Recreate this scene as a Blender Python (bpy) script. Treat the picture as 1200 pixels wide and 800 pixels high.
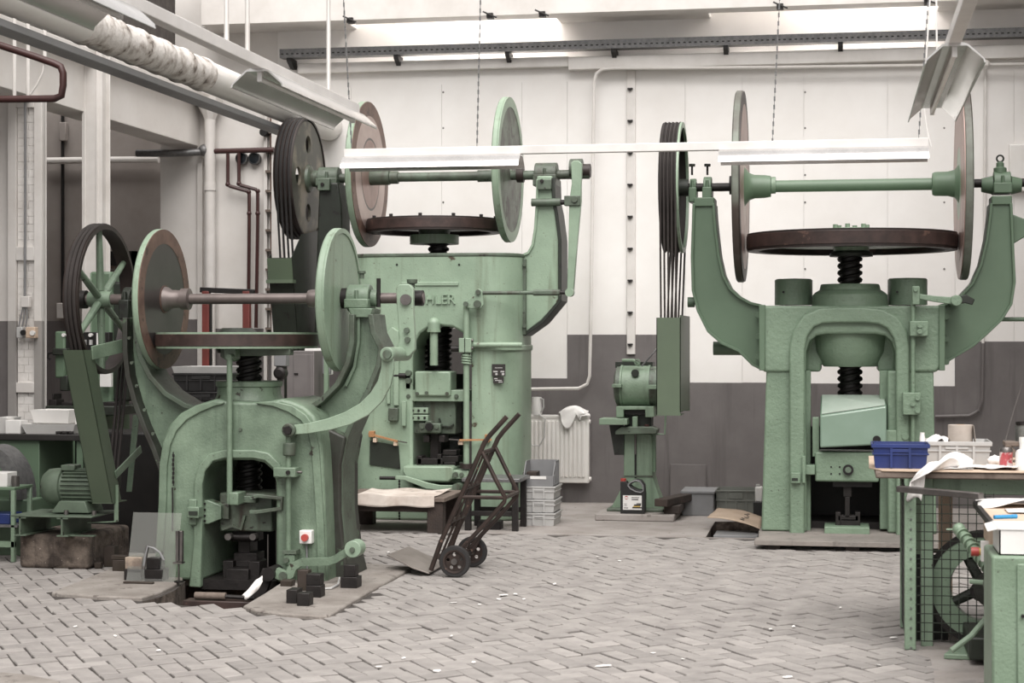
import bpy, bmesh, math, random
from mathutils import Vector, Matrix, Euler
from mathutils.geometry import tessellate_polygon
random.seed(7)
PI = math.pi
SC = bpy.context.scene
for o in list(bpy.data.objects): bpy.data.objects.remove(o)

# ---------------------------------------------------------------- camera, light
F = 2150.0                      # focal length in pixels of the 1200 x 800 frame
TH = math.atan(390.0 / F)       # the camera is turned left of the back wall's normal
HC = 1.55                       # eye height
CT, ST = math.cos(TH), math.sin(TH)
cam_d = bpy.data.cameras.new('camera'); cam = bpy.data.objects.new('camera', cam_d)
SC.collection.objects.link(cam)
cam.location = (0, 0, HC); cam.rotation_euler = (PI / 2, 0, TH)
cam_d.sensor_width = 36; cam_d.lens = 36 * F / 1200; cam_d.clip_end = 200
cam_d.dof.use_dof = True; cam_d.dof.focus_distance = 12.6; cam_d.dof.aperture_fstop = 5.0
SC.camera = cam

wd = bpy.data.worlds.new('overcast_sky'); SC.world = wd; wd.use_nodes = True
bgn = wd.node_tree.nodes['Background']
bgn.inputs[0].default_value = (1.0, 0.975, 0.96, 1); bgn.inputs[1].default_value = 0.55
sun_d = bpy.data.lights.new('daylight', 'SUN'); sun = bpy.data.objects.new('daylight', sun_d)
SC.collection.objects.link(sun)
sun_d.energy = 2.6; sun_d.angle = math.radians(60); sun_d.color = (1, .97, .94)
sun.rotation_euler = Euler((math.radians(33), math.radians(10), 0))
# roof lights: daylight falling through the two open bays between the lintel and the back wall
for rx, rw in ((-3.0, 2.0), (.9, 2.2)):
    al = bpy.data.lights.new('roof_light', 'AREA'); al.shape = 'RECTANGLE'; al.size = rw; al.size_y = .3; al.energy = 60; al.color = (1, .98, .96)
    ao = bpy.data.objects.new('roof_light', al); SC.collection.objects.link(ao); ao.location = (rx, 17.37, 5.58)
SC.view_settings.view_transform = 'Standard'; SC.view_settings.look = 'None'
SC.view_settings.exposure = 0.95; SC.view_settings.gamma = 1.0
SC.view_settings.use_curve_mapping = False

# ---------------------------------------------------------------- helpers
def T(px, Y): return Y / (CT + (px - 600) / F * ST)
def S(px, Y): return T(px, Y) / F                       # metres per pixel
def W(px, py, Y):
    u = (px - 600) / F; t = T(px, Y)
    return Vector((t * (u * CT - ST), Y, HC + (400 - py) / F * t))
def G(px, py, z=0.0):                                   # point on the floor
    t = (HC - z) * F / (py - 400); u = (px - 600) / F
    return Vector((t * (u * CT - ST), t * (CT + u * ST), z))
def Yat(px, X):                                         # depth at which the line x=X shows at px
    u = (px - 600) / F
    return X / (u * CT - ST) * (CT + u * ST)
def lin(c):
    f = lambda v: v / 12.92 if v <= .04045 else ((v + .055) / 1.055) ** 2.4
    return tuple(f(v / 255.0) for v in c) + (1.0,)

def M(name, c1, c2=None, rough=.5, metal=0.0, scale=4, lohi=(.35, .65), chip=None, chipt=.66, chips=7,
      streak=None, bump=0.0, bscale=50, rnd=0.0, stretch=1.0, spec=.5, spk=None):
    m = bpy.data.materials.new(name); m.use_nodes = True
    nt = m.node_tree; N = nt.nodes; L = nt.links
    b = N['Principled BSDF']; b.inputs['Roughness'].default_value = rough; b.inputs['Metallic'].default_value = metal
    b.inputs['Specular IOR Level'].default_value = spec
    tc = N.new('ShaderNodeTexCoord')
    def noise(sc, st=(1, 1, 1), det=6):
        mp = N.new('ShaderNodeMapping'); mp.inputs['Scale'].default_value = st
        L.new(tc.outputs['Object'], mp.inputs[0])
        n = N.new('ShaderNodeTexNoise'); n.inputs['Scale'].default_value = sc; n.inputs['Detail'].default_value = det
        n.inputs['Roughness'].default_value = .6
        L.new(mp.outputs[0], n.inputs['Vector']); return n.outputs['Fac']
    def ramp(src, a, bb):
        r = N.new('ShaderNodeMapRange'); r.inputs[1].default_value = a; r.inputs[2].default_value = bb
        L.new(src, r.inputs[0]); return r.outputs[0]
    def mix(fac, a, bcol):
        x = N.new('ShaderNodeMix'); x.data_type = 'RGBA'
        L.new(fac, x.inputs[0])
        if isinstance(a, tuple): x.inputs[6].default_value = a
        else: L.new(a, x.inputs[6])
        x.inputs[7].default_value = bcol
        return x.outputs[2]
    col = lin(c1)
    if c2: col = mix(ramp(noise(scale, (1, 1, stretch)), *lohi), col, lin(c2))
    if streak: col = mix(ramp(noise(9, (1, 1, .07)), .56, .72), col, lin(streak))
    if chip: col = mix(ramp(noise(chips, det=9), chipt, chipt + .03), col, lin(chip))
    if spk: col = mix(ramp(noise(55, det=4), .66, .72), col, lin(spk))
    if rnd:
        oi = N.new('ShaderNodeObjectInfo'); hs = N.new('ShaderNodeHueSaturation')
        r = N.new('ShaderNodeMapRange'); r.inputs[3].default_value = 1 - rnd; r.inputs[4].default_value = 1 + rnd
        L.new(oi.outputs['Random'], r.inputs[0]); L.new(r.outputs[0], hs.inputs['Value'])
        if isinstance(col, tuple): hs.inputs['Color'].default_value = col
        else: L.new(col, hs.inputs['Color'])
        col = hs.outputs[0]
    if isinstance(col, tuple): b.inputs['Base Color'].default_value = col
    else: L.new(col, b.inputs['Base Color'])
    if bump:
        bp = N.new('ShaderNodeBump'); bp.inputs['Strength'].default_value = bump; bp.inputs['Distance'].default_value = .01
        L.new(noise(bscale, det=3), bp.inputs['Height']); L.new(bp.outputs[0], b.inputs['Normal'])
    return m

mt = {}
mt['green']   = M('green_paint', (129, 148, 128), (112, 131, 110), .42, scale=3, chip=(55, 52, 44), chipt=.70, chips=9, streak=(99, 114, 97), bump=.25, bscale=70, spk=(74, 74, 64))
mt['green1']  = M('green_paint_front', (122, 140, 120), (92, 108, 91), .38, scale=3.5, chip=(52, 48, 40), chipt=.655, chips=8, streak=(83, 97, 82), bump=.3, bscale=60, spk=(61, 58, 49))
mt['green2']  = M('green_paint_pale', (144, 163, 142), (128, 147, 127), .4, scale=2.5, chip=(70, 58, 46), chipt=.665, chips=5, streak=(110, 120, 101), bump=.2, bscale=60, spk=(90, 85, 70))
mt['green3']  = M('green_paint_cast', (121, 141, 120), (109, 128, 108), .45, scale=3, chip=(73, 72, 62), chipt=.74, chips=9, bump=.55, bscale=34, spk=(74, 75, 65))
mt['greensm'] = M('green_paint_sheet', (97, 117, 96), (89, 109, 88), .45, scale=2, chip=(55, 54, 44), chipt=.72, chips=9)
mt['greendk'] = M('green_paint_dark', (38, 44, 36), (30, 34, 27), .5, scale=6, chip=(21, 20, 16), chipt=.6, chips=12)
mt['greenold']= M('green_paint_worn', (93, 107, 92), (69, 74, 64), .45, scale=4, chip=(43, 39, 35), chipt=.63, chips=22, streak=(63, 58, 49), bump=.3, bscale=50)
mt['mottle']  = M('mottled_disc', (97, 108, 94), (64, 62, 55), .45, scale=6, lohi=(.4, .6), chip=(51, 45, 39), chipt=.58, chips=5)
mt['guard'] = M('belt_guard_paint', (86, 99, 80), (80, 92, 75), .45, scale=2, chip=(56, 56, 47), chipt=.72, chips=9)
mt['discedge'] = M('disc_edge', (116, 122, 112), (75, 66, 61), .5, .1, scale=1.6, lohi=(.4, .6))
mt['covergloss'] = M('glossy_green_cover', (132, 153, 138), (122, 144, 127), .16, scale=2, spec=.8)
mt['greywood'] = M('grey_plank', (138, 131, 125), (117, 112, 107), .85, scale=3, streak=(95, 89, 84), bump=.5, bscale=30)
mt['grime'] = M('grimy_green_brown', (57, 60, 53), (41, 38, 33), .5, scale=5, chip=(81, 95, 77), chipt=.6, chips=6, streak=(38, 33, 30))
mt['steel']   = M('worn_steel', (119, 115, 112), (94, 90, 88), .35, .75, scale=8)
mt['shaft']   = M('shaft_steel', (112, 102, 99), (94, 85, 82), .4, .35, scale=6, stretch=.3)
mt['darksteel']=M('dark_steel', (43, 39, 38), (31, 28, 27), .5, .4, scale=10, bump=.2)
mt['black']   = M('oily_black', (21, 19, 18), (28, 25, 24), .5, .2, scale=12)
mt['rubber']  = M('black_rubber', (32, 30, 30), (39, 37, 37), .7, scale=6)
mt['belt']    = M('drive_belt', (41, 36, 34), (51, 45, 43), .75, scale=9)
mt['leather'] = M('brown_leather_rim', (67, 51, 47), (47, 36, 33), .5, scale=9, chip=(90, 69, 61), chipt=.62, chips=6)
mt['rustface']= M('rust_friction_face', (117, 93, 82), (94, 73, 65), .5, .25, scale=8, chip=(74, 58, 51), chipt=.6, chips=14)
mt['greyface']= M('polished_friction_face', (76, 71, 70), (65, 61, 59), .35, .45, scale=3)
mt['pinkface']= M('pink_friction_face', (164, 139, 131), (139, 114, 107), .4, .35, scale=4)
mt['palepink']= M('pale_friction_face', (183, 166, 159), (164, 144, 138), .4, .35, scale=3)
mt['brownrim']= M('brown_rim', (56, 47, 44), (44, 37, 35), .5, .2, scale=7)
mt['white']   = M('white_wall', (233, 230, 227), (224, 220, 216), .6, scale=1.3, chip=(207, 201, 196), chipt=.72, chips=3, bump=.06, bscale=14)
mt['whitetrim']=M('white_trim', (217, 213, 209), (203, 198, 193), .55, scale=3, chip=(168, 159, 152), chipt=.73, chips=8)
mt['cream']   = M('grey_white_wall', (222, 218, 214), (210, 205, 200), .65, scale=1.5, chip=(186, 180, 174), chipt=.72, chips=4)
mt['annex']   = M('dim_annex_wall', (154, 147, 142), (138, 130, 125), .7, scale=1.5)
mt['dado']    = M('grey_dado_paint', (111, 106, 105), (98, 93, 92), .6, scale=2.2, chip=(138, 133, 132), chipt=.71, chips=6, streak=(90, 85, 84))
mt['concrete']= M('concrete', (155, 149, 145), (133, 126, 121), .8, scale=3, chip=(109, 102, 97), chipt=.64, chips=12, bump=.4, bscale=40)
mt['slab']    = M('concrete_slab', (145, 139, 133), (119, 112, 106), .9, scale=4, chip=(100, 93, 88), chipt=.62, chips=14, bump=.8, bscale=40)
mt['block']   = M('rough_concrete_block', (111, 100, 91), (59, 51, 46), .95, scale=9, lohi=(.38, .62), chip=(154, 142, 132), chipt=.66, chips=34, streak=(51, 44, 40), bump=1.0, bscale=32)
mt['bed']     = M('sand_bed', (69, 64, 61), (55, 50, 47), .95, scale=20)
mt['brick']   = M('paving_brick', (152, 147, 143), (138, 133, 130), .8, scale=9, chip=(119, 112, 108), chipt=.68, chips=18, bump=.3, bscale=45, rnd=.16)
mt['brickred']= M('red_brick', (201, 167, 154), (181, 143, 130), .85, scale=12, rnd=.1)
mt['brickwh'] = M('whitewashed_brick', (228, 224, 220), (211, 206, 201), .8, scale=6, bump=.7, bscale=22, chip=(181, 174, 168), chipt=.68, chips=9)
mt['greypaint'] = M('grey_pier_paint', (151, 147, 143), (138, 134, 131), .6, scale=3)
mt['whitemetal']=M('white_enamel', (230, 227, 223), (220, 216, 211), .35, scale=3)
mt['plaster'] = M('plaster_pipe_lagging', (216, 211, 206), (163, 154, 146), .85, scale=9, lohi=(.45, .62), bump=.9, bscale=18, chip=(107, 98, 91), chipt=.62, chips=9)
mt['redpipe'] = M('red_brown_pipe', (67, 38, 36), (56, 32, 30), .45, scale=6)
mt['red']     = M('red_paint', (106, 47, 42), (89, 40, 35), .45, scale=5)
mt['brightred']=M('red_plastic', (169, 70, 63), None, .4)
mt['galv']    = M('galvanised_steel', (121, 120, 120), (99, 99, 99), .45, .5, scale=30)
mt['reflector']=M('aluminium_reflector', (213, 211, 209), (189, 187, 185), .22, .85, scale=2)
mt['lampwhite']=M('lamp_rail_white', (222, 219, 216), (208, 205, 202), .4, scale=4)
mt['grey']    = M('grey_plastic', (127, 127, 128), (116, 116, 117), .5, scale=4)
mt['ltgrey']  = M('light_grey_plastic', (185, 184, 182), (170, 169, 167), .5, scale=4, chip=(139, 137, 135), chipt=.7, chips=14)
mt['blackpl'] = M('black_plastic', (34, 33, 33), (28, 27, 27), .45, scale=4)
mt['blue']    = M('blue_plastic', (38, 54, 114), (33, 47, 94), .4, scale=5)
mt['wood']    = M('weathered_wood', (117, 105, 96), (93, 81, 73), .8, scale=5, stretch=1, streak=(76, 65, 59), bump=.5, bscale=30)
mt['darkwood']= M('dark_wood', (61, 50, 44), (45, 37, 33), .75, scale=6, bump=.4)
mt['palewood']= M('pale_wood', (205, 184, 165), (191, 168, 147), .7, scale=5)
mt['orange']  = M('light_wood_handles', (171, 128, 90), (157, 113, 75), .6, scale=9)
mt['card']    = M('cardboard', (189, 169, 150), (174, 154, 135), .85, scale=4)
mt['cloth']   = M('white_cloth', (234, 231, 228), (220, 216, 213), .9, scale=8)
mt['paper']   = M('dirty_paper', (211, 201, 192), (181, 168, 158), .85, scale=5, lohi=(.4, .65), chip=(140, 128, 120), chipt=.64, chips=6)
mt['paperroll']=M('grey_paper_roll', (180, 170, 161), (168, 158, 149), .9, scale=14)
mt['black_ink']=M('dark_print', (43, 39, 37), None, .6)
mt['blueink'] = M('blue_plastic_pen', (47, 134, 184), None, .4)
mt['yellow']  = M('yellow_plastic', (186, 157, 85), None, .5)
mt['whitepl'] = M('white_plastic', (227, 225, 222), (214, 212, 209), .35, scale=3)
mt['tanktop'] = M('worktop_black', (33, 30, 30), (43, 40, 38), .5, scale=6)
mt['fan']     = M('dark_blue_fan', (18, 24, 29), (29, 40, 48), .3, .1, scale=30)
mt['canred']  = M('printed_can', (175, 81, 86), (206, 191, 189), .25, .3, scale=22, lohi=(.48, .55))
mt['roughdark']=M('rough_render', (82, 77, 73), (67, 61, 58), .95, scale=8, bump=.9, bscale=14)
def glass(name, tint, amt):
    m = bpy.data.materials.new(name); m.use_nodes = True; nt = m.node_tree; N = nt.nodes; L = nt.links
    for n in list(N): N.remove(n)
    o = N.new('ShaderNodeOutputMaterial'); a = N.new('ShaderNodeBsdfTransparent'); g = N.new('ShaderNodeBsdfGlossy'); d = N.new('ShaderNodeBsdfDiffuse')
    a.inputs[0].default_value = tint; g.inputs['Roughness'].default_value = .08; d.inputs[0].default_value = (.75, .75, .72, 1)
    x = N.new('ShaderNodeMixShader'); x.inputs[0].default_value = amt; L.new(a.outputs[0], x.inputs[1]); L.new(d.outputs[0], x.inputs[2])
    fr = N.new('ShaderNodeFresnel'); y = N.new('ShaderNodeMixShader'); L.new(fr.outputs[0], y.inputs[0]); L.new(x.outputs[0], y.inputs[1]); L.new(g.outputs[0], y.inputs[2])
    L.new(y.outputs[0], o.inputs[0]); return m
mt['acrylic'] = glass('clear_acrylic', (.93, .95, .92, 1), .10)
mt['pane'] = glass('window_glass', (.9, .92, .92, 1), .05)
mt['jarglass'] = glass('jar_glass', (.6, .62, .58, 1), .12)

OFF = {}                         # world position that each object's mesh coordinates are relative to
class MB:
    def __init__(s): s.v = []; s.f = []
    def add(s, vs, fs):
        k = len(s.v); s.v += [Vector(v) for v in vs]; s.f += [tuple(i + k for i in f) for f in fs]; return s
    def box(s, x0, x1, y0, y1, z0, z1):
        return s.add([(x0,y0,z0),(x1,y0,z0),(x1,y1,z0),(x0,y1,z0),(x0,y0,z1),(x1,y0,z1),(x1,y1,z1),(x0,y1,z1)],
                     [(0,3,2,1),(4,5,6,7),(0,1,5,4),(1,2,6,5),(2,3,7,6),(3,0,4,7)])
    def cbox(s, c, d):
        return s.box(c[0]-d[0]/2, c[0]+d[0]/2, c[1]-d[1]/2, c[1]+d[1]/2, c[2]-d[2]/2, c[2]+d[2]/2)
    def ext(s, poly, vec):                       # poly: list of 3-D points, extruded by vec
        n = len(poly); vec = Vector(vec)
        a = [Vector(p) for p in poly]; b = [p + vec for p in a]
        return s.add(a + b, [tuple(range(n)), tuple(range(2*n-1, n-1, -1))] + [(i, (i+1) % n, n + (i+1) % n, n + i) for i in range(n)])
    def prism(s, xz, y0, y1): return s.ext([(x, y0, z) for x, z in xz], (0, y1 - y0, 0))
    def prismx(s, yz, x0, x1): return s.ext([(x0, y, z) for y, z in yz], (x1 - x0, 0, 0))
    def prismz(s, xy, z0, z1): return s.ext([(x, y, z0) for x, y in xy], (0, 0, z1 - z0))
    def pp(s, pts, Y0, Y1): return s.prism([(W(a, b, Y0).x, W(a, b, Y0).z) for a, b in pts], Y0, Y1)   # outline given on plane Y0
    def pb(s, a0, a1, b0, b1, Y0, Y1):           # box whose front face on plane Y0 spans a0..a1, b0..b1
        p = W(a0, b1, Y0); q = W(a1, b0, Y0); return s.box(p.x, q.x, Y0, Y1, p.z, q.z)
    def cyl(s, a, b, r, r2=None, n=20):
        a = Vector(a); b = Vector(b); r2 = r if r2 is None else r2
        d = (b - a).normalized(); u = d.orthogonal().normalized(); w = d.cross(u)
        vs = []
        for p, rr in ((a, r), (b, r2)):
            for i in range(n):
                t = 2 * PI * (i + .5) / n; vs.append(p + (u * math.cos(t) + w * math.sin(t)) * rr)
        return s.add(vs, [tuple(range(n - 1, -1, -1)), tuple(range(n, 2 * n))] + [(i, (i+1) % n, n + (i+1) % n, n + i) for i in range(n)])
    def lathe(s, o, ax, prof, n=32, closed=False):    # prof: (radius, height along ax)
        o = Vector(o); ax = Vector(ax).normalized(); u = ax.orthogonal().normalized(); w = ax.cross(u)
        k = len(prof); vs = []
        for i in range(n):
            t = 2 * PI * i / n; e = u * math.cos(t) + w * math.sin(t)
            for r, h in prof: vs.append(o + ax * h + e * r)
        fs = []
        for i in range(n):
            j = (i + 1) % n
            for q in range(k if closed else k - 1):
                q2 = (q + 1) % k; fs.append((i*k+q, j*k+q, j*k+q2, i*k+q2))
        if not closed:
            if prof[0][0] > 1e-5: fs.append(tuple(i * k for i in range(n)))
            if prof[-1][0] > 1e-5: fs.append(tuple(i * k + k - 1 for i in range(n - 1, -1, -1)))
        return s.add(vs, fs)
    def tube(s, pts, r, n=8, closed=False):
        pts = [Vector(p) for p in pts]; m = len(pts); u = None; vs = []
        rr = r if isinstance(r, (list, tuple)) else [r] * m
        for i, p in enumerate(pts):
            a = pts[(i - 1) % m] if closed or i > 0 else p; b = pts[(i + 1) % m] if closed or i < m - 1 else p
            d = (b - a).normalized()
            if u is None: u = d.orthogonal().normalized()
            u = (u - d * u.dot(d)).normalized(); w = d.cross(u)
            for k in range(n):
                t = 2 * PI * (k + .5) / n; vs.append(p + (u * math.cos(t) + w * math.sin(t)) * rr[i])
        fs = []
        for i in range(m if closed else m - 1):
            j = (i + 1) % m
            for k in range(n): fs.append((i*n+k, i*n+(k+1) % n, j*n+(k+1) % n, j*n+k))
        if not closed: fs += [tuple(range(n - 1, -1, -1)), tuple(range((m-1)*n, m*n))]
        return s.add(vs, fs)
    def bar(s, a, b, w, h, up=(0, 0, 1)):         # rectangular bar from a to b
        a = Vector(a); b = Vector(b); d = (b - a).normalized(); u = d.cross(Vector(up)).normalized() * w / 2; v = u.normalized().cross(d) * h / 2
        return s.ext([a - u - v, a + u - v, a + u + v, a - u + v], b - a)
    def sphere(s, c, r, n=14, sc=(1, 1, 1), half=False):
        c = Vector(c); prof = []
        for i in range(n // 2 + 1):
            t = -PI / 2 + PI * i / (n // 2)
            if half and t < -1e-6: continue
            prof.append((max(math.cos(t) * r, 1e-6), math.sin(t) * r * sc[2]))
        k = len(s.v); s.lathe(c, (0, 0, 1), prof, n)
        for i in range(k, len(s.v)):
            q = s.v[i] - c; s.v[i] = c + Vector((q.x * sc[0], q.y * sc[1], q.z))
        return s
    def strip(s, pts, w, Y0, Y1):                 # flat bar of pixel width w along a pixel polyline on plane Y0
        n = len(pts); L = []; R = []
        ws = w if isinstance(w, (list, tuple)) else [w] * n
        for i in range(n):
            a = pts[max(i-1, 0)]; b = pts[min(i+1, n-1)]
            dx, dy = b[0]-a[0], b[1]-a[1]; l = math.hypot(dx, dy) or 1; nx, ny = -dy/l, dx/l
            L.append((pts[i][0]+nx*ws[i]/2, pts[i][1]+ny*ws[i]/2)); R.append((pts[i][0]-nx*ws[i]/2, pts[i][1]-ny*ws[i]/2))
        def q(p, Y): v = W(p[0], p[1], Y0); return Vector((v.x, Y, v.z))
        vs = [];
        for i in range(n): vs += [q(L[i], Y0), q(R[i], Y0), q(R[i], Y1), q(L[i], Y1)]
        fs = [(0, 1, 2, 3), (4*n-1, 4*n-2, 4*n-3, 4*n-4)]
        for i in range(n - 1):
            for k in range(4): fs.append((4*i+k, 4*i+4+k, 4*i+4+(k+1) % 4, 4*i+(k+1) % 4))
        return s.add(vs, fs)
    def xf(s, mat): s.v = [mat @ v for v in s.v]; return s
    def build(s, name, mat, parent=None, bevel=0.0, base=None, seg=2, ang=35):
        if parent is not None: off = OFF[parent.name]
        elif base is not None: off = Vector(base)
        else:
            xs = [v.x for v in s.v]; ys = [v.y for v in s.v]; zs = [v.z for v in s.v]
            off = Vector(((min(xs)+max(xs))/2, (min(ys)+max(ys))/2, min(zs)))
        me = bpy.data.meshes.new(name); me.from_pydata([tuple(v - off) for v in s.v], [], s.f)
        bm = bmesh.new(); bm.from_mesh(me); bmesh.ops.recalc_face_normals(bm, faces=bm.faces); bm.to_mesh(me); bm.free()
        me.materials.append(mt[mat] if isinstance(mat, str) else mat)
        for p in me.polygons: p.use_smooth = True
        me.set_sharp_from_angle(angle=math.radians(ang))
        o = bpy.data.objects.new(name, me); SC.collection.objects.link(o)
        if parent is not None: o.parent = parent
        else: o.location = off
        OFF[o.name] = off
        if bevel:
            b = o.modifiers.new('bevel', 'BEVEL'); b.width = bevel; b.segments = seg; b.limit_method = 'ANGLE'; b.angle_limit = math.radians(40)
            b.use_clamp_overlap = True
        return o
def tag(o, label, cat, group=None):
    o['label'] = label; o['category'] = cat
    if group: o['group'] = group
    return o
def thing(name, label, cat, base, group=None):
    o = bpy.data.objects.new(name, None); SC.collection.objects.link(o); o.empty_display_size = .1
    o.location = base; OFF[o.name] = Vector(base); return tag(o, label, cat, group)
def struct(o): o['kind'] = 'structure'; return o
def stuff(o): o['kind'] = 'stuff'; return o
def dup(o, delta=(0, 0, 0), parent=None, label=None, group=None):
    c = o.copy(); SC.collection.objects.link(c); c.parent = parent
    if parent is None: c.location = o.location + Vector(delta)
    if label: c['label'] = label
    if group: c['group'] = group
    OFF[c.name] = OFF[o.name] + Vector(delta)
    for ch in [x for x in list(bpy.data.objects) if x.parent == o]: dup(ch, delta, c)
    return c
def cut(o, mb):                                    # subtract a closed shape from a mesh object
    off = OFF[o.name]
    me = bpy.data.meshes.new('cutter'); me.from_pydata([tuple(v) for v in mb.v], [], mb.f)
    bm = bmesh.new(); bm.from_mesh(me); bmesh.ops.recalc_face_normals(bm, faces=bm.faces); bm.to_mesh(me); bm.free()
    c = bpy.data.objects.new('cutter', me); SC.collection.objects.link(c)
    par = o.parent; o.parent = None; l0 = o.location.copy(); o.location = off
    md = o.modifiers.new('cut', 'BOOLEAN'); md.object = c; md.solver = 'EXACT'
    while o.modifiers[0].name != 'cut': o.modifiers.move(len(o.modifiers)-1, 0)
    keep = [(m.type, m.width, m.segments) for m in o.modifiers if m.type == 'BEVEL']
    for m in list(o.modifiers):
        if m.type == 'BEVEL': o.modifiers.remove(m)
    dg = bpy.context.evaluated_depsgraph_get(); dg.update()
    nm = bpy.data.meshes.new_from_object(o.evaluated_get(dg)); old = o.data
    o.modifiers.clear(); o.data = nm; bpy.data.meshes.remove(old); nm.name = o.name
    bpy.data.objects.remove(c); bpy.data.meshes.remove(me)
    for p in nm.polygons: p.use_smooth = True
    nm.set_sharp_from_angle(angle=math.radians(35))
    o.location = l0; o.parent = par
    for _, w, sg in keep:
        b = o.modifiers.new('bevel', 'BEVEL'); b.width = w; b.segments = sg; b.limit_method = 'ANGLE'; b.angle_limit = math.radians(40)
def bolt(parent, px, py, Y, r=.016, h=.02, mat='green', n=6):
    p = W(px, py, Y); return MB().cyl((p.x, Y + .004, p.z), (p.x, Y - h, p.z), r, r * .92, n).build('bolt', mat, parent)
def boltx(parent, p, sx, r=.016, h=.02, mat='green'):
    return MB().cyl(p, (p[0] + sx * h, p[1], p[2]), r, r * .92, 6).build('bolt', mat, parent)
def pcyl(mb, px, py0, py1, Y, rpx, n=18):          # vertical cylinder centred on plane Y
    p = W(px, py0, Y); q = W(px, py1, Y); return mb.cyl((p.x, Y, p.z), (p.x, Y, q.z), rpx * S(px, Y), n=n)
def hcyl(mb, px0, px1, py, Y, rpx, n=20, r2=None):          # cylinder along the wall direction
    c = (px0 + px1) / 2; z = W(c, py, Y).z
    return mb.cyl((W(px0, py, Y).x, Y, z), (W(px1, py, Y).x, Y, z), rpx * S(c, Y), (r2 or rpx) * S(c, Y), n)
def ycyl(mb, px, py, Y0, Y1, rpx, n=18):           # cylinder facing the camera
    p = W(px, py, Y0); return mb.cyl((p.x, Y0, p.z), (p.x, Y1, p.z), rpx * S(px, Y0), n=n)
def screw(mb, px, py0, py1, Y, rpx, pitch=.05):
    c = W(px, py0, Y); z1 = c.z; z0 = W(px, py1, Y).z; r = rpx * S(px, Y)
    mb.cyl((c.x, Y, z0), (c.x, Y, z1), r * .8, n=20)
    for ph in (0, PI):
        pts = []; k = int((z1 - z0) / (pitch * 2) * 20)
        for i in range(k + 1):
            t = ph + 2 * PI * i / 20; pts.append((c.x + math.cos(t) * r * .86, Y + math.sin(t) * r * .86, z0 + i / 20 * pitch * 2))
        mb.tube(pts, pitch * .3, 6)
    return mb
def text(name, s, size, mat, parent, mtx, ext=.004, align='CENTER'):
    cu = bpy.data.curves.new(name, 'FONT'); cu.body = s; cu.size = size; cu.extrude = ext; cu.align_x = align; cu.align_y = 'CENTER'
    cu.resolution_u = 3
    t = bpy.data.objects.new(name + '_tmp', cu); SC.collection.objects.link(t)
    dg = bpy.context.evaluated_depsgraph_get(); dg.update()
    me = bpy.data.meshes.new_from_object(t.evaluated_get(dg)); bpy.data.objects.remove(t)
    me.transform(Matrix.Translation(-OFF[parent.name]) @ mtx); me.materials.clear(); me.materials.append(mt[mat])
    o = bpy.data.objects.new(name, me); SC.collection.objects.link(o); o.parent = parent; OFF[o.name] = OFF[parent.name]; return o
FRONT = Matrix.Rotation(PI / 2, 4, 'X')            # text in XY turned to face -Y
def disc(parent, X, Yc, Zc, R, th, mat, rings, side, rimmat=None, hub=None):
    """vertical friction disc with axis along x; rings = (r0, r1, material, proud) on the given side"""
    c = Vector((X, Yc, Zc))
    d = MB().lathe(c, (1, 0, 0), [(1e-5, -th/2), (R*.985, -th/2), (R, -th/2+.01), (R, th/2-.01), (R*.985, th/2), (1e-5, th/2)], 72).build('friction_disc', mat, parent)
    if rimmat:
        MB().lathe(c, (1, 0, 0), [(R*.97, -th*.46), (R+.006, -th*.46), (R+.006, th*.46), (R*.97, th*.46)], 72, True).build('rim_band', rimmat, d)
    for r0, r1, m, pr in rings:
        a = side * th / 2 * .9; b = side * (th / 2 + pr)
        MB().lathe(c, (1, 0, 0), [(max(r0, 1e-4), a), (r1, a), (r1, b), (max(r0, 1e-4), b)], 64, True).build('friction_face', m, d)
    if hub:
        MB().lathe(c, (1, 0, 0), [(1e-5, side*th*.3)] + [(r, side*h) for r, h in hub] + [(1e-5, side*hub[-1][1])], 28).build('hub', 'shaft' if mat != 'green3' else 'green3', d)
    return d
def loop_yz(c1, r1, c2, r2, X, k=18):
    c1 = Vector(c1); c2 = Vector(c2); d = c2 - c1; D = d.length; b = math.atan2(d.y, d.x); a = math.acos((r1 - r2) / D)
    pts = []
    for i in range(k + 1):
        t = b + a - 2 * a * i / k; pts.append((X, c2.x + r2 * math.cos(t), c2.y + r2 * math.sin(t)))
    for i in range(k * 2 + 1):
        t = b - a - (2 * PI - 2 * a) * i / (k * 2); pts.append((X, c1.x + r1 * math.cos(t), c1.y + r1 * math.sin(t)))
    return pts
def belts(parent, X, wid, n, c1, r1, c2, r2, rad=.012, mat='belt'):
    for i in range(n):
        x = X + (i - (n - 1) / 2) * wid / n
        MB().tube(loop_yz(c1, r1 + rad * .6, c2, r2 + rad * .6, x), rad, 6, True).build('drive_belt', mat, parent)
# ---------------------------------------------------------------- floor with its brick paving
YW = 17.54                       # back wall
YBRK = 14.55                     # brick paving ends, concrete begins
def inpoly(p, poly):
    c = False; j = len(poly) - 1
    for i in range(len(poly)):
        a, b = poly[i], poly[j]
        if (a.y > p[1]) != (b.y > p[1]) and p[0] < (b.x - a.x) * (p[1] - a.y) / (b.y - a.y) + a.x: c = not c
        j = i
    return c
slabL = [G(*q) for q in ((60, 697), (110, 701), (166, 703), (186, 697), (203, 689), (214, 681), (214, 668), (140, 664))]
slabR = [G(*q) for q in ((285, 713), (300, 718), (330, 722), (376, 725), (386, 724), (430, 697), (484, 667), (398, 660), (334, 668), (333, 683), (310, 698))]
pit1 = [G(*q) for q in ((164, 704), (188, 698), (205, 690), (217, 680), (219, 668), (331, 668), (330, 684), (308, 699), (283, 714), (230, 709))]
pit2 = [G(*q) for q in ((825, 632), (891, 637), (905, 611), (838, 611))]
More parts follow.
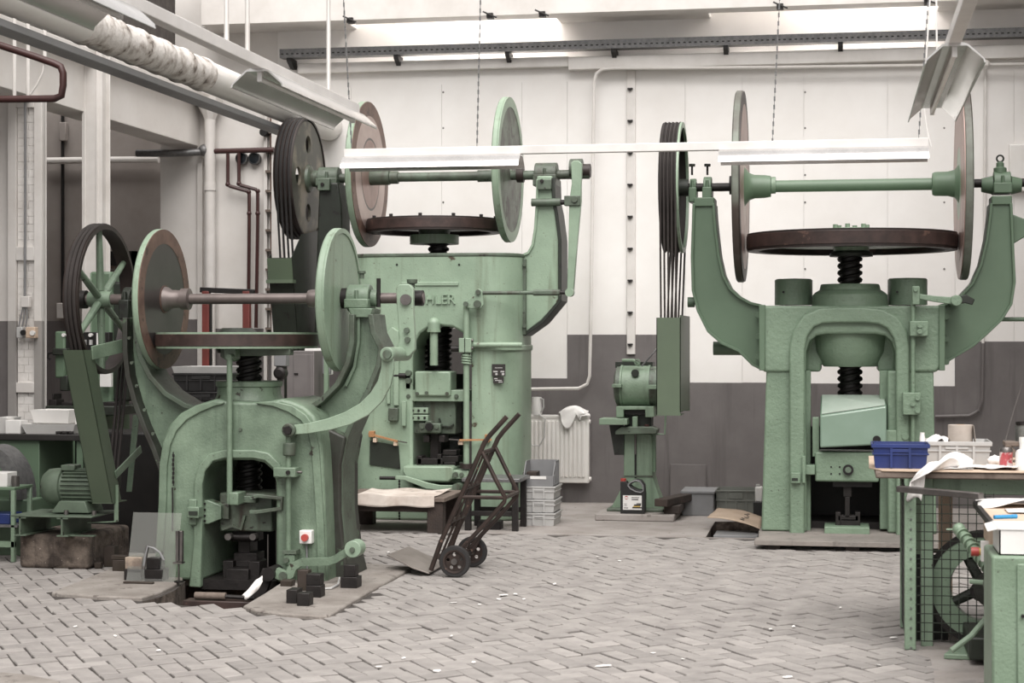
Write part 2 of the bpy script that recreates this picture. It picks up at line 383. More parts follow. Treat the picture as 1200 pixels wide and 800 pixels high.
def flat(name, outer, holes, z, mat):
    polys = [[Vector((p.x, p.y, 0)) for p in outer]] + [[Vector((p.x, p.y, 0)) for p in h] for h in holes]
    tri = tessellate_polygon(polys); pts = [p for q in polys for p in q]
    m = MB(); m.add([(p.x, p.y, z) for p in pts], [tuple(t) for t in tri])
    if z == 0: m.box(XL, XR, YBRK, YBRK + .005, -.05, 0)
    return m
XL, XR = -9.6, 6.5
bed = [Vector(p) for p in ((XL, 2), (XR, 2), (XR, YBRK + .02), (XL, YBRK + .02))]
# the concrete part and the sand bed meet along YBRK; pit 2 lies in the concrete
con = [Vector(p) for p in ((XL, YBRK), (XR, YBRK), (XR, 19.5), (XL, 19.5))]
floor = struct(flat('floor', bed, [pit1], -.007, 'bed').build('floor', 'bed', base=(0, 0, 0)))
pit2c = [Vector((p.x, max(p.y, YBRK + .03), 0)) for p in pit2]
fc = flat('c', con, [pit2c], 0, 'concrete').build('concrete_floor', 'concrete', floor)
def pit(name, poly, dep, ztop):
    m = MB(); n = len(poly)
    m.add([(p.x, p.y, ztop) for p in poly] + [(p.x, p.y, -dep) for p in poly], [(i, (i+1) % n, n + (i+1) % n, n + i) for i in range(n)] + [tuple(range(n, 2*n))])
    return m.build(name, 'block', floor)
pit('pit', pit1, .42, -.007); pit('pit', pit2c, .38, 0)
def slab(poly, wob):
    m = MB(); m.prismz([(p.x, p.y) for p in poly], -.03, .018)
    return struct(m.build('floor_slab', 'slab', bevel=.01))
slab(slabL, 0); slab(slabR, 0)

BW = .1
A2 = Matrix(((CT, -ST), (ST, CT))) @ Matrix(((1, 0), (0, 1.3))) @ Matrix.Rotation(math.radians(28.5), 2)   # laying direction of the herringbone courses
def brick_mesh(i, a):
    rr = random.Random(i); l, w, c = .0965 - rr.random()*.003, .0468 - rr.random()*.002, .003
    ra = Matrix.Rotation(a, 2)
    m = bpy.data.meshes.new('brick')
    t = [(-l+c, -w+c), (l-c, -w+c), (l-c, w-c), (-l+c, w-c)]; b = [(-l, -w), (l, -w), (l, w), (-l, w)]
    j = lambda: (rr.random()-.5) * .005
    f = lambda x, y: A2 @ (ra @ Vector((x, y)))
    vs = []
    for x, y in t: q = f(x + j(), y + j()); vs.append((q.x, q.y, j()*.4))
    for z in (-.004, -.05):
        for x, y in b: q = f(x, y); vs.append((q.x, q.y, z))
    m.from_pydata(vs, [], [(0,1,2,3)] + [(i, 4+i, 4+(i+1) % 4, (i+1) % 4) for i in range(4)] + [(4+i, 8+i, 8+(i+1) % 4, 4+(i+1) % 4) for i in range(4)] + [(11,10,9,8)])
    bm = bmesh.new(); bm.from_mesh(m); bmesh.ops.recalc_face_normals(bm, faces=bm.faces); bm.to_mesh(m); bm.free()
    m.materials.append(mt['brick']); return m
BM = [[brick_mesh(i + 10 * k, a) for i in range(6)] for k, a in enumerate((0, PI / 2))]
O2 = Vector((-1.5, 10.5))
cand = []
for i in range(-75, 76):
    for j in range(-75, 76):
        k = (i - j) % 4
        if k == 0: ctr, a = (i + 1, j + .5), 0
        elif k == 3: ctr, a = (i + .5, j + 1), 1
        else: continue
        x, y = O2 + A2 @ (Vector(ctr) * BW)
        if y > YBRK - .06 or y < 7.0: continue
        t = x * -ST + y * CT; u = x * CT + y * ST
        if t < 7.6 or abs(u / t) * F > 690: continue
        p = (x, y)
        if inpoly(p, slabL) or inpoly(p, slabR) or inpoly(p, pit1): continue
        cand.append((t, x, y, a))
cand.sort(key=lambda q: q[0])
seen = [q for q in cand if F * HC / q[0] < 405 and abs(q[1] * CT + q[2] * ST) / q[0] * F < 615]
near = set(id(q) for q in seen[:300])
rest = MB()
for q in cand:
    t, x, y, a = q; rr = random.Random(int(x * 977 + y * 7919))
    z = (rr.random() - .5) * .008; tilt = Euler(((rr.random()-.5)*.035, (rr.random()-.5)*.035, (rr.random()-.5)*.05))
    if id(q) in near:
        o = bpy.data.objects.new('brick', BM[a][rr.randrange(6)]); SC.collection.objects.link(o); o.parent = floor
        o.location = (x, y, z); o.rotation_euler = tilt; OFF[o.name] = Vector((0, 0, 0))
    else:
        mm = Matrix.Translation((x, y, z)) @ tilt.to_matrix().to_4x4(); b = BM[a][rr.randrange(6)]
        rest.add([mm @ v.co for v in b.vertices], [tuple(p.vertices) for p in b.polygons])
stuff(rest.build('brick_paving', M('paving_brick_far', (152, 147, 143), (130, 125, 122), .8, scale=5, chip=(123, 115, 110), chipt=.67, chips=14, bump=.3, bscale=45), floor, ang=20))

# ---------------------------------------------------------------- back wall
wx = lambda px, Y=YW: W(px, 400, Y).x
wz = lambda py, px=700, Y=YW: W(px, py, Y).z
wall = struct(MB().box(wx(188), XR, YW, YW + .3, -.05, 5.6).build('wall_back', 'cream', bevel=0))
ed = [(326, 412, 385), (412, 518, 385), (518, 612, 385), (612, 665, 443), (665, 735, 392), (735, 803, 392), (803, 870, 448), (870, 942, 448),
      (942, 1040, 449), (1040, 1119, 452), (1119, 1188, 400), (1188, 1290, 400)]
for a, b, y in ed:
    MB().box(wx(a) + .0012, wx(b) - .0012, YW - .014, YW + .01, wz(y, a), 4.06).build('wall_panel', 'white', wall)
    MB().box(wx(a), wx(b), YW - .02, YW + .01, 0, wz(y, a)).build('dado_panel', 'dado', wall)
MB().box(wx(188) + .01, wx(252), YW - .012, YW + .01, 0, wz(374, 220)).build('dado_panel', 'dado', wall)
MB().box(wx(252), wx(326), YW - .012, YW + .01, 0, wz(385, 290)).build('dado_panel', 'dado', wall)
MB().box(wx(326), wx(1290), YW - .01, YW + .01, 4.06, 5.6).build('upper_band', 'white', wall)
# screw heads in two visible rows
for a in (518, 942, 1105):
    for y in (108, 150, 205, 237, 270, 315, 350):
        p = W(a + 1.5, y, YW - .014); MB().cyl(p, (p.x, p.y - .004, p.z), .009, n=8).build('screw_head', 'steel', wall)
# ledge boards, cable tray, conduits, trunking
MB().box(wx(352), wx(668), YW - .10, YW, wz(88, 355), wz(76, 355)).build('ledge_board', 'whitetrim', wall, bevel=.006)
MB().box(wx(668), wx(1290), YW - .13, YW, wz(84, 670), wz(69, 670)).build('ledge_board', 'whitetrim', wall, bevel=.006)
tr = thing('cable_tray', 'long grey perforated cable tray on black brackets high on the white wall', 'cable tray', (wx(760), YW - .15, wz(72, 335)))
zt, zb = wz(62, 335), wz(72, 335)
m = MB(); x0, x1 = wx(336), wx(1292)
m.box(x0, x1, YW - .235, YW - .23, zb + .006, zt); m.box(x0, x1, YW - .235, YW - .1, zb, zb + .006)
m.build('tray_side', 'galv', tr)
m = MB()
for i in range(150):
    x = x0 + (i + .5) * (x1 - x0) / 150; m.box(x - .012, x + .012, YW - .2365, YW - .235, zb + .03, zb + .042)
stuff(m.build('tray_slots', 'darksteel', tr))
for a in (346, 470, 599, 722, 852, 985, 1112):
    x = wx(a); m = MB(); m.prismx([(YW - .22, zb), (YW - .22, zb - .03), (YW - .1, zb - .09), (YW, zb - .09), (YW, zb)], x - .022, x + .022); m.build('bracket', 'black', tr)
def conduit(name, label, pts, r, mat, group=None):
    return tag(MB().tube(pts, r, 8).build(name, mat), label, 'pipe', group)
def on_wall(l, off=.03): return [W(a, b, YW - off) for a, b in l]
conduit('conduit', 'thin white conduit bending down the wall beside the clip-studded trunking', on_wall([(1290, 74), (900, 79), (720, 80), (706, 81), (699, 86), (696.5, 95), (696, 112), (694, 250), (692, 392), (691, 440), (688, 450), (678, 455), (612, 456)], .145) , .016, 'whitetrim')
conduit('conduit', 'thin dark conduit with rounded corner on the grey part of the wall at the right', on_wall([(1152, 402), (1151, 468), (1147, 481), (1136, 487), (1096, 488)], .05), .016, 'dado')
conduit('conduit', 'thin white conduit dropping from the round junction box at the right', on_wall([(1155, 78), (1154, 250), (1152, 402)], .05), .014, 'whitetrim')
tk = thing('wall_trunking', 'flat white vertical trunking with dark clips on the back wall above the grinder', 'trunking', (wx(740), YW - .03, wz(418, 740)))
MB().box(wx(735), wx(745), YW - .045, YW - .012, wz(415, 740), wz(82, 740)).build('channel', 'whitetrim', tk, bevel=.004)
for i in range(9):
    y = 104 + i * 37.4; p = W(738.5, y, YW - .05); m = MB()
    m.cbox((p.x, p.y, p.z), (.05, .035, .014)); m.cbox((p.x, p.y - .012, p.z - .012), (.025, .012, .014)); m.build('clip', 'darksteel', tk)
# white flat panel strip and small board at the far right
tag(MB().box(wx(1182), wx(1215), YW - .09, YW - .012, wz(225, 1190), wz(170, 1190)).build('wall_box', 'whitemetal', bevel=.01), 'white square cover box on the wall behind the right press arm', 'box')
tag(MB().lathe(W(1155, 75, YW - .15), (0, -1, 0), [(.035, 0), (.035, .03), (.02, .045), (1e-5, .045)], 14).build('junction_box', 'whitetrim'), 'small round white junction box on the ledge near the right lamp', 'box')

# lintel with the ceiling blocks behind it
ZL = W(300, 27, 16.95).z
lin_o = struct(MB().box(wx(236, 16.95), XR, 16.95, 17.2, ZL, 5.6).build('trim_1', 'whitetrim'))
for a, b in ((236, 408), (650, 830), (1100, 1320)):
    MB().box(wx(a, 17.2), wx(b, 17.2), 17.2, YW, ZL + .01, 5.6).build('ceiling_block', 'whitetrim', lin_o, bevel=.01)
for a, y in ((410, 27), (574, 21), (635, 19), (914, 13), (1087, 10)):
    p = W(a, y, 16.93); m = MB(); m.box(p.x - .03, p.x + .03, 16.92, 17.0, ZL - .03, ZL + .02); m.tube([(p.x - .06, 16.9, ZL + .03), (p.x + .07, 16.9, ZL - .03)], .008, 6); m.build('hook_clamp', 'darksteel', lin_o)
XB = -6.36
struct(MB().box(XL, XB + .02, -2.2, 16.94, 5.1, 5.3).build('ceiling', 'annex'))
struct(MB().box(1.75, XR, 11.0, 16.94, 5.1, 5.3).build('ceiling_shade_slab', 'annex'))  # unseen slab added to shade the right end of the back wall
# the rest of the hall, behind the viewer and to the right: side wall and parapet below a band of windows
struct(MB().box(XR, XR + .2, -2.2, YW + .3, -.05, 5.6).build('wall_right', 'cream'))
struct(MB().box(XL, XR, -2.4, -2.2, -.05, 1.2).build('wall_front', 'cream'))

# ---------------------------------------------------------------- left side: annex opening, beam, columns
XB = -6.36
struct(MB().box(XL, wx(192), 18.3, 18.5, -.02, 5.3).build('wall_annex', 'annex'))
wa = bpy.data.objects['wall_annex']
MB().box(XL, W(188, 400, 18.3).x, 18.285, 18.31, 0, W(60, 376, 18.29).z).build('dado_panel', 'dado', wa)
struct(MB().box(XL - .2, XL, 2, 18.5, -.02, 5.3).build('wall_left', 'annex'))
bm_ = struct(MB().box(XB - .3, XB, 11.0, YW, 3.5, 3.93).build('trim_2', 'cream', bevel=.006))
MB().box(XB - .34, XB + .10, 11.0, YW, 3.93, 4.02).build('beam_flange', 'whitetrim', bm_, bevel=.006)
MB().box(XB - .3, XB - .02, 11.0, 16.9, 4.02, 5.1).build('beam_wall', 'roughdark', bm_)
MB().box(XB - .02, XB + .004, 14.9, 16.3, 3.905, 3.932).build('rust_edge', 'rustface', bm_)
# little capital and down pipe at the corner
cp = thing('down_pipe', 'white round down pipe with flared capital in the corner of the back wall', 'pipe', (W(246, 500, YW - .12).x, YW - .12, 0))
p = W(246, 135, YW - .12); q = W(246, 384, YW - .12)
MB().cyl((p.x, p.y, 0), (p.x, p.y, p.z), .055, n=16).build('pipe', 'whitetrim', cp)
for dz in (0, -1.1): MB().cyl((p.x, p.y, p.z - .75 + dz), (p.x, p.y, p.z - .68 + dz), .064, n=16).build('coupling', 'whitetrim', cp)
z2 = W(246, 118, YW - .12).z
MB().lathe((p.x, p.y, 0), (0, 0, 1), [(.06, p.z - .04), (.075, p.z), (.135, p.z + .1), (.135, z2 + .02), (1e-5, z2 + .02)], 8).build('capital', 'whitetrim', cp)
MB().box(wx(233), wx(239), YW - .05, YW, 0, 3.5).build('corner_batten', 'whitetrim', wall, bevel=.004)

# steel column of H section in front of the beam
Yc_ = 14.7
co = struct(MB().pb(96.5, 119, 60, 402, Yc_, Yc_ + .012).build('trim_3', 'whitetrim'))
xa, xb = W(96.5, 400, Yc_).x, W(119.5, 400, Yc_).x
bpy.data.objects.remove(co)
m = MB(); m.box(xa, xb, Yc_, Yc_ + .014, 0, 4.9); m.box(xa, xb, Yc_ + .17, Yc_ + .184, 0, 4.9); m.box(xb - .05, xb - .036, Yc_ - .012, Yc_ + .18, 0, 4.9); m.box(xa, xa + .03, Yc_ - .012, Yc_ + .02, 0, 4.9)
struct(m.build('trim_3', 'whitetrim', bevel=.003))
# whitewashed brick pier with frame
Yp = 13.7; a0, a1 = W(9, 400, Yp).x, W(48.5, 400, Yp).x
pier = struct(MB().box(a0, a1, Yp + .05, Yp + .1, 0, 3.5).build('wall_pier', 'whitetrim'))
fw = (a1 - a0)
for s0, s1 in ((0, .24), (.78, 1.0)):
    MB().box(a0 + fw * s0, a0 + fw * s1, Yp, Yp + .06, W(30, 376, Yp).z, 3.5).build('pier_frame', 'whitetrim', pier, bevel=.002)
    MB().box(a0 + fw * s0, a0 + fw * s1, Yp, Yp + .06, 0, W(30, 376, Yp).z).build('pier_frame', 'greypaint', pier, bevel=.002)
for y0, y1 in ((120, 126), (289, 305), (448, 460)):
    MB().box(a0 + fw * .24, a0 + fw * .78, Yp, Yp + .06, W(30, y1, Yp).z, W(30, y0, Yp).z).build('pier_frame', 'whitetrim', pier, bevel=.004)
z = .05; k = 0; i0, i1 = a0 + fw * .245, a0 + fw * .765
while z < 3.44:
    f = .62 if k % 2 else .36
    for s0, s1 in ((0, f), (f, 1)):
        MB().box(i0 + (i1 - i0) * s0 + .001, i0 + (i1 - i0) * s1 - .001, Yp + .03 + random.random() * .003, Yp + .06, z, z + .0615).build('brick', 'brickwh', pier, bevel=.0015, seg=1)
    z += .0625; k += 1
struct(MB().box(XL, a0, Yp + .06, Yp + .3, 0, 3.5).build('wall_pier_side', 'cream'))
MB().box(XL, a0, Yp + .05, Yp + .06, 0, W(5, 376, Yp).z).build('dado_panel', 'dado', bpy.data.objects['wall_pier_side'])
# switches on the pier
sw = thing('switch_box', 'two small grey and cream switch boxes low on the whitewashed brick pier', 'switch', W(28, 397, Yp))
MB().pb(19, 26, 383, 396, Yp - .06, Yp).build('box', 'ltgrey', sw, bevel=.005)
ycyl(MB(), 26.5, 389.5, Yp - .075, Yp - .05, 3.2).build('knob', 'blackpl', sw)
MB().pb(30, 41, 383, 396, Yp - .06, Yp).build('box', 'palewood', sw, bevel=.005)
ycyl(MB(), 37.5, 390, Yp - .075, Yp - .05, 3).build('knob', 'whitepl', sw)
MB().pb(24, 34, 347, 360, Yp - .05, Yp).build('junction_box', 'whitetrim', sw, bevel=.005)
for dx in (-4, 0, 4): MB().tube([W(29 + dx*.5, 360, Yp - .03), W(28 + dx, 372, Yp - .04), W(26 + dx, 383, Yp - .03)], .006, 6).build('cable', 'grey', sw)
tag(MB().tube([W(29.5, 110, Yp - .02), W(29.5, 230, Yp - .02), W(29, 347, Yp - .02)], .01, 6).build('conduit', 'grey'), 'thin grey conduit running down the middle of the whitewashed pier', 'pipe')
# dark conduit and box on the annex wall
cb = thing('annex_conduit', 'black conduit with small white box on the dim annex wall', 'pipe', W(73, 420, 18.26))
MB().tube([W(73.5, 130, 18.26), W(73.5, 355, 18.26)], .018, 6).build('conduit', 'black', cb)
MB().pb(66, 75, 355, 373, 18.2, 18.29).build('box', 'whitetrim', cb, bevel=.008)
MB().pb(69, 77, 143, 165, 18.22, 18.29).build('box', 'annex', cb, bevel=.008)
tag(MB().tube([W(50, 188.5, 18.2), W(120, 187.5, 18.2), W(186, 187, 18.2)], .035, 10).build('annex_pipe', 'cream'), 'grey horizontal pipe along the dim annex wall under the beam', 'pipe')
# window in the annex wall, partly behind the spoked pulley
wn = struct(MB().pb(117, 156, 295, 330, 18.24, 18.32).build('window_1', 'black'))
bpy.data.objects.remove(wn)
m = MB(); m.pb(115, 158, 294, 311, 18.22, 18.31); m.pb(115, 119, 294, 333, 18.22, 18.31); m.pb(141.5, 145.5, 294, 333, 18.22, 18.31); m.pb(154, 158, 294, 333, 18.22, 18.31); m.pb(115, 158, 330, 334, 18.22, 18.31)
wn = struct(m.build('window_1', 'black'))
MB().pb(119, 141.5, 311, 330, 18.262, 18.268).build('pane', 'pane', wn); MB().pb(145.5, 154, 311, 330, 18.262, 18.268).build('pane', 'pane', wn)
cb_ = MB().pb(119, 154, 310, 331, 18.272, 18.296).build('outside_wall', 'brickwh', wn)
for r in range(4):
    for c in range(5):
        a = 119 + c * 8 - (4 if r % 2 else 0)
        MB().pb(max(a, 119) + .3, min(a + 7.6, 154), 310.6 + r * 5, 315 + r * 5, 18.268 + .001 + .002, 18.285).build('brick', 'brickred', wn) if a < 152 else None

# ---------------------------------------------------------------- pipes and ceiling lamps
pp = thing('lagged_pipe', 'thick white lagged pipe crossing the upper left towards the back wall', 'pipe', (W(383, 148, YW).x, 14, W(383, 148, YW).z - .12))
XP, ZP = W(383, 148, YW - .1).x, W(383, 148, YW - .1).z
def yp(px): return Yat(px, XP)
MB().lathe((XP, 0, ZP), (0, 1, 0), [(.125, yp(-60)), (.125, yp(92))], 24).build('smooth_lagging', 'whitemetal', pp)
pl = MB()
prof = []
ya, yb = yp(92), yp(236)
for i in range(30):
    f = i / 29; prof.append((.128 + .012 * math.sin(i * 1.7) * math.sin(i * .6), ya + (yb - ya) * f))
pl.lathe((XP, 0, ZP), (0, 1, 0), prof, 24).build('crumbling_lagging', 'plaster', pp)
MB().lathe((XP, 0, ZP), (0, 1, 0), [(.125, yb), (.125, YW - .3), (.135, YW - .28), (.135, YW - .02)], 24).build('pipe_end', 'whitemetal', pp)
m = MB(); m.box(XP - .13, XP + .02, yp(-60), YW - .5, ZP - .22, ZP - .17); m.build('carrier_rail', 'grey', pp, bevel=.006)
for a in (18, 36, 56, 110, 120): MB().tube([(XP - .02, yp(a), ZP + .1), (XP - .02, yp(a), 5.08)], .012, 6).build('hanger_rod', 'whitetrim', pp)
# red pipe loop at the top left
Yr = 12.2
tag(MB().tube([W(-20, 48, Yr), W(0, 53, Yr), W(40, 66, Yr), W(64, 74.5, Yr), W(71, 78, Yr), W(74, 86, Yr), W(74, 100, Yr), W(72, 112, Yr), W(64, 115.5, Yr), W(30, 116, Yr), W(-20, 116.5, Yr)], .026, 12).build('red_pipe', 'redpipe'), 'dark red pipe bent into a U at the upper left edge', 'pipe')
for a, b0, b1 in ((17, 38, 114), (33, 42, 112), (52.5, 50, 75)):
    tag(MB().tube([(W(a, b1, 12.6).x, 12.6, 5.1), W(a, b1, 12.6)], .014, 8).build('hanger_rod', 'whitetrim'), {17: 'leftmost white hanging rod behind the dark red pipe', 33: 'middle white hanging rod behind the dark red pipe', 52.5: 'short white hanging rod right of the other two by the red pipe'}[a], 'rod', 'hanging rods by the red pipe')
tag(MB().tube([W(52.5, 70, 12.6), W(50, 85, 12.6), W(44, 98, 12.6), W(36, 110, 12.6)], .007, 6).build('loose_cable', 'whitetrim'), 'thin slack cable hanging below the big lagged pipe', 'cable')
# red pipework on the back wall
Y3 = YW - .12
rp = thing('red_pipework', 'dark red pipework with two stepped drops on the back wall', 'pipe', W(290, 390, Y3))
MB().tube([W(243, 177.5, Y3), W(321, 175.5, Y3)], .026, 10).build('header_pipe', 'redpipe', rp)
MB().tube([W(267, 178, Y3), W(267, 215, Y3), W(269, 218, Y3), W(290, 224, Y3), W(292, 227, Y3), W(292, 262, Y3), W(291, 384, Y3)], .018, 8).build('drop_pipe', 'redpipe', rp)
MB().tube([W(280, 178, Y3), W(280, 213, Y3), W(282, 217, Y3), W(300, 222, Y3), W(302, 226, Y3), W(302, 262, Y3), W(300, 384, Y3)], .018, 8).build('drop_pipe', 'redpipe', rp)
for a, b in ((267, 216), (291.5, 225), (280, 215), (302, 224), (292, 250), (302, 250)):
    MB().sphere(W(a, b, Y3), .026, 10).build('elbow', 'redpipe', rp)
gp = thing('grey_pipe', 'grey galvanised pipe with elbow joining the red header pipe', 'pipe', W(200, 185, YW - .3))
MB().tube([W(160, 179.5, YW - .3), W(200, 179.5, YW - .3), W(236, 178, YW - .14)], .036, 12).build('pipe', 'galv', gp)
MB().sphere(W(239, 176, YW - .13), .06, 12).build('elbow', 'galv', gp)
for a, l in ((284.5, 'left of two small round dark gauges under the red header pipe'), (299.5, 'right of two small round dark gauges under the red header pipe')):
    g = thing('round_gauge', l, 'gauge', W(a, 194, YW - .05), 'round dark gauges on the wall')
    c = W(a, 186, YW - .02)
    MB().lathe(c, (0, -1, 0), [(.062, 0), (.062, .05), (.052, .055), (.05, .045)], 24).build('bezel', 'galv', g)
    MB().lathe(c, (0, -1, 0), [(.05, .01), (.05, .05), (1e-5, .054)], 20).build('dial', 'fan', g)
# rusty vertical conduit with clamps right of the red pipes
rc = thing('rusty_conduit', 'thin rusty vertical conduit with clamps between red pipes and press', 'pipe', W(318, 400, YW - .1))
MB().tube([W(317, 120, YW - .06), W(318, 384, YW - .06)], .008, 6).build('conduit', 'rustface', rc)
for i in range(11): p = W(317.5, 155 + i * 23, YW - .06); MB().box(p.x - .05, p.x + .05, p.y - .03, p.y + .05, p.z - .012, p.z + .012).build('clamp', 'wood', rc)
MB().box(wx(321.5), wx(334), YW - .1, YW, 0, 3.7).build('corner_batten', 'whitetrim', wall, bevel=.006)
MB().box(wx(311), wx(315), YW - .06, YW, 0, 4.0).build('corner_batten', 'whitetrim', wall, bevel=.004)
MB().lathe(W(312, 156, YW - .04), (0, -1, 0), [(.04, 0), (.04, .1), (1e-5, .1)], 12).build('pipe_plug', 'black', wall)

# fluorescent lamp rails with flared aluminium reflectors
def lamp_rail(label, A, B, refl, along, ends=()):
    A = Vector(A); B = Vector(B); d = (B - A).normalized(); s = d.cross(Vector((0, 0, 1))).normalized(); up = Vector((0, 0, 1))
    o = thing('lamp_rail', label, 'lamp', (A + B) / 2 - up * .14)
    q = lambda p, a, b: p + s * a + up * b
    r = MB().ext([q(A, -.03, -.03), q(A, .03, -.03), q(A, .03, .03), q(A, -.03, .03)], B - A).build('rail', 'lampwhite', o, bevel=.004)
    for f0, f1 in refl:
        P = A + (B - A) * f0; Q = A + (B - A) * f1
        sec = [(-.035, -.028), (-.06, -.036), (-.135, -.105), (-.14, -.125), (-.133, -.125), (-.128, -.108), (-.055, -.044), (.055, -.044), (.128, -.108), (.133, -.125), (.14, -.125), (.135, -.105), (.06, -.036), (.035, -.028)]
        MB().ext([q(P, a, b) for a, b in sec], Q - P).build('reflector', 'reflector', o)
        MB().cyl(q(P + d * .05, 0, -.075), q(Q - d * .05, 0, -.075), .013, n=10).build('fluorescent_tube', 'whitepl', o)
        for R_ in (P + d * .04, Q - d * .06): MB().ext([q(R_, -.012, -.09), q(R_, .012, -.09), q(R_, .012, -.035), q(R_, -.012, -.035)], d * .025).build('tube_socket', 'whitepl', o)
    return o
YLp = 13.3
ZR = W(600, 176, YLp).z
xA, xB_ = W(404, 180, YLp).x, W(1088, 172, YLp).x
L1 = lamp_rail('long horizontal fluorescent lamp rail with two reflectors across the presses', (xA, YLp, ZR), (xB_, YLp, ZR), [(0, .315), (.655, 1)], 'x')
def hang(px, y0, y1, Y, mat, name, label, r=.006, par=None, dxt=0):
    p = W(px, y1, Y); m = MB(); k = 46; zt_ = W(px, -25, Y).z
    if mat == 'chain':
        n = int((zt_ - p.z) / .03)
        for i in range(n):
            z_ = p.z + i * .03; m.cbox((p.x + dxt * i / n, p.y, z_ + .015), (.012 if i % 2 else .004, .004 if i % 2 else .012, .034))
        return m.build('chain', 'galv', par)
    return m.tube([p, (p.x + dxt, p.y, zt_)], r, 6).build('hanger_rod', 'whitetrim', par)
for a, dx in ((412, -.07), (559, .03), (905, .06), (1076, .08)): hang(a, 20, 172, YLp, 'chain', '', '', par=L1, dxt=dx)
MB().tube([W(1091, -20, YLp), W(1086, 60, YLp), W(1082, 120, YLp), W(1086, 150, YLp), W(1091, 172, YLp)], .006, 6).build('power_cable', 'cloth', L1)
MB().tube([W(1097, -20, YLp), W(1098, 60, YLp), W(1096, 68, YLp)], .007, 6).build('power_cable', 'cloth', L1)
ZL2 = ZR + .02
def along_y(px0, py0): # Y where a rail at height ZL2 appears at py
    t = (ZL2 - HC) * F / (400 - py0); u = (px0 - 600) / F; return Vector((t * (u * CT - ST), t * (CT + u * ST), ZL2))
e1 = along_y(416, 128)
L2 = lamp_rail('fluorescent lamp rail with reflectors running back at the upper left', (e1.x, 5.9, ZL2), (e1.x, e1.y, ZL2), [(0, .27), (.62, 1)], 'y')
for a in (265.5, 290, 385):
    Y_ = Yat(a, e1.x); MB().tube([(e1.x, Y_, ZL2), (e1.x, Y_, 5.2)], .012, 6).build('hanger_rod', 'whitetrim', L2)
e2 = along_y(1092, 118)
L3 = lamp_rail('fluorescent lamp rail with open reflector at the upper right edge', (e2.x, 5.6, ZL2), (e2.x, e2.y, ZL2), [(.58, 1)], 'y')
# ---------------------------------------------------------------- front friction press (left)
YF, YC, YB = 11.35, 11.75, 12.1
ps = thing('friction_press', 'small green friction press in front with brown and green discs and round window arch', 'press', (W(280, 690, YC).x, YC, 0))
body = [(178, 688), (183, 640), (186, 590), (187, 545), (190, 518), (198, 498), (211, 484), (228, 475), (243, 470), (254, 467), (270, 470), (292, 471), (314, 470), (330, 467), (342, 470), (356, 476), (368, 487), (375, 505), (378, 530), (380, 570), (382, 620), (384, 688),
        (323, 688), (323, 565), (319, 551), (309, 542), (296, 539), (262, 539), (249, 542), (240, 551), (237, 565), (236, 688)]
b = MB().pp(body, YF, YB)
for v in b.v: v.z = max(v.z, 0.0)
bo = b.build('frame_casting', 'green1', ps, bevel=.02, seg=3)
MB().strip([(228, 688), (231, 640), (232, 600), (232, 566), (236, 549), (247, 536), (262, 532), (297, 532), (312, 535), (323, 545), (328, 560)], [14, 10] + [10]*9, YF - .022, YF + .03).build('arch_rim', 'green1', bo, bevel=.008)
MB().strip([(183, 686), (187, 640), (190, 590), (191, 545), (195, 520), (203, 502), (216, 488), (232, 479), (250, 473), (262, 472)], [9]*8 + [6, 2], YF - .018, YF + .03).build('edge_moulding', 'green1', bo, bevel=.008)
MB().strip([(300, 472), (320, 473), (340, 479), (355, 489), (364, 502), (369, 525), (372, 570), (375, 620), (377, 686)], [2, 6] + [9]*7, YF - .018, YF + .03).build('edge_moulding', 'green1', bo, bevel=.008)
cx = W(292, 450, YC).x; s_ = S(292, YC)
zc = lambda y, px=292, Y=YC: W(px, y, Y).z
MB().lathe((cx, YC, 0), (0, 0, 1), [(52*s_, zc(492)), (46*s_, zc(478)), (40*s_, zc(468)), (37*s_, zc(460)), (37*s_, zc(453)), (39*s_, zc(452)), (39*s_, zc(447)), (37*s_, zc(446)), (18*s_, zc(446)), (1e-5, zc(446))], 40).build('neck_collar', 'green1', ps)
screw(MB(), 292, 409, 452, YC, 15).build('screw_spindle', 'black', ps)
screw(MB(), 292, 536, 590, YC, 15).build('screw_spindle', 'black', ps)
# horns
def arm(par, inner, outer, webY, Yf0, Yf1, mat, fl=6, web=.08, nm='horn', mi='greenold', mo_='grime'):
    a = MB().pp(inner + outer[::-1], webY, webY + web).build(nm, mat, par, bevel=.006)
    MB().strip(inner, fl, Yf0, Yf1).build('inner_flange', mi, a, bevel=.005)
    MB().strip(outer, fl, Yf0, Yf1).build('outer_flange', mo_, a, bevel=.005)
    return a
Ya = YC - .06
arm(ps, [(158, 372), (159, 395), (164, 418), (175, 441), (193, 461), (216, 475), (240, 482)], [(146, 372), (146, 410), (149, 440), (157, 470), (168, 500), (180, 527), (192, 560)], Ya, YC - .17, YC + .15, 'green1')
arm(ps, [(412, 368), (412, 400), (407, 425), (395, 450), (375, 470), (350, 486), (338, 492)], [(434, 368), (437, 390), (446, 408), (443, 428), (431, 458), (418, 482), (405, 512), (398, 545), (398, 600), (403, 650), (409, 688)], Ya, YC - .17, YC + .15, 'green1', mo_='greenold')
# close the right leg below the horn
lg = MB().pp([(380, 500), (405, 512), (399, 545), (399, 600), (404, 650), (411, 688), (384, 688), (381, 620)], YC - .2, YC + .25)
for v in lg.v: v.z = max(v.z, 0)
lg.build('side_leg', 'grime', ps, bevel=.015)
MB().strip([(420, 366), (420, 400), (415, 430), (405, 452)], 3, YC - .1, YC - .05).build('post_rib', 'green1', ps)
for a, b in ((152, 396), (155, 425), (161, 452), (170, 480), (180, 508)): bolt(ps, a, b, YC - .17, .013, .015, 'greenold')
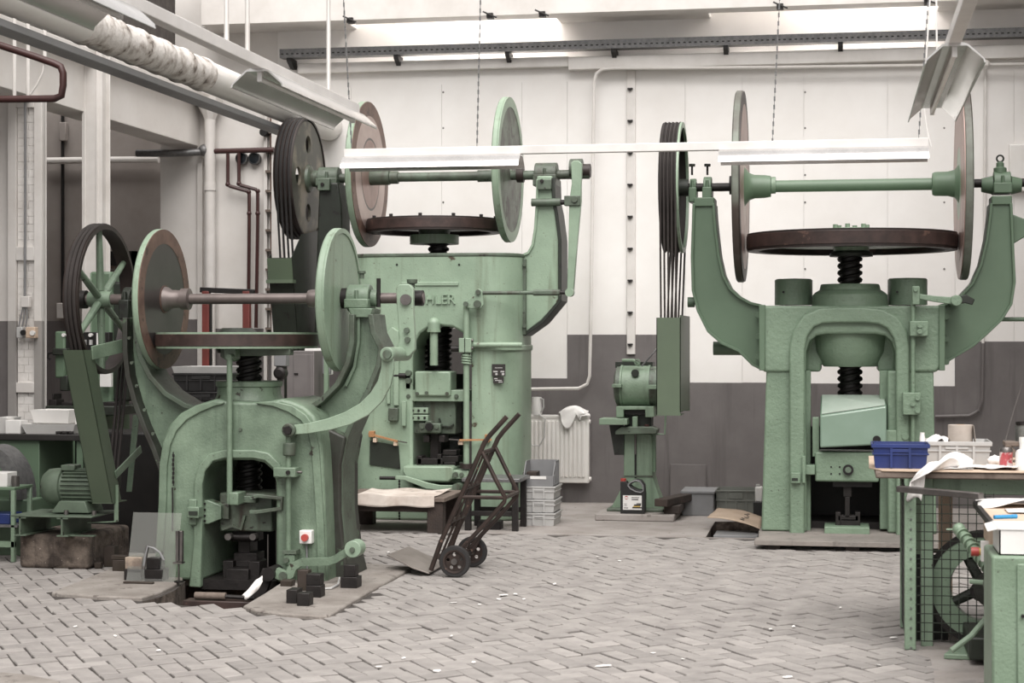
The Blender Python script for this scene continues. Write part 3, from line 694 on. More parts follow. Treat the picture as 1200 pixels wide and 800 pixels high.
# bearings, shaft
sh = W(290, 350, YC).z
def X1(px): return W(px, 350, YC).x
def bearing(par, px0, px1, Y, z, h0, h1, mat, dep=.11, r=None):
    s = S((px0+px1)/2, Y); x0, x1 = W(px0, 350, Y).x, W(px1, 350, Y).x; r = r or (x1 - x0) * .45
    be = MB().box(x0, x1, Y - dep, Y + dep, z - h1 * s, z - .005).build('bearing_block', mat, par, bevel=.008)
    MB().cyl((x0 + .006, Y, z), (x1 - .006, Y, z), h0 * s * .95, n=28).build('bearing_cap', mat, be, bevel=.006)
    for yy in (-1, 1):
        MB().cyl(((x0+x1)/2, Y + yy * dep * .8, z - .01), ((x0+x1)/2, Y + yy * dep * .8, z + .05), .014, n=6).build('cap_bolt', mat, be)
    return be
bearing(ps, 408, 436, YC, sh, 17, 12, 'green1')
bearing(ps, 146, 158, YC, sh, 15, 24, 'greendk')
MB().pp([(408, 361), (436, 361), (434, 372), (412, 372)], YC - .12, YC + .12).build('bearing_seat', 'green1', ps, bevel=.006)
MB().cyl((X1(100), YC, sh), (X1(497), YC, sh), 6.2 * S(290, YC), n=24).build('shaft', 'shaft', ps)
MB().cyl((X1(436), YC, sh), (X1(443), YC, sh), 10 * s_, n=24).build('shaft_collar', 'green1', ps)
MB().cyl((X1(466), YC, sh), (X1(472), YC, sh), 9 * s_, n=24).build('shaft_collar', 'shaft', ps)
MB().cyl((X1(486), YC, sh), (X1(496), YC, sh), 9 * s_, n=24).build('shaft_collar', 'darksteel', ps)
MB().cyl((X1(445), YC - .03, sh + .13), (X1(445), YC - .03, sh - .06), .014, n=10).build('oil_pipe', 'darksteel', ps)
MB().lathe((X1(424), YC, sh + .13), (0, 0, 1), [(.016, 0), (.016, .03), (.026, .035), (.026, .05), (1e-5, .05)], 12).build('oil_cup', 'greenold', ps)
# discs and the horizontal flywheel
R1 = 82 * S(190, YC)
disc(ps, X1(189), YC, sh, R1, .045, 'green2', [(R1*.79, R1*.995, 'rustface', .004), (R1*.2, R1*.79, 'greyface', .002), (.02, R1*.2, 'rustface', .006)], 1, hub=[(.085, .03), (.08, .05), (.062, .075), (.06, .14), (.072, .145), (.072, .2), (.05, .205)])
R1b = 84 * S(397, YC)
disc(ps, X1(397), YC, sh - .01, R1b, .05, 'green2', [(R1b*.93, R1b*.995, 'green2', .008)], 1)
MB().lathe((X1(365), YC, sh), (1, 0, 0), [(.055, -.02), (.06, 0), (.06, .04), (.1, .06), (1e-5, .06)], 24).build('hub', 'shaft', ps)
MB().cyl((X1(400), YC, sh), (X1(409), YC, sh), 12 * s_, n=24).build('hub', 'darksteel', ps)
def flywheel(par, px, y0, y1, Y, Rpx, rim, lip, webm, spokes=0, under=0.0):
    c = W(px, y0, Y); z1 = c.z; z0 = W(px, y1, Y).z; R = Rpx * S(px, Y); h = z1 - z0
    f = MB().lathe((c.x, Y, 0), (0, 0, 1), [(R-.002, z0 + h*.14), (R, z0 + h*.16), (R, z1 - h*.14), (R-.002, z1-h*.12), (R-.09, z1 - h*.12), (R-.09, z0 + h*.14)], 80, True).build('flywheel_rim', rim, par)
    for a, b in ((z0, z0 + h*.14), (z1 - h*.12, z1)):
        MB().lathe((c.x, Y, 0), (0, 0, 1), [(R-.006, a), (R-.006, b), (R-.1, b), (R-.1, a)], 80, True).build('rim_edge', lip, f)
    MB().lathe((c.x, Y, 0), (0, 0, 1), [(R-.08, z0 + h*.35), (R-.08, z1 - h*.3), (.1, z1 - h*.2), (.1, z0 + h*.2)], 64, True).build('web', webm, f)
    MB().lathe((c.x, Y, 0), (0, 0, 1), [(.05, z0 - .03), (.13, z0 - .03), (.14, z0), (.14, z1), (.1, z1 + .03), (1e-5, z1 + .03)], 32).build('hub', webm, f)
    return f, c.x, z0, z1, R
f, fx, fz0, fz1, fR = flywheel(ps, 278, 389.5, 408, YC, 95, 'leather', 'green2', 'greendk')
# striker arm over the neck with its rod
MB().pp([(258, 407), (340, 408), (340, 416), (300, 417), (270, 417), (262, 420), (258, 418)], YF + .12, YF + .2).build('striker_arm', 'greenold', ps, bevel=.006)
MB().pp([(262, 408), (276, 408), (276, 421), (270, 424), (262, 421)], YF + .02, YF + .12).build('rod_head', 'green1', ps, bevel=.008)
yr = YF - .035
r_ = MB(); p = W(269, 420, yr); q = W(271, 590, yr); r_.cyl((p.x, yr, p.z), (p.x, yr, q.z), 3.3 * s_, n=14); r_.build('striker_rod', 'green1', ps)
MB().cyl((p.x, YF + .06, p.z + .01), (p.x, yr - .02, p.z + .01), .02, n=12).build('rod_pin', 'green1', ps)
# link fork, curved lever and control rod on the right
Yk = YC - .12
MB().pp([(464, 337), (468, 333), (480, 333), (484, 338), (484, 360), (486, 398), (486, 410), (480, 417), (468, 419), (458, 422), (455, 414), (466, 404), (468, 398), (465, 360)], Yk - .05, Yk).build('link_plate', 'green2', ps, bevel=.006)
for a, b in ((475, 351),): ycyl(MB(), a, b, Yk - .075, Yk, 6.5).build('link_pin', 'steel', ps)
for a, b in ((477, 387), (478, 398)): bolt(ps, a, b, Yk - .05, .02, .025, 'greenold', 10)
pc = W(483, 338, YC - .05); MB().lathe(pc, (0, 0, 1), [(.018, 0), (.018, .03), (.034, .035), (.036, .06), (1e-5, .06)], 14).build('oil_cup', 'greenold', ps)
Yv = YF - .09
ycyl(MB(), 453, 415, Yv - .03, YC, 8.5).build('pivot_boss', 'green2', ps, bevel=.006)
ycyl(MB(), 453, 415, Yv - .06, Yv, 5).build('pivot_nut', 'greenold', ps)
MB().strip([(454, 418), (454, 432), (450, 449), (441, 465), (427, 479), (407, 490), (385, 497), (360, 502), (338, 504)], [14, 15, 16, 17, 17, 16, 14, 12, 11], Yv, Yv + .028).build('curved_lever', 'green2', ps, bevel=.004)
ycyl(MB(), 337.5, 504, Yv - .04, YF + .02, 8).build('pivot_boss', 'greenold', ps, bevel=.006); bolt(ps, 337.5, 504, Yv - .04, .03, .025, 'darksteel')
yq = YF - .07
pcyl(MB(), 338, 505, 668, yq, 3.3, 14).build('control_rod', 'green1', ps)
pcyl(MB(), 339, 518, 534, yq, 7.5).build('rod_collar', 'greenold', ps, bevel=.01)
MB().pb(320, 346, 548, 559, yq - .05, YF + .01).build('rod_clamp', 'green1', ps, bevel=.006); ycyl(MB(), 337, 553.5, yq - .065, yq, 2.5).build('bolt', 'darksteel', ps)
hcyl(MB(), 346, 354, 553, yq, 1.6).build('clamp_screw', 'steel', ps)
MB().pb(331, 347, 645, 649, yq - .04, yq + .05).build('rod_stop', 'greenold', ps)
MB().pb(332, 345, 650, 662, yq - .03, YF).build('rod_guide', 'green1', ps, bevel=.006); bolt(ps, 336, 656, yq - .03, .02, .02, 'greenold')
# pedal
Yd = YF - .16
MB().strip([(322, 671), (334, 676), (339, 673), (343, 664), (352, 659), (384, 658), (393, 655), (402, 649), (409, 645)], [12, 12, 11, 10, 9, 9, 9, 9, 9], Yd, Yd + .05).build('pedal_lever', 'green1', ps, bevel=.008)
ycyl(MB(), 413, 643.5, Yd - .04, Yd + .09, 10, 28).build('pedal_disc', 'green2', ps, bevel=.004); bolt(ps, 413, 644, Yd - .04, .018, .015, 'greenold', 10)
ycyl(MB(), 314, 673, Yd - .03, YF + .1, 8).build('pedal_pivot', 'darksteel', ps); ycyl(MB(), 331, 675, Yd - .02, Yd + .08, 5).build('pedal_pivot', 'greenold', ps)
MB().strip([(314, 668), (306, 690), (296, 703), (285, 708)], [14, 14, 11, 8], Yd + .02, Yd + .06).build('pedal_link', 'darksteel', ps, bevel=.004)
# ram and tooling in the window
Yw = YF + .1
MB().pb(257, 319, 578, 622, Yw, Yw + .35).build('ram', 'greenold', ps, bevel=.012)
MB().strip([(292, 600), (300, 600), (329, 596), (330, 584), (302, 581), (292, 584)], 4.5, YF - .03, Yw).build('ram_bracket', 'greenold', ps, bevel=.004)
MB().strip([(260, 620), (272, 616), (282, 620), (286, 604)], 3, Yw - .03, Yw).build('ram_rib', 'greenold', ps)
MB().pb(268, 279, 577, 592, YF - .06, Yw).build('rod_nut', 'green1', ps, bevel=.008)
MB().pb(270, 300, 581, 589, Yw - .05, Yw).build('ram_lug', 'greenold', ps, bevel=.006)
MB().pp([(236, 586), (244, 586), (259, 592), (259, 608), (244, 614), (236, 614)], YF + .02, YF + .12).build('guide_wedge', 'green1', ps, bevel=.006)
MB().pb(258, 268, 590, 608, Yw - .04, Yw).build('guide_plate', 'greenold', ps, bevel=.004)
for b in (590, 597, 604, 610): bolt(ps, 240, b, YF + .02, .009, .01, 'darksteel')
MB().pb(219, 233, 594, 607, YF - .09, YF).build('guide_clamp', 'green1', ps, bevel=.006); MB().pb(221, 230, 585, 615, YF - .04, YF).build('guide_bracket', 'green1', ps, bevel=.006)
MB().pb(221, 231, 599, 603, YF - .1, YF - .05).build('clamp_slot', 'greendk', ps)
hcyl(MB(), 264, 304, 629, Yw + .03, 4).build('clamp_bar', 'darksteel', ps)
for a in (267, 296): ycyl(MB(), a, 629, Yw - .04, Yw + .02, 4).build('clamp_nut', 'steel', ps)
for a0, a1, b0, b1, d in ((272, 300, 622, 634, .1), (279, 293, 634, 648, .13), (274, 301, 648, 657, .1), (276, 302, 657, 664, .08), (264, 291, 667, 682, -.04), (261, 273, 657, 681, .05), (291, 304, 658, 680, .0)):
    o_ = MB().pb(a0, a1, b0, b1, Yw + d, Yw + d + .16); 
    o_.build('die_block', 'darksteel', ps, bevel=.004)
# the table of the press spans the pit under the window
t_ = MB().pb(236, 324, 681, 690, YF + .02, YB); t_.build('press_table', 'darksteel', ps)
MB().pb(237, 323, 540, 681, YB - .03, YB + .0).build('rear_guard', 'black', ps)
ycyl(MB(), 313, 0, Yw, Yw, 1) if False else None
pcyl(MB(), 314, 626, 664, YF + .05, .9, 8).build('gauge_rod', 'steel', ps)
# push button box and its cable
bb = MB().pb(350.5, 365, 621.5, 637, YF - .06, YF + .005).build('button_box', 'whitepl', ps, bevel=.006)
ycyl(MB(), 356.5, 630, YF - .085, YF - .06, 4.2, 20).build('button', 'brightred', bb)
MB().tube([W(359, 637, YF - .025), W(359.5, 645, YF - .02), W(360, 672, YF - .02)], .006, 6).build('cable', 'grey', bb)
# chain and hook on the left of the face
chn = MB()
for i in range(15):
    p = W(203 + .2 * math.sin(i), 531 + i * 2.6, YF - .03); chn.cbox(p, (.014 if i % 2 else .006, .006, .018))
chn.build('chain', 'darksteel', ps)
MB().tube([W(202, 571, YF - .03), W(202.4, 590, YF - .03), W(202, 622, YF - .03)], .005, 6).build('chain_rod', 'darksteel', ps)
bolt(ps, 282, 503, YF, .012, .012, 'greenold', 12)

# spoked belt pulley, belts, guard
zp = W(116, 335, YC).z; XPu = W(118, 335, YC).x; Rp = 87 * S(116, YC)
zp = sh; 
pl_ = Vector((XPu, YC, zp))
pr = [(Rp-.03, -.052), (Rp, -.052)]
for k in range(3): a = -.046 + k * .032; pr += [(Rp + .003, a), (Rp + .003, a + .02), (Rp - .008, a + .023), (Rp - .008, a + .029)]
pr += [(Rp, .052), (Rp - .03, .052), (Rp - .022, 0)]
pu = MB().lathe(pl_, (1, 0, 0), pr, 72, True).build('belt_pulley', 'brownrim', ps)
MB().lathe(pl_, (1, 0, 0), [(.03, -.08), (.052, -.08), (.056, -.04), (.062, 0), (.056, .04), (.052, .08), (.03, .08)], 24, True).build('hub', 'green1', pu)
MB().cyl((XPu - .2, YC, zp), (XPu - .1, YC, zp), .062, n=20).build('shaft_end', 'darksteel', pu)
for k in range(6):
    a = PI / 2 + k * PI / 3 + .06; e = Vector((0, math.cos(a), math.sin(a)))
    MB().cyl(pl_ + e * .06, pl_ + e * (Rp - .02), .027, .02, 10).build('spoke', 'green1', pu)
# motor pulley behind the guard's foot
XG0 = W(73, 410, YC - .5).x; XG1 = XG0 + .145
Yt0 = YC - .5; Yb0 = Yat(108, XG0)
zg1 = W(73, 410, Yt0).z; zg0 = W(108, 589, Yb0).z
cm = Vector((Yb0 + .13, zg0 + .14)); c1 = Vector((YC, zp))
belts(ps, XPu, .085, 3, c1, Rp - .005, cm, .085, .011)
MB().lathe((XPu, cm.x, cm.y), (1, 0, 0), [(.02, -.07), (.08, -.07), (.08, .07), (.02, .07)], 24, True).build('motor_pulley', 'darksteel', ps)
gd = .16
gu = MB()
def gp_(f, dy, x): return (x, Yt0 + (Yb0 - Yt0) * f + dy, zg1 + (zg0 - zg1) * f)
XG2 = max(XG1, XPu + .065)
tn = .005
gu.add([gp_(0, 0, XG0), gp_(0, 0, XG2), gp_(1, 0, XG2), gp_(1, 0, XG0), gp_(0, tn, XG0), gp_(0, tn, XG2), gp_(1, tn, XG2), gp_(1, tn, XG0)], [(0,1,2,3), (7,6,5,4), (0,4,5,1), (1,5,6,2), (2,6,7,3), (3,7,4,0)])
for x in (XG0, XG2 - tn):
    gu.add([gp_(0, 0, x), gp_(0, gd, x), gp_(1, gd, x), gp_(1, 0, x), gp_(0, 0, x + tn), gp_(0, gd, x + tn), gp_(1, gd, x + tn), gp_(1, 0, x + tn)], [(0,1,2,3), (7,6,5,4), (0,4,5,1), (1,5,6,2), (2,6,7,3), (3,7,4,0)])
gu.box(XG0, XG2, Yb0, Yb0 + gd + .1, zg0 - .004, zg0)
gg = gu.build('belt_guard', 'guard', ps)
MB().bar(gp_(.02, gd - .04, XG2 + .004), (W(147, 405, YC).x, YC - .05, W(147, 405, YC).z), .012, .09).build('guard_strap', 'green1', gg, bevel=.003)
MB().bar(gp_(.82, gd - .03, XG2 + .004), (XG2 + .03, YC + .42, W(160, 526, YC + .4).z), .01, .055).build('guard_strap', 'green1', gg, bevel=.003)
MB().ext([W(148, 576, YC + .35), W(154, 576, YC + .35), W(163, 486, YC + .42), W(156, 486, YC + .42)], (0, .01, 0)).build('rear_guard_plate', 'green1', gg)
MB().bar((XG2 + .004, Yb0 + .06, zg0 + .12), (XG2 + .004, Yb0 + .06, zg0 - .13), .006, .03, (1, 0, 0)).build('guard_foot', 'green1', gg)
MB().bar((XG2 + .004, Yb0 + .06, zg0 - .13), (XG2 - .2, Yb0 + .06, zg0 - .14), .03, .006).build('guard_foot', 'green1', gg)

mt['motorgreen'] = M('motor_paint_shaded', (95, 109, 93), (74, 85, 72), .5, scale=6, chip=(47, 44, 39), chipt=.64, chips=12)  # darkened to stand in for the weaker light at the lower left
# motor on its rail frame and concrete block
Ym = cm.x; zmc = W(80, 570, Ym).z
bk = [G(22, 652), G(96, 667)]
blk = struct(MB().box(W(22, 655, 11.75).x, W(103, 662, 11.75).x, 11.75, 12.5, 0, .235).build('trim_4', 'block', bevel=.03, seg=3))
zb_ = .235
mo = thing('electric_motor', 'green finned electric motor on a steel rail frame beside the belt guard', 'motor', (W(75, 590, Ym).x, Ym, zb_))
xm0, xm1 = W(53, 570, Ym).x, W(118, 570, Ym).x; rm = .125
zm = max(zmc, zb_ + .14 + rm + .02)
mc = (0, Ym, zm)
MB().lathe((xm0, Ym, zm), (1, 0, 0), [(1e-5, 0), (rm*.75, .005), (rm*.97, .04), (rm*1.02, .09), (rm*1.02, .14), (rm*.96, .145)], 36).build('fan_cowl', 'motorgreen', mo)
mb_ = MB().cyl((xm0 + .1, Ym, zm), (xm1, Ym, zm), rm * .88, n=36).build('motor_body', 'motorgreen', mo)
for k in range(26):
    a = 2 * PI * k / 26 + .05; e = Vector((0, math.cos(a), math.sin(a)))
    if e.z < -.75: continue
    c = Vector(((xm0 + .15 + xm1) / 2, Ym, zm)) + e * rm * .94; t_ = Vector((0, -e.z, e.y))
    f_ = MB(); L_ = (xm1 - xm0 - .17)
    a0 = c - Vector((L_/2, 0, 0)); f_.ext([a0 - t_*.004 - e*.02, a0 + t_*.004 - e*.02, a0 + t_*.003 + e*.012, a0 - t_*.003 + e*.012], (L_, 0, 0)); f_.build('cooling_fin', 'motorgreen', mo)
MB().cyl((xm1, Ym, zm), (XPu + .06, Ym, zm), .02, n=12).build('motor_shaft', 'shaft', mo)
MB().box(xm0 + .14, xm0 + .24, Ym - .06, Ym + .06, zm + rm * .9, zm + rm * .9 + .04).build('terminal_box', 'motorgreen', mo, bevel=.006)
m = MB(); zr = zb_ + .14
m.prism([(xm0 + .16, zm - rm*.7), (xm1 - .06, zm - rm*.7), (xm1 - .03, zr + .01), (xm0 + .1, zr + .01)], Ym - .13, Ym + .13); m.build('motor_foot', 'motorgreen', mo, bevel=.006)
for a in (.1, .2): MB().cyl((xm0 + .02 + a * 2, Ym - .15, zr), (xm0 + .02 + a * 2, Ym - .15, zr + .03), .016, n=6).build('bolt', 'steel', mo)
xf0, xf1 = W(31, 590, Ym).x, W(124, 590, Ym).x
MB().box(xf0, xf1, Ym - .24, Ym + .24, zr - .012, zr).build('base_plate', 'motorgreen', mo, bevel=.004)
for f_ in (.1, .62):
    x = xf0 + (xf1 - xf0) * f_; m = MB(); m.box(x, x + .012, Ym - .24, Ym + .24, zb_ + .008, zr - .012); m.box(x - .03, x + .05, Ym - .24, Ym + .24, zb_, zb_ + .009); m.box(x - .03, x + .05, Ym - .24, Ym + .24, zr - .022, zr - .012); m.build('base_rail', 'motorgreen', mo)
MB().box(xf0 + .35, xf1 + .0, Ym - .2, Ym - .16, zb_, zb_ + .008).build('base_rail', 'motorgreen', mo)
# ---------------------------------------------------------------- middle press (large, with cast lettering)
Y2F, Y2C, Y2B = 15.5, 16.0, 16.5
p2 = thing('friction_press', 'large pale green friction press with raised lettering behind the sack truck', 'press', (W(512, 600, Y2C).x, Y2C, 0))
xl, xr = W(411, 400, Y2C - .2).x, W(613, 400, Y2C - .2).x
zt2 = W(512, 298, Y2F).z
def rrect(x0, x1, y0, y1, r, k=8):
    pts = []
    for cx_, cy_, a0 in ((x1 - r, y0 + r, -PI/2), (x1 - r, y1 - r, 0), (x0 + r, y1 - r, PI/2), (x0 + r, y0 + r, PI)):
        for i in range(k + 1):
            t = a0 + PI / 2 * i / k; pts.append((cx_ + r * math.cos(t), cy_ + r * math.sin(t)))
    return pts
hb = MB().prismz(rrect(xl, xr, Y2F, Y2B, .3), 0, zt2).build('housing', 'green2', p2, bevel=.02)
op = [(474, 574), (474, 420), (476, 402), (483, 390), (494, 383), (505, 381), (522, 383), (534, 390), (541, 402), (544, 420), (544, 574)]
cut(hb, MB().pp(op, Y2F - .3, Y2B + .3))
# the rear of the hole is closed below the clear gap round the screw
MB().pb(470, 548, 438, 576, Y2B - .06, Y2B - .02).build('rear_plate', 'greendk', p2)
MB().prismz(rrect(xl - .006, xr + .006, Y2F - .006, Y2B + .006, .3), zt2 - .02, zt2 + .012).build('top_plate', 'greenold', p2, bevel=.008)
lb = MB().prismz(rrect(xl - .012, xr + .012, Y2F - .012, Y2B + .012, .3), W(580, 411, Y2F).z, W(580, 404, Y2F).z).build('belt_moulding', 'green2', p2, bevel=.008)
cut(lb, MB().pp(op, Y2F - .3, Y2B + .3))
MB().pb(470, 537, 330, 335, Y2F - .012, Y2F + .01).build('cast_ridge', 'green2', p2, bevel=.005)
for a in (465, 538): ycyl(MB(), a, 310, Y2F - .004, Y2F + .02, 1.3, 12).build('oil_hole', 'black', p2)
xe = W(534, 352, Y2F).x
ttl = text('cast_lettering', 'B\u00dcHLER', 17.2 * S(510, Y2F), 'green2', p2, Matrix.Translation((xe, Y2F - .006, W(510, 351, Y2F).z)) @ FRONT @ Matrix.Scale(.9, 4, (1, 0, 0)), .012, 'RIGHT')
# nameplates
for i, (a0, a1, b0, b1) in enumerate(((576.5, 592, 426.5, 440.5), (578, 590, 441.5, 449))):
    n_ = MB().pb(a0, a1, b0, b1, Y2F - .008, Y2F + .004).build('nameplate', 'black_ink', p2)
    if i == 0:
        for q in ((578, 583, 434.5, 436), (586.5, 591, 434.5, 436), (580.5, 583, 437, 439.4), (588, 591, 437, 439.4), (580, 589, 430.5, 431.2)): MB().pb(*q, Y2F - .0095, Y2F - .008).build('nameplate_field', 'ltgrey', n_)
    else:
        for q in ((579, 583, 443, 444), (580, 588, 445.2, 446), (584, 589, 447, 448)): MB().pb(*q, Y2F - .0095, Y2F - .008).build('nameplate_field', 'ltgrey', n_)
# screw, tube elbow, crosshead
screw(MB(), 514, 282, 299, Y2C, 12.5).build('screw_spindle', 'black', p2)
screw(MB(), 514, 381, 440, Y2C, 16.5).build('screw_spindle', 'black', p2)
Yt = Y2F - .05
c = W(508.5, 388, Yt)
m = MB(); pcyl(m, 508.5, 388, 428, Yt, 4.8); m.build('feed_tube', 'green2', p2)
m = MB(); pcyl(m, 508.5, 379, 387, Yt, 7.2); m.sphere((c.x, Yt, W(508, 379, Yt).z), 7.2 * S(508, Yt), 16); m.build('tube_dome', 'green2', p2)
pcyl(MB(), 508.5, 386, 389, Yt, 8).build('tube_collar', 'green2', p2)
MB().cyl((c.x, Yt, W(508, 380, Yt).z), (c.x, Y2F + .1, W(508, 380, Yt).z), .045, n=14).build('tube_branch', 'green2', p2)
Yx = Y2F + .04
MB().pb(486, 528, 435, 464, Yx - .06, Yx + .2).build('crosshead_cover', 'green2', p2, bevel=.014)
for a, b in ((500, 460), (489, 461), (524, 461)): bolt(p2, a, b, Yx - .06, .016, .018, 'greenold', 10)
MB().pb(474, 549, 457, 470, Yx - .03, Yx + .3).build('crosshead_bar', 'green2', p2, bevel=.006)
for a in (479, 535): bolt(p2, a, 464, Yx - .03, .02, .02, 'greenold', 8)
MB().pb(475, 482, 433, 456, Yx - .04, Yx + .1).build('guide_bracket', 'green2', p2, bevel=.006)
for b in (437, 446): ycyl(MB(), 478, b, Yx - .09, Yx, 3.4).build('guide_roller', 'greenold', p2)
hcyl(MB(), 462, 476, 440, Yx - .05, 3).build('guide_pin', 'darksteel', p2)
MB().pb(477, 534, 470, 508, Yx + .03, Yx + .3).build('ram', 'greenold', p2, bevel=.01)
for b0 in (477.5, 486):
    q = MB().pb(480, 501.5, b0, b0 + 7, Yx - .02, Yx + .05).build('clamp_plate', 'green2', p2, bevel=.005)
    for a in (483.5, 490.5, 497.5): ycyl(MB(), a, b0 + 3.5, Yx - .026, Yx - .015, 1.5, 10).build('bolt_hole', 'black', q)
MB().pp([(491, 496), (498, 496), (499, 493), (505, 493), (506, 496), (516, 496), (516, 507), (491, 507)], Yx - .06, Yx + .06).build('die_clamp', 'greenold', p2, bevel=.006)
ycyl(MB(), 502.5, 500, Yx - .1, Yx - .05, 4.6).build('clamp_nut', 'black', p2)
for a in (495, 512): bolt(p2, a, 500, Yx - .06, .02, .018, 'greenold', 8)
MB().strip([(514, 490), (517, 499), (528, 500), (531, 497)], 1.2, Yx - .01, Yx + .04).build('ram_pipe', 'greendk', p2)
MB().pb(504, 514, 507, 540, Yx + .06, Yx + .16).build('punch', 'darksteel', p2, bevel=.004)
for q in ((489, 519, 537, 544), (488, 494, 534, 546), (512, 517, 532, 546), (519, 535, 527, 533), (518, 537, 534, 541), (496, 503, 510, 518), (514, 521, 510, 518), (520, 534, 541, 546)):
    MB().pb(*q, Yx - .02, Yx + .15).build('die_block', 'darksteel', p2, bevel=.005)
for q in ((485, 497, 514, 545), (527, 538, 512, 545)): MB().pb(*q, Y2B - .1, Y2B - .07).build('die_plate', 'galv', p2)
bd = MB().pp([(472, 546), (529, 546), (531, 549), (530, 561), (526, 565), (490, 564), (475, 560), (471, 552)], Y2F - .12, Y2F + .5).build('press_bed', 'green2', p2, bevel=.015)
MB().pb(527, 549, 551, 561, Y2F - .1, Y2F + .1).build('bed_bracket', 'green2', p2, bevel=.006); bolt(p2, 534, 556, Y2F - .1, .025, .02, 'greenold', 10); bolt(p2, 541, 556, Y2F - .1, .02, .02, 'greenold', 10)
Yl = Y2F - .2
MB().strip([(463, 559.5), (474, 560), (486, 564), (500, 569), (515, 571.5), (537, 572)], [4, 5, 6, 7, 6, 7], Yl, Yl + .04).build('hand_lever', 'green2', p2, bevel=.004)
hcyl(MB(), 445, 464, 560, Yl + .02, 2.1, 12).build('lever_grip', 'darksteel', p2)
ycyl(MB(), 534, 571, Yl - .03, Y2F + .1, 4.5).build('lever_pivot', 'greenold', p2)
chn = MB()
for i in range(28):
    p = W(468, 562 + i * 1.7, Yl + .01); chn.cbox(p, (.016 if i % 2 else .007, .008, .016))
chn.build('chain', 'darksteel', p2)
# control rod with bell crank and pull rod to the right-hand lever
yk = Y2F - .06
pcyl(MB(), 546.5, 358, 545, yk, 3.6, 14).build('control_rod', 'green2', p2)
pcyl(MB(), 546.5, 543, 549, yk, 8).build('rod_foot', 'brownrim', p2)
k = MB().pb(537.5, 552, 396, 413, yk - .05, yk + .05).build('rod_clamp', 'green2', p2, bevel=.006)
MB().pb(544, 545, 396, 413, yk - .052, yk - .04).build('clamp_slot', 'greendk', k)
hcyl(MB(), 529, 538, 408.5, yk, 3.5).build('clamp_nut', 'darksteel', p2)
for b in (399, 408): hcyl(MB(), 551, 554.5, b, yk - .02, 2).build('clamp_bolt', 'steel', p2)
hcyl(MB(), 552, 612, 404, yk + .02, 3.2).build('rail', 'green2', p2)
sp = MB(); c = W(546.5, 414, yk); r = 5 * S(546, yk); z0 = W(546.5, 426, yk).z
sp.tube([(c.x + r * math.cos(i * .55), yk + r * math.sin(i * .55), c.z + (z0 - c.z) * i / 46) for i in range(47)], .009, 6).build('spring', 'green2', p2)
MB().pp([(543, 353), (547, 352), (555, 346), (557, 340), (561, 338), (565, 341), (567, 356), (564, 361), (556, 362), (545, 360)], yk - .05, yk - .02).build('bell_crank', 'green2', p2, bevel=.005)
for a, b, r in ((560, 342, 3), (545.5, 356, 3), (559, 356, 4.4)): ycyl(MB(), a, b, yk - .075, yk - .01, r, 14).build('crank_pin', 'greenold', p2)
ycyl(MB(), 559, 356, yk - .02, Y2F + .05, 3).build('crank_pivot', 'greendk', p2)
zrod = W(600, 343, yk - .035).z
MB().cyl((W(566, 343, yk - .035).x, yk - .035, zrod), (W(627, 343, yk).x, yk - .035, zrod), .017, n=12).build('pull_rod', 'greenold', p2)
MB().cyl((W(626, 343, yk).x, yk - .035, zrod), (W(657, 343, yk).x, yk - .035, zrod), .028, n=8).build('turnbuckle', 'greenold', p2)
MB().cyl((W(657, 343, yk).x, yk - .035, zrod), (W(667, 343, yk).x, yk - .035, zrod), .016, n=10).build('pull_rod', 'darksteel', p2)
ycyl(MB(), 667, 342.5, yk - .08, yk, 5).build('rod_eye', 'green2', p2)
# right-hand horn with bearing and rocking lever
Yh = Y2C - .16
MB().pp([(629, 206), (647, 206), (648, 235), (651, 248), (655, 280), (655, 352), (648, 362), (634, 376), (616, 390), (611, 390), (611, 300), (618, 297), (623, 288), (626, 268), (628, 240)], Yh, Yh + .3).build('horn', 'green2', p2, bevel=.012)
MB().strip([(612, 299), (619, 296), (624, 287), (627, 268), (629, 240), (630, 210)], 3, Yh - .02, Yh + .34).build('horn_flange', 'green2', p2, bevel=.004)
MB().strip([(648, 208), (649, 236), (652, 250), (656, 281), (656, 352), (635, 377), (614, 392)], 4, Yh - .02, Yh + .34).build('horn_flange', 'greendk', p2, bevel=.004)
MB().pb(612, 616, 303, 392, Yh - .05, Yh + .35).build('horn_mount', 'greenold', p2, bevel=.005)
for b in (310, 382): bolt(p2, 615, b, Yh - .05, .018, .02, 'greenold')
sh2 = W(512, 207, Y2C).z
X2 = lambda px: W(px, 207, Y2C).x
MB().cyl((X2(342), Y2C, sh2), (X2(691), Y2C, sh2), 5.4 * S(512, Y2C), n=24).build('shaft', 'greenold', p2)
zz = W(640, 197, Y2C).z
dz2 = 0
bearing(p2, 627, 654, Y2C, sh2, 15, 14, 'greenold', .13)
MB().pb(629.5, 646, 210, 222, Yh - .05, Yh).build('bearing_lug', 'greenold', p2, bevel=.005); bolt(p2, 635, 212, Yh - .05, .018, .016, 'darksteel')
hcyl(MB(), 623, 657, 237, Yh - .03, 4.6).build('stop_screw', 'greenold', p2); hcyl(MB(), 656, 663, 237, Yh - .03, 3).build('stop_screw_tip', 'darksteel', p2)
MB().pb(661, 680, 229, 241, Yh - .08, Yh).build('stop_lug', 'greenold', p2, bevel=.006); bolt(p2, 673.5, 233.5, Yh - .08, .03, .018, 'greenold', 14)
MB().pp([(669, 191), (672, 188), (678, 188), (682, 192), (681, 215), (681, 235), (676, 290), (672, 342), (669, 346), (665, 344), (664.5, 340), (666, 285), (667, 235), (670, 215)], Yh - .06, Yh).build('rocking_lever', 'green2', p2, bevel=.006)
hcyl(MB(), 668, 683, 198, Y2C, 12).build('lever_head', 'greenold', p2, bevel=.006)
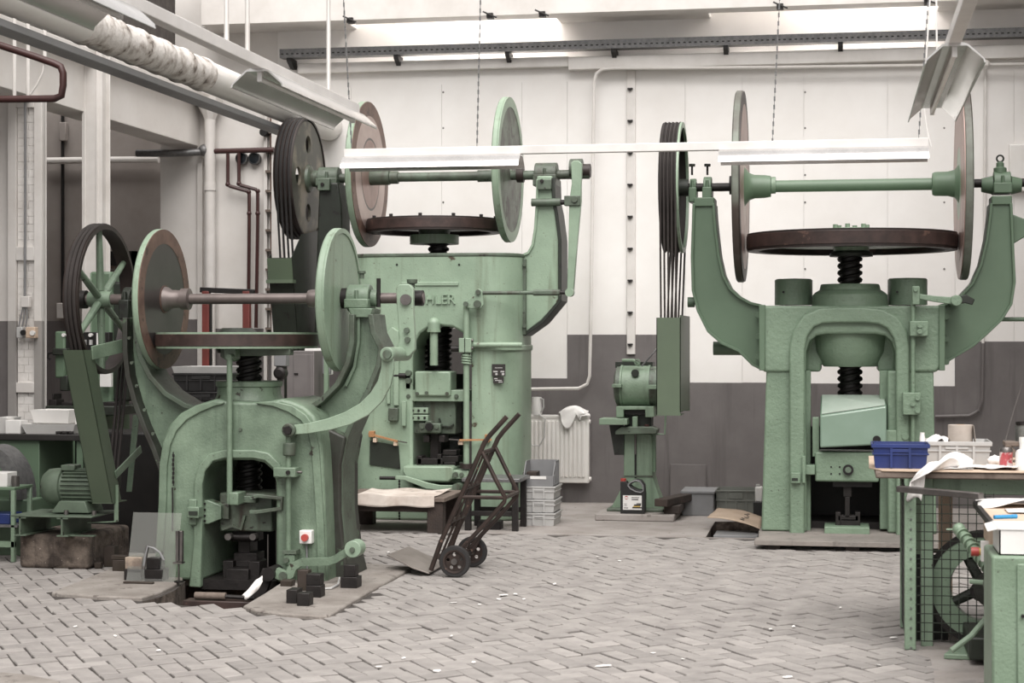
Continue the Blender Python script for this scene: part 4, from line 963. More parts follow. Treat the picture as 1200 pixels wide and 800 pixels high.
hcyl(MB(), 683, 692, 200, Y2C, 8).build('shaft_end', 'brownrim', p2)
# left column with bearing
MB().pp([(374, 214), (396, 214), (400, 240), (402, 300), (410, 400), (368, 400), (371, 300)], Yh, Yh + .28).build('column', 'greendk', p2, bevel=.012)
bearing(p2, 374, 399, Y2C, sh2, 14, 10, 'greenold', .13)
MB().pb(372, 386, 209, 223, Yh - .05, Yh).build('bearing_lug', 'greenold', p2, bevel=.005); bolt(p2, 378, 216, Yh - .05, .018, .016, 'darksteel')
# discs, flywheel
R2 = 85 * S(428, Y2C)
disc(p2, X2(430), Y2C, sh2 + .03, R2, .06, 'green2', [(R2*.8, R2*.995, 'rustface', .003), (R2*.5, R2*.8, 'palepink', .004), (R2*.47, R2*.5, 'greyface', .003), (.05, R2*.47, 'pinkface', .004)], 1)
hcyl(MB(), 434, 457, 208, Y2C, 9).build('hub', 'greenold', p2, bevel=.006); hcyl(MB(), 457, 467, 208, Y2C, 7.5).build('hub', 'greenold', p2, bevel=.006)
R2b = 85 * S(597, Y2C)
disc(p2, X2(595), Y2C, sh2 + .05, R2b, .055, 'green2', [(R2b*.86, R2b*.995, 'green2', .006), (.05, R2b*.86, 'mottle', .002)], 1)
hcyl(MB(), 560, 592, 206, Y2C, 7).build('hub', 'greenold', p2); hcyl(MB(), 606, 614, 205, Y2C, 9).build('hub', 'brownrim', p2)
f, fx2, a_, b_, fR2 = flywheel(p2, 509, 257.5, 273, Y2C, 79.5, 'leather', 'brownrim', 'greenold')
m = MB().lathe((fx2, Y2C, 0), (0, 0, 1), [(.1, a_ - .1), (.22, a_ - .1), (.22, a_ - .02), (.1, a_ - .02)], 28, True).build('hub_flange', 'green2', p2)
for k in range(12):
    t = 2 * PI * k / 12; MB().cyl((fx2 + (fR2 - .05) * math.cos(t), Y2C + (fR2 - .05) * math.sin(t), b_), (fx2 + (fR2 - .05) * math.cos(t), Y2C + (fR2 - .05) * math.sin(t), b_ + .025), .016, n=6).build('rim_bolt', 'darksteel', p2)
# solid belt pulley with holes, belts, guard
XP2 = X2(352); Rq = 71 * S(354, Y2C); c_ = Vector((XP2, Y2C, sh2))
pr = [(Rq - .05, -.085), (Rq, -.085)]
for k in range(4):
    a = -.078 + k * .038; pr += [(Rq, a), (Rq - .012, a + .007), (Rq - .012, a + .026), (Rq, a + .033)]
pr += [(Rq, .085), (Rq - .02, .085), (Rq - .02, .06), (Rq - .05, .06), (Rq - .05, -.05)]
pu2 = MB().lathe(c_, (1, 0, 0), pr, 72, True).build('belt_pulley', 'brownrim', p2)
web = MB().cyl((XP2 + .05, Y2C, sh2), (XP2 + .075, Y2C, sh2), Rq - .03, n=64).build('pulley_web', 'mottle', pu2)
mt['web2'] = M('pulley_web_grime', (69, 68, 60), (125, 117, 103), .5, scale=3.5, lohi=(.45, .62), chip=(138, 149, 131), chipt=.64, chips=3); web.data.materials[0] = mt['web2']
for k in range(4):
    t = PI / 4 + k * PI / 2 + PI / 4; e = Vector((0, math.cos(t), math.sin(t))); p = c_ + e * Rq * .56
    cut(web, MB().cyl((p.x - .1, p.y, p.z), (p.x + .3, p.y, p.z), Rq * .15, n=20))
MB().lathe((XP2, Y2C, sh2), (1, 0, 0), [(.05, .06), (.13, .07), (.12, .1), (.075, .12), (.075, .2), (.05, .2)], 24).build('hub', 'greenold', pu2)
XA = W(333, 302, Y2C - .62).x; XB2 = XP2 + .11
Ya0 = Y2C - .62; zga = W(333, 302, Ya0).z; Yb2 = Y2C - .3; zgb = W(372, 470, Yb2).z
XA = XP2 - .11
cm2 = Vector((Yb2 + .2, zgb + .18)); belts(p2, XP2, .155, 4, Vector((Y2C, sh2)), Rq - .012, cm2, .1, .011, 'rubber')
g2 = MB()
def plate(mb, q, th):                    # q: four 3-D corners
    q = [Vector(v) for v in q]; n = (q[1] - q[0]).cross(q[2] - q[0]).normalized() * th; return mb.ext(q, n)
plate(g2, [(XA, Ya0, zga), (XB2, Ya0, zga), (XB2, Yb2, zgb), (XA, Yb2, zgb)], .006)
g2.ext([(XB2, Ya0, zga), (XB2, Ya0 + .3, zga + .22), (XB2, Y2C + .3, zga + .3), (XB2, Y2C + .1, zgb), (XB2, Yb2, zgb)], (-.006, 0, 0))
g2.ext([(XA, Ya0, zga), (XA, Ya0 + .1, zga + .04), (XA, Yb2 + .12, zgb), (XA, Yb2, zgb)], (.006, 0, 0))
gg2 = g2.build('belt_guard', 'greendk', p2)
MB().box(XA - .01, XB2 + .01, Ya0 - .012, Ya0 - .002 + .09, zga - .22, zga - .19).build('guard_lip', 'guard', gg2)
plate(MB(), [(XA - .002, Ya0 - .012, zga - .005), (XB2 + .002, Ya0 - .012, zga - .005), (XB2 + .002, Ya0 + .03, zga - .19), (XA - .002, Ya0 + .03, zga - .19)], .006).build('guard_hood', 'guard', gg2)
# small tool trays hooked on the face
tg = thing('tool_tray', 'orange wooden tool holder with dark hanging plate on the left of the lettered press', 'holder', W(450, 550, Y2F - .03))
MB().bar(W(432, 508, Y2F - .04), W(466, 517, Y2F - .04), .03, .016).build('holder_bar', 'orange', tg); MB().bar(W(462, 516, Y2F - .04), W(477, 518.5, Y2F - .04), .012, .01).build('tool_tip', 'steel', tg)
MB().pb(432, 438, 505, 512, Y2F - .06, Y2F).build('holder_end', 'orange', tg, bevel=.003); MB().pb(437, 441, 513, 518, Y2F - .05, Y2F).build('holder_block', 'palewood', tg); MB().pb(461, 465, 518, 522, Y2F - .05, Y2F).build('holder_block', 'palewood', tg)
MB().pp([(433.5, 516), (467, 522), (469, 549), (433, 544)], Y2F - .014, Y2F - .006).build('hanging_plate', 'greendk', tg)
tg = thing('tool_tray', 'orange wooden tool holder on the right of the lettered press window', 'holder', W(560, 530, Y2F - .06))
MB().bar(W(538, 515.5, Y2F - .13), W(576, 515, Y2F - .03), .03, .014).build('holder_bar', 'orange', tg); MB().bar(W(526, 514.5, Y2F - .15), W(541, 515.5, Y2F - .13), .012, .01).build('tool_tip', 'steel', tg)
MB().pb(537, 542, 516, 521, Y2F - .12, Y2F).build('holder_block', 'palewood', tg); MB().pb(568, 573, 509, 518, Y2F - .05, Y2F).build('holder_end', 'orange', tg)
MB().pb(416, 420, 0, 1, Y2F, Y2F) if False else None
# switch gear and slotted bracket on the left of its window
MB().pb(455, 466, 478, 493, Y2F - .05, Y2F).build('limit_switch', 'greenold', p2, bevel=.006)
MB().pp([(452, 392), (459, 383), (466, 388), (468, 400), (466, 416), (453, 416)], Y2F - .06, Y2F).build('slotted_bracket', 'green2', p2, bevel=.005)
MB().pb(453, 457, 416, 473, Y2F - .03, Y2F).build('guide_rail', 'green2', p2, bevel=.004); MB().pb(461, 467, 416, 475, Y2F - .03, Y2F).build('guide_rail', 'green2', p2, bevel=.004)
MB().pb(470.5, 475.5, 470, 499, Y2F - .04, Y2F).build('guide_rail', 'green2', p2, bevel=.004)

# ---------------------------------------------------------------- right press
Y3F, Y3C, Y3B = 14.4, 14.85, 15.35
p3 = thing('friction_press', 'tall cast green friction press with curved horns on the right', 'press', (W(995, 628, Y3C).x, Y3C, 0))
zp3 = .075
u3 = MB().pp([(890, 358), (1105, 358), (1105, 428), (1097, 436), (896, 436), (890, 430)], Y3F, Y3B).build('head_casting', 'green3', p3, bevel=.02, seg=3)
arch = [(944, 440), (944, 412), (948, 400), (956, 393), (968, 391), (1026, 391), (1038, 393), (1046, 400), (1050, 412), (1050, 440)]
cut(u3, MB().pp(arch, Y3F - .2, Y3F + .25))
cut(u3, MB().pp([(961, 450), (961, 427), (1030, 427), (1030, 450)], Y3F - .2, Y3B + .2))
lL = MB().pp([(898, 434), (944, 434), (946, 632), (892, 632), (894, 560)], Y3F + .02, Y3B - .03)
lR = MB().pp([(1040, 434), (1094, 434), (1096, 560), (1098, 632), (1040, 632)], Y3F + .02, Y3B - .03)
for l in (lL, lR):
    for v in l.v: v.z = max(v.z, zp3)
    l.build('leg', 'green3', p3, bevel=.015)
for q in ((944, 950, 434, 628), (1031, 1041, 434, 620)):
    MB().pb(*q, Y3F + .14, Y3F + .3).build('guide_rail', 'green3', p3, bevel=.006)
MB().strip([(934, 628), (934, 430), (934, 408), (938, 390), (948, 376), (962, 370), (980, 369), (1014, 369), (1032, 371), (1046, 378), (1055, 392), (1058, 408), (1058, 628)], [18]*2 + [18]*9 + [16]*2, Y3F - .05, Y3F + .06).build('arch_rim', 'green3', p3, bevel=.015, seg=3)
x3 = W(996, 340, Y3C).x; s3 = S(996, Y3C); z3 = lambda y: W(996, y, Y3C).z
MB().lathe((x3, Y3C - .1, 0), (0, 0, 1), [(46*s3, z3(372)), (44*s3, z3(358)), (43*s3, z3(346)), (40*s3, z3(343)), (35*s3, z3(340)), (34*s3, z3(335)), (33*s3, z3(333.5)), (1e-5, z3(333.5))], 44).build('nut_dome', 'green3', p3)
MB().lathe((x3, Y3C - .12, 0), (0, 0, 1), [(1e-5, z3(429)), (30*s3, z3(429)), (33*s3, z3(426)), (40*s3, z3(412)), (43*s3, z3(388))], 44).build('nut_housing', 'green3', p3)
screw(MB(), 996, 296, 336, Y3C, 14.5, .055).build('screw_spindle', 'black', p3)
screw(MB(), 996, 428, 468, Y3C, 14.5, .055).build('screw_spindle', 'black', p3)
for a0, a1 in ((908, 952), (1041, 1086)):
    c = W((a0 + a1) / 2, 356, Y3C); r = (a1 - a0) / 2 * S(930, Y3C); zt_ = W(930, 327, Y3C).z
    q = MB().lathe((c.x, Y3C, 0), (0, 0, 1), [(r, c.z - .01), (r, zt_ - .01), (r - .012, zt_), (r * .3, zt_ + .004), (1e-5, zt_ + .004)], 36).build('buffer_drum', 'green3', p3)
    ycyl(MB(), (a0 + a1) / 2 - 12, 342, Y3C - r - .0, Y3C - r * .5, 1.4, 10).build('drum_hole', 'black', q)
# horns
def horn3(inner, outer):
    h = MB().pp(inner + outer[::-1], Y3C - .13, Y3C + .13).build('horn', 'greensm', p3, bevel=.008)
    MB().strip(inner, 3.2, Y3C - .17, Y3C + .17).build('horn_flange', 'greensm', h, bevel=.004)
    MB().strip(outer, 3.2, Y3C - .17, Y3C + .17).build('horn_flange', 'greensm', h, bevel=.004)
horn3([(836, 238), (837, 255), (839, 275), (842, 300), (847, 322), (855, 338), (866, 348), (879, 355), (892, 358)], [(813, 238), (812, 270), (811, 300), (812, 340), (818, 364), (830, 388), (846, 402), (866, 411), (882, 427), (894, 433)])
horn3([(1162, 238), (1161, 250), (1157, 280), (1150, 310), (1140, 332), (1126, 347), (1110, 356), (1102, 358)], [(1185, 238), (1186, 262), (1187, 290), (1189, 330), (1185, 356), (1174, 374), (1155, 392), (1140, 405), (1113, 421), (1098, 433)])
MB().pp([(1184, 250), (1202, 257), (1222, 262), (1222, 272), (1202, 277), (1187, 286)], Y3C - .1, Y3C + .1).build('horn_lug', 'greensm', p3, bevel=.008)
for a, s in ((893, 0), (1104, 0)):
    MB().pb(a - 3.5, a + 3.5, 357, 434, Y3F - .03, Y3F + .1).build('horn_mount', 'greensm', p3, bevel=.005)
for a, b in ((889, 369), (889, 394), (889, 418), (1109, 371), (1109, 397), (1109, 424)): bolt(p3, a, b, Y3F + .0 + .28, .026, .03, 'greensm')
hcyl(MB(), 836, 870, 408, Y3C + .25, 8).build('cross_tube', 'greensm', p3)
hcyl(MB(), 1174, 1230, 374, Y3C + .1, 2.5).build('stay_rod', 'greensm', p3)
hcyl(MB(), 806, 814, 354, Y3C, 6).build('boss', 'greensm', p3)
# shaft
sh3 = W(996, 217, Y3C).z; X3 = lambda px: W(px, 217, Y3C).x
MB().cyl((X3(774), Y3C, sh3), (X3(908), Y3C, sh3), 5 * s3, n=20).build('shaft', 'darksteel', p3)
MB().cyl((X3(1118), Y3C, sh3), (X3(1225), Y3C, sh3), 5 * s3, n=20).build('shaft', 'darksteel', p3)
MB().cyl((X3(905), Y3C, sh3), (X3(1095), Y3C, sh3), 7 * s3, n=24).build('shaft_sleeve', 'greensm', p3)
bearing(p3, 808, 817, Y3C, sh3, 11, 18, 'greensm', .1); bearing(p3, 824, 835, Y3C, sh3, 13, 16, 'greensm', .11)
MB().pb(813, 837, 231, 242, Y3C - .15, Y3C + .15).build('bearing_seat', 'greensm', p3, bevel=.008)
MB().pb(1162, 1186, 229, 240, Y3C - .15, Y3C + .15).build('bearing_seat', 'greensm', p3, bevel=.008)
for a in (811, 829):
    p = W(a, 205, Y3C); q = W(a, 195, Y3C); MB().cyl(p, (p.x, p.y, q.z), .009, n=8).build('grease_pipe', 'darksteel', p3); MB().cyl((p.x, p.y, q.z), (p.x, p.y, q.z + .02), .026, n=10).build('grease_cap', 'greendk', p3)
b3 = bearing(p3, 1163, 1185, Y3C, sh3, 14, 13, 'greensm', .12)
hcyl(MB(), 1150, 1163, 217, Y3C, 8, r2=11).build('bearing_flange', 'greensm', p3); hcyl(MB(), 1185, 1197, 217, Y3C, 11, r2=8).build('bearing_flange', 'greensm', p3)
p = W(1172, 203, Y3C); MB().lathe(p, (0, 0, 1), [(.05, 0), (.05, .04), (.03, .05), (.03, .08), (.015, .09), (1e-5, .09)], 16).build('cap_boss', 'greensm', b3)
MB().tube([(p.x + .026 * math.cos(t * PI / 8), p.y, p.z + .115 + .026 * math.sin(t * PI / 8)) for t in range(16)], .008, 6, True).build('eye_bolt', 'greendk', b3)
R3 = 112 * S(870, Y3C)
d3 = disc(p3, X3(868), Y3C, sh3, R3, .06, 'discedge', [(R3*.86, R3*.992, 'brownrim', .003), (R3*.4, R3*.86, 'pinkface', .004), (.05, R3*.4, 'palepink', .003)], 1)
hcyl(MB(), 855, 863, 217, Y3C, 11).build('hub', 'darksteel', p3)
MB().lathe((X3(871), Y3C, sh3), (1, 0, 0), [(.05, 0), (.16, .01), (.11, .05), (.095, .09), (.092, .17), (.085, .22), (.05, .225)], 28).build('hub', 'greensm', p3)
hcyl(MB(), 904, 909, 217, Y3C, 10).build('shaft_collar', 'green', p3)
R3b = 113 * S(1126, Y3C)
disc(p3, X3(1129), Y3C, sh3, R3b, .064, 'discedge', [(R3b*.8, R3b*.992, 'pinkface', .003), (R3b*.38, R3b*.8, 'pinkface', .005), (.05, R3b*.38, 'green2', .004)], -1)
MB().lathe((X3(1126), Y3C, sh3), (-1, 0, 0), [(.05, 0), (.16, .01), (.11, .05), (.097, .1), (.095, .2), (.085, .22), (.05, .225)], 28).build('hub', 'greensm', p3)
f3 = MB()
f, fx3, fa, fb, fR3 = flywheel(p3, 997.5, 274, 294, Y3C, 122, 'leather', 'brownrim', 'green')
MB().lathe((fx3, Y3C, 0), (0, 0, 1), [(.3, fb - .02), (.3, fb), (.25, fb + .012), (.17, fb + .02), (.16, fb + .045), (1e-5, fb + .045)], 32).build('hub_cap', 'green', p3)
for k in range(6): t = 2 * PI * k / 6 + .3; MB().cyl((fx3 + .13 * math.cos(t), Y3C + .13 * math.sin(t), fb + .04), (fx3 + .13 * math.cos(t), Y3C + .13 * math.sin(t), fb + .075), .02, n=6).build('bolt', 'green', p3)
MB().lathe((fx3, Y3C, 0), (0, 0, 1), [(.05, fa - .045), (.17, fa - .045), (.17, fa - .02), (.14, fa), (.05, fa)], 32, True).build('hub_flange', 'greendk', p3)
# belt pulley of the right press, belts and guard box
XQ = X3(789.5); RQ = 76 * S(792, Y3C); cq = Vector((XQ, Y3C, sh3))
pr = [(RQ - .03, -.075), (RQ, -.075)]
for k in range(5): a = -.07 + k * .028; pr += [(RQ, a), (RQ - .01, a + .006), (RQ - .01, a + .02), (RQ, a + .026)]
pr += [(RQ, .075), (RQ - .03, .075)]
q3 = MB().lathe(cq, (1, 0, 0), pr, 72, True).build('belt_pulley', 'belt', p3)
MB().lathe(cq, (1, 0, 0), [(RQ - .04, .06), (RQ + .003, .06), (RQ + .003, .082), (RQ - .04, .082)], 72, True).build('pulley_edge', 'green2', q3)
MB().lathe(cq, (1, 0, 0), [(.05, -.02), (RQ - .02, -.01), (RQ - .02, .01), (.05, .02)], 48, True).build('pulley_web', 'greendk', q3)
MB().lathe(cq, (1, 0, 0), [(.03, -.1), (.07, -.1), (.07, .12), (.03, .12)], 20, True).build('hub', 'greendk', q3)
XG = (XQ - .095, XQ + .095); yg0, yg1 = Y3C - .45, Y3C - .12
zq = W(790, 372, yg0).z; zq0 = W(790, 486, yg0).z
belts(p3, XQ, .15, 5, Vector((Y3C, sh3)), RQ - .006, Vector((yg0 + .17, zq0 + .2)), .11, .008, 'belt')
m = MB(); t_ = .006
m.box(XG[0], XG[1], yg0, yg0 + t_, zq0, zq); m.box(XG[0], XG[0] + t_, yg0, yg1, zq0, zq); m.box(XG[1] - t_, XG[1], yg0, yg1 + .55, zq0 + .02, zq + .02); m.box(XG[0], XG[1], yg1 + .549, yg1 + .555, zq0, zq); m.box(XG[0], XG[1], yg0, yg1, zq0 - .006, zq0)
m.build('belt_guard', 'guard', p3)
MB().box(XG[0], XG[0] + t_, yg0, yg1 + .55, zq - .2, zq).build('guard_side', 'guard', p3)
# slide with its sheet cover, lower slide, tooling
Yz = Y3F + .02
cvx0, cvx1 = W(961, 480, Yz - .1).x, W(1039, 480, Yz - .1).x
zA, zB, zC_ = W(1000, 525, Yz - .1).z, W(1000, 486, Yz - .1).z, W(1000, 463, Yz + .2).z
m = MB(); q = lambda x, y, z: (x, y, z)
# front sheet, sloping roof whose front edge rises to the right, sides
zBl, zBr = zB - .01, zB + .07
m.add([(cvx0, Yz - .1, zA), (cvx1, Yz - .1, zA + .03), (cvx1, Yz - .1, zBr), (cvx0, Yz - .1, zBl), (cvx1, Yz + .28, zC_), (cvx0, Yz + .28, zC_), (cvx1, Yz + .28, zA + .03), (cvx0, Yz + .28, zA)],
      [(0, 1, 2, 3), (3, 2, 4, 5), (1, 6, 4, 2), (0, 3, 5, 7), (7, 5, 4, 6), (0, 7, 6, 1)])
cv = m.build('slide_cover', 'green2', p3, bevel=.014, seg=3); cv.data.materials[0] = mt['covergloss']
mt['coverhighlight'] = M('painted_cover_highlight', (180, 192, 181), (159, 176, 162), .35, scale=5, stretch=1, lohi=(.35, .7))
MB().ext([(cvx0 + .012, Yz - .085, zBl + .012), (cvx1 - .012, Yz - .085, zBr + .004), (cvx1 - .012, Yz + .27, zC_ - .004), (cvx0 + .012, Yz + .27, zC_ - .004)], (0, -.002, .006)).build('cover_highlight', 'coverhighlight', cv)  # added plate whose pale colour paints the bright reflection on the sloping top
ycyl(MB(), 1027.5, 515, Yz - .135, Yz - .09, 4.6).build('rubber_stop', 'black', cv)
MB().pb(1036, 1063, 504, 519, Yz - .06, Yz + .1).build('cover_arm', 'green3', p3, bevel=.008); bolt(p3, 1061, 511, Yz - .06, .03, .02, 'green3', 12)
MB().pb(955, 1030, 530, 564, Yz - .02, Yz + .35).build('slide', 'green3', p3, bevel=.016, seg=3)
ycyl(MB(), 994, 550.5, Yz - .05, Yz, 6.2, 20).build('slide_plug', 'black', p3); ycyl(MB(), 994, 550.5, Yz - .056, Yz - .03, 3.6, 16).build('slide_plug', 'greenold', p3)
for a, b in ((974, 547), (984, 547), (974, 555), (984, 555)): ycyl(MB(), a, b, Yz - .024, Yz, 1.1, 8).build('bolt_hole', 'black', p3)
MB().pb(952, 960, 489, 535, Yz + .02, Yz + .2).build('slide_guide', 'green3', p3, bevel=.005)
MB().pb(940, 955, 545, 556, Yz - .06, Yz + .1).build('guide_arm', 'green3', p3, bevel=.005); MB().pb(940, 944, 534, 566, Y3F - .08, Y3F).build('guide_arm', 'green3', p3, bevel=.005)
MB().pb(927, 938, 554, 566, Y3F - .1, Y3F - .04).build('guide_clamp', 'green3', p3, bevel=.005); MB().pb(928, 935, 560, 563, Y3F - .105, Y3F - .09).build('clamp_slot', 'greendk', p3)
MB().pb(976, 1022, 563, 570, Yz + .05, Yz + .2).build('punch_plate', 'black', p3)
for q in ((988, 998, 568, 582), (990, 996, 582, 606), (982, 1006, 604, 610), (979, 985, 600, 616), (1002, 1008, 600, 616), (985, 1003, 608, 617)): MB().pb(*q, Yz + .08, Yz + .2).build('die_block', 'darksteel', p3, bevel=.004)
MB().pb(966, 1019, 618, 631, Yz - .06, Yz + .3).build('die_shoe', 'green3', p3, bevel=.006)
MB().pb(944, 1042, 612, 632, Yz + .3, Y3B - .1).build('press_bed', 'darksteel', p3)
MB().pb(944, 1042, 500, 632, Y3B - .06, Y3B - .03).build('rear_guard', 'black', p3)
# control rod on the right leg
yk3 = Y3F - .09
pcyl(MB(), 1070, 352, 602, yk3, 2.6, 12).build('control_rod', 'green3', p3)
MB().pb(1069, 1078, 335, 357, yk3 - .04, yk3 + .04).build('rod_head', 'green3', p3, bevel=.006); bolt(p3, 1073, 339, yk3 - .04, .018, .02, 'green3', 10)
MB().pb(1066, 1088, 376, 394, yk3 - .05, Y3F).build('rod_guide', 'green3', p3, bevel=.008)
for b in (381, 388): ycyl(MB(), 1078, b, yk3 - .09, yk3 - .04, 3).build('guide_bolt', 'green3', p3)
MB().pb(1058, 1079, 460, 486, yk3 - .06, Y3F).build('rod_bracket', 'green3', p3, bevel=.006)
for a, b in ((1075.5, 466), (1075.5, 481), (1070, 473)): ycyl(MB(), a, b, yk3 - .08, yk3 - .05, 3).build('guide_bolt', 'green3', p3)
MB().strip([(1076, 347), (1095, 350), (1122, 353)], [6, 7, 9], yk3 - .03, yk3).build('crank_lever', 'green3', p3, bevel=.005)
ycyl(MB(), 1121, 352, yk3 - .06, Y3C, 6.5).build('crank_pivot', 'green3', p3, bevel=.006); MB().strip([(1121, 352), (1132, 350), (1141, 354)], [9, 10, 7], yk3, yk3 + .06).build('crank_lever', 'greendk', p3, bevel=.005)
# plank platform in front of and under the right press
pf = thing('plank_platform', 'low weathered plank platform under the right press', 'platform', (W(972, 640, 13.9).x, 14.2, 0))
xa_, xb_ = W(890, 640, 13.75).x, W(1110, 640, 13.75).x
for i in range(8):
    y0 = 13.75 + i * .21; dx = random.random() * .04
    MB().box(xa_ - dx, xb_, y0 + .004, y0 + .206, .035, .07 + random.random() * .004).build('plank', 'greywood', pf, bevel=.004)
for x in (xa_ + .1, (xa_ + xb_) / 2, xb_ - .1): MB().box(x - .05, x + .05, 13.8, 15.4, 0, .035).build('bearer', 'darkwood', pf)
# ---------------------------------------------------------------- pedestal grinder
gr = thing('pedestal_grinder', 'green pedestal grinder with round motor housing standing before the grey wall', 'grinder', (W(745, 605, 16.2).x, 16.2, .085))
YG = 16.15
def wb(px, Y): return W(px, 500, Y).x
base = struct(MB().box(wb(697, 15.75), wb(790, 15.75), 15.75, 16.7, 0, .06).build('trim_5', 'concrete', bevel=.01))
MB().box(wb(711, 15.98), wb(777, 15.98), 15.98, 16.55, .06, .085).build('foot_plate', 'greenold', gr, bevel=.006)
zc_ = lambda y, px=745, Y=YG: W(px, y, Y).z
MB().pp([(713, 600.5), (729, 570), (731, 558), (731, 508), (764, 508), (765, 558), (770, 575), (780, 600.5)], YG, YG + .26).build('pedestal', 'green', gr, bevel=.01)
MB().pb(743.5, 746, 512, 560, YG - .004, YG + .02).build('pedestal_slot', 'black', gr)
pcyl(MB(), 744.5, 490, 532, YG - .03, 1.2, 8).build('adjusting_rod', 'steel', gr)
MB().pb(731, 765, 557, 558.5, YG - .006, YG + .01).build('pedestal_seam', 'greenold', gr)
xh0, xh1 = wb(719, YG), wb(776, YG); zh = zc_(453); rh = 24.5 * S(745, YG); yh = YG + .12
MB().cyl((wb(728, YG), yh, zh), (wb(760, YG), yh, zh), rh, n=40).build('motor_housing', 'green', gr, bevel=.01)
MB().lathe((xh0, yh, zh), (1, 0, 0), [(1e-5, 0), (rh*.7, 0), (rh*.96, .02), (rh*.96, .08), (rh*.9, .085)], 40).build('end_bell', 'greenold', gr)
MB().lathe((xh1, yh, zh), (-1, 0, 0), [(1e-5, 0), (rh*.86, 0), (rh*.97, .02), (rh*.97, .12), (rh*.9, .125)], 40).build('end_bell', 'greenold', gr)
for a in (727.5, 760): 
    c = wb(a, YG); MB().lathe((c, yh, zh), (1, 0, 0), [(rh*.9, -.008), (rh*1.03, -.008), (rh*1.03, .008), (rh*.9, .008)], 40, True).build('housing_ring', 'green', gr)
MB().pb(717, 728, 450, 454, YG - .14, YG + .1).build('side_rib', 'green', gr, bevel=.004); MB().pb(760, 778, 451, 456, YG - .14, YG + .1).build('side_rib', 'green', gr, bevel=.004)
ycyl(MB(), 744, 437, yh - rh * .99, yh - rh * .8, 4.5, 12).build('badge', 'greendk', gr)
MB().pp([(722, 476), (766, 476), (767, 488), (764, 489), (756, 489), (756, 480), (731, 480), (731, 489), (722, 489)], YG - .1, YG + .2).build('front_bracket', 'green', gr, bevel=.006)
MB().pb(731, 757, 479, 485, YG - .05, YG + .15).build('bracket_recess', 'black', gr)
MB().pb(732, 763, 486, 510, YG + .02, YG + .22).build('neck', 'greendk', gr)
MB().pp([(721, 505), (728, 500), (764, 500), (770, 503), (769, 508), (721, 509)], YG - .14, YG + .1).build('rest_table', 'greenold', gr, bevel=.004)
MB().pb(741, 747, 488, 503, YG - .1, YG - .04).build('rest_bracket', 'green', gr, bevel=.004); MB().cyl(W(758, 503, YG - .08), W(758, 497, YG - .08), .02, n=10).build('rest_knob', 'redpipe', gr)
MB().pb(702, 735, 490.5, 497.5, YG - .2, YG + .1).build('side_tray', 'green', gr, bevel=.004)
MB().pp([(714, 498), (731, 498), (731, 533), (720, 533)], YG - .02, YG + .01).build('chute_plate', 'greendk', gr)
MB().pb(721, 765, 424, 431, YG + .12, YG + .3).build('top_bracket', 'greendk', gr)
MB().tube([W(729, 422, YG), W(742, 422, YG), W(748, 425, YG), W(749, 429, YG)], .015, 8).build('crank_arm', 'green', gr)
MB().lathe(W(747, 424, YG), (0, -1, 0), [(.02, 0), (.028, .0), (.028, .02), (.02, .02)], 14, True).build('crank_ring', 'green', gr)
MB().tube([W(752, 429, YG), W(765, 414, YG), W(775, 402, YG + .1)], .008, 6).build('spring_wire', 'galv', gr)
MB().tube([W(768, 508.5, YG), W(779, 508.5, YG), W(780, 487, YG), W(779, 486, YG + .1)], .009, 6).build('support_rod', 'green', gr)
MB().pb(763, 768, 505, 553, YG + .02, YG + .1).build('side_channel', 'greensm', gr)

# ---------------------------------------------------------------- oil can
Yo = 15.8
oc = thing('oil_can', 'black plastic oil can with red cap and white label at the foot of the grinder', 'oil can', (W(741, 602, Yo).x, Yo + .06, .06))
def zo(y): return max(W(741, y, Yo).z, .06)
pts = [(727, 603), (755.5, 603), (756, 580), (755, 568), (751, 563), (746, 561.5), (741, 563), (737, 566), (734.5, 566), (734.5, 564), (727, 564)]
m = MB().pp(pts, Yo, Yo + .12)
for v in m.v: v.z = max(v.z, .061)
ob = m.build('body', 'blackpl', oc, bevel=.012, seg=3)
cut(ob, MB().pp([(736.5, 569), (743, 565.5), (749, 565.5), (752, 569), (752.5, 574), (750, 575.5), (745, 574.5), (739, 571.5)], Yo - .1, Yo + .3))
MB().strip([(735.5, 568.5), (739, 565), (745, 562.8), (750, 564.5), (753.3, 569), (753.8, 575), (751, 577), (745, 576), (738.5, 572.5), (735.5, 568.5)], 1.6, Yo - .012, Yo + .03).build('handle_rim', 'grey', oc, bevel=.004)
c = W(730.5, 563.5, Yo + .05); MB().cyl((c.x, Yo + .05, c.z - .005), (c.x, Yo + .05, c.z + .024), 3.3 * S(730, Yo), n=18).build('cap', 'brightred', oc)
lbm = MB().pb(730, 752, 580.5, 597, Yo - .008, Yo - .002).build('label', 'whitepl', oc)
ycyl(MB(), 734, 583, Yo - .0095, Yo - .007, 2.1, 16).build('label_emblem', 'brightred', lbm); MB().pb(732.3, 735.7, 582.3, 584, Yo - .0105, Yo - .009).build('label_emblem', 'whitepl', lbm)
for q in ((740, 748, 584.6, 585.6), (740, 749, 582.6, 583.2), (731.5, 734.5, 590, 590.5), (731.5, 734.5, 592, 592.5), (731, 736, 594.6, 595.3)): MB().pb(*q, Yo - .0095, Yo - .007).build('label_print', 'black_ink', lbm)
for q in ((743, 751, 591, 592.6), (741, 752, 594, 595.4), (746, 751.5, 589.6, 590.6)): MB().pb(*q, Yo - .0095, Yo - .007).build('label_picture', 'darksteel', lbm)
MB().pb(742, 750, 592.7, 593.9, Yo - .0095, Yo - .007).build('label_picture', 'yellow', lbm)

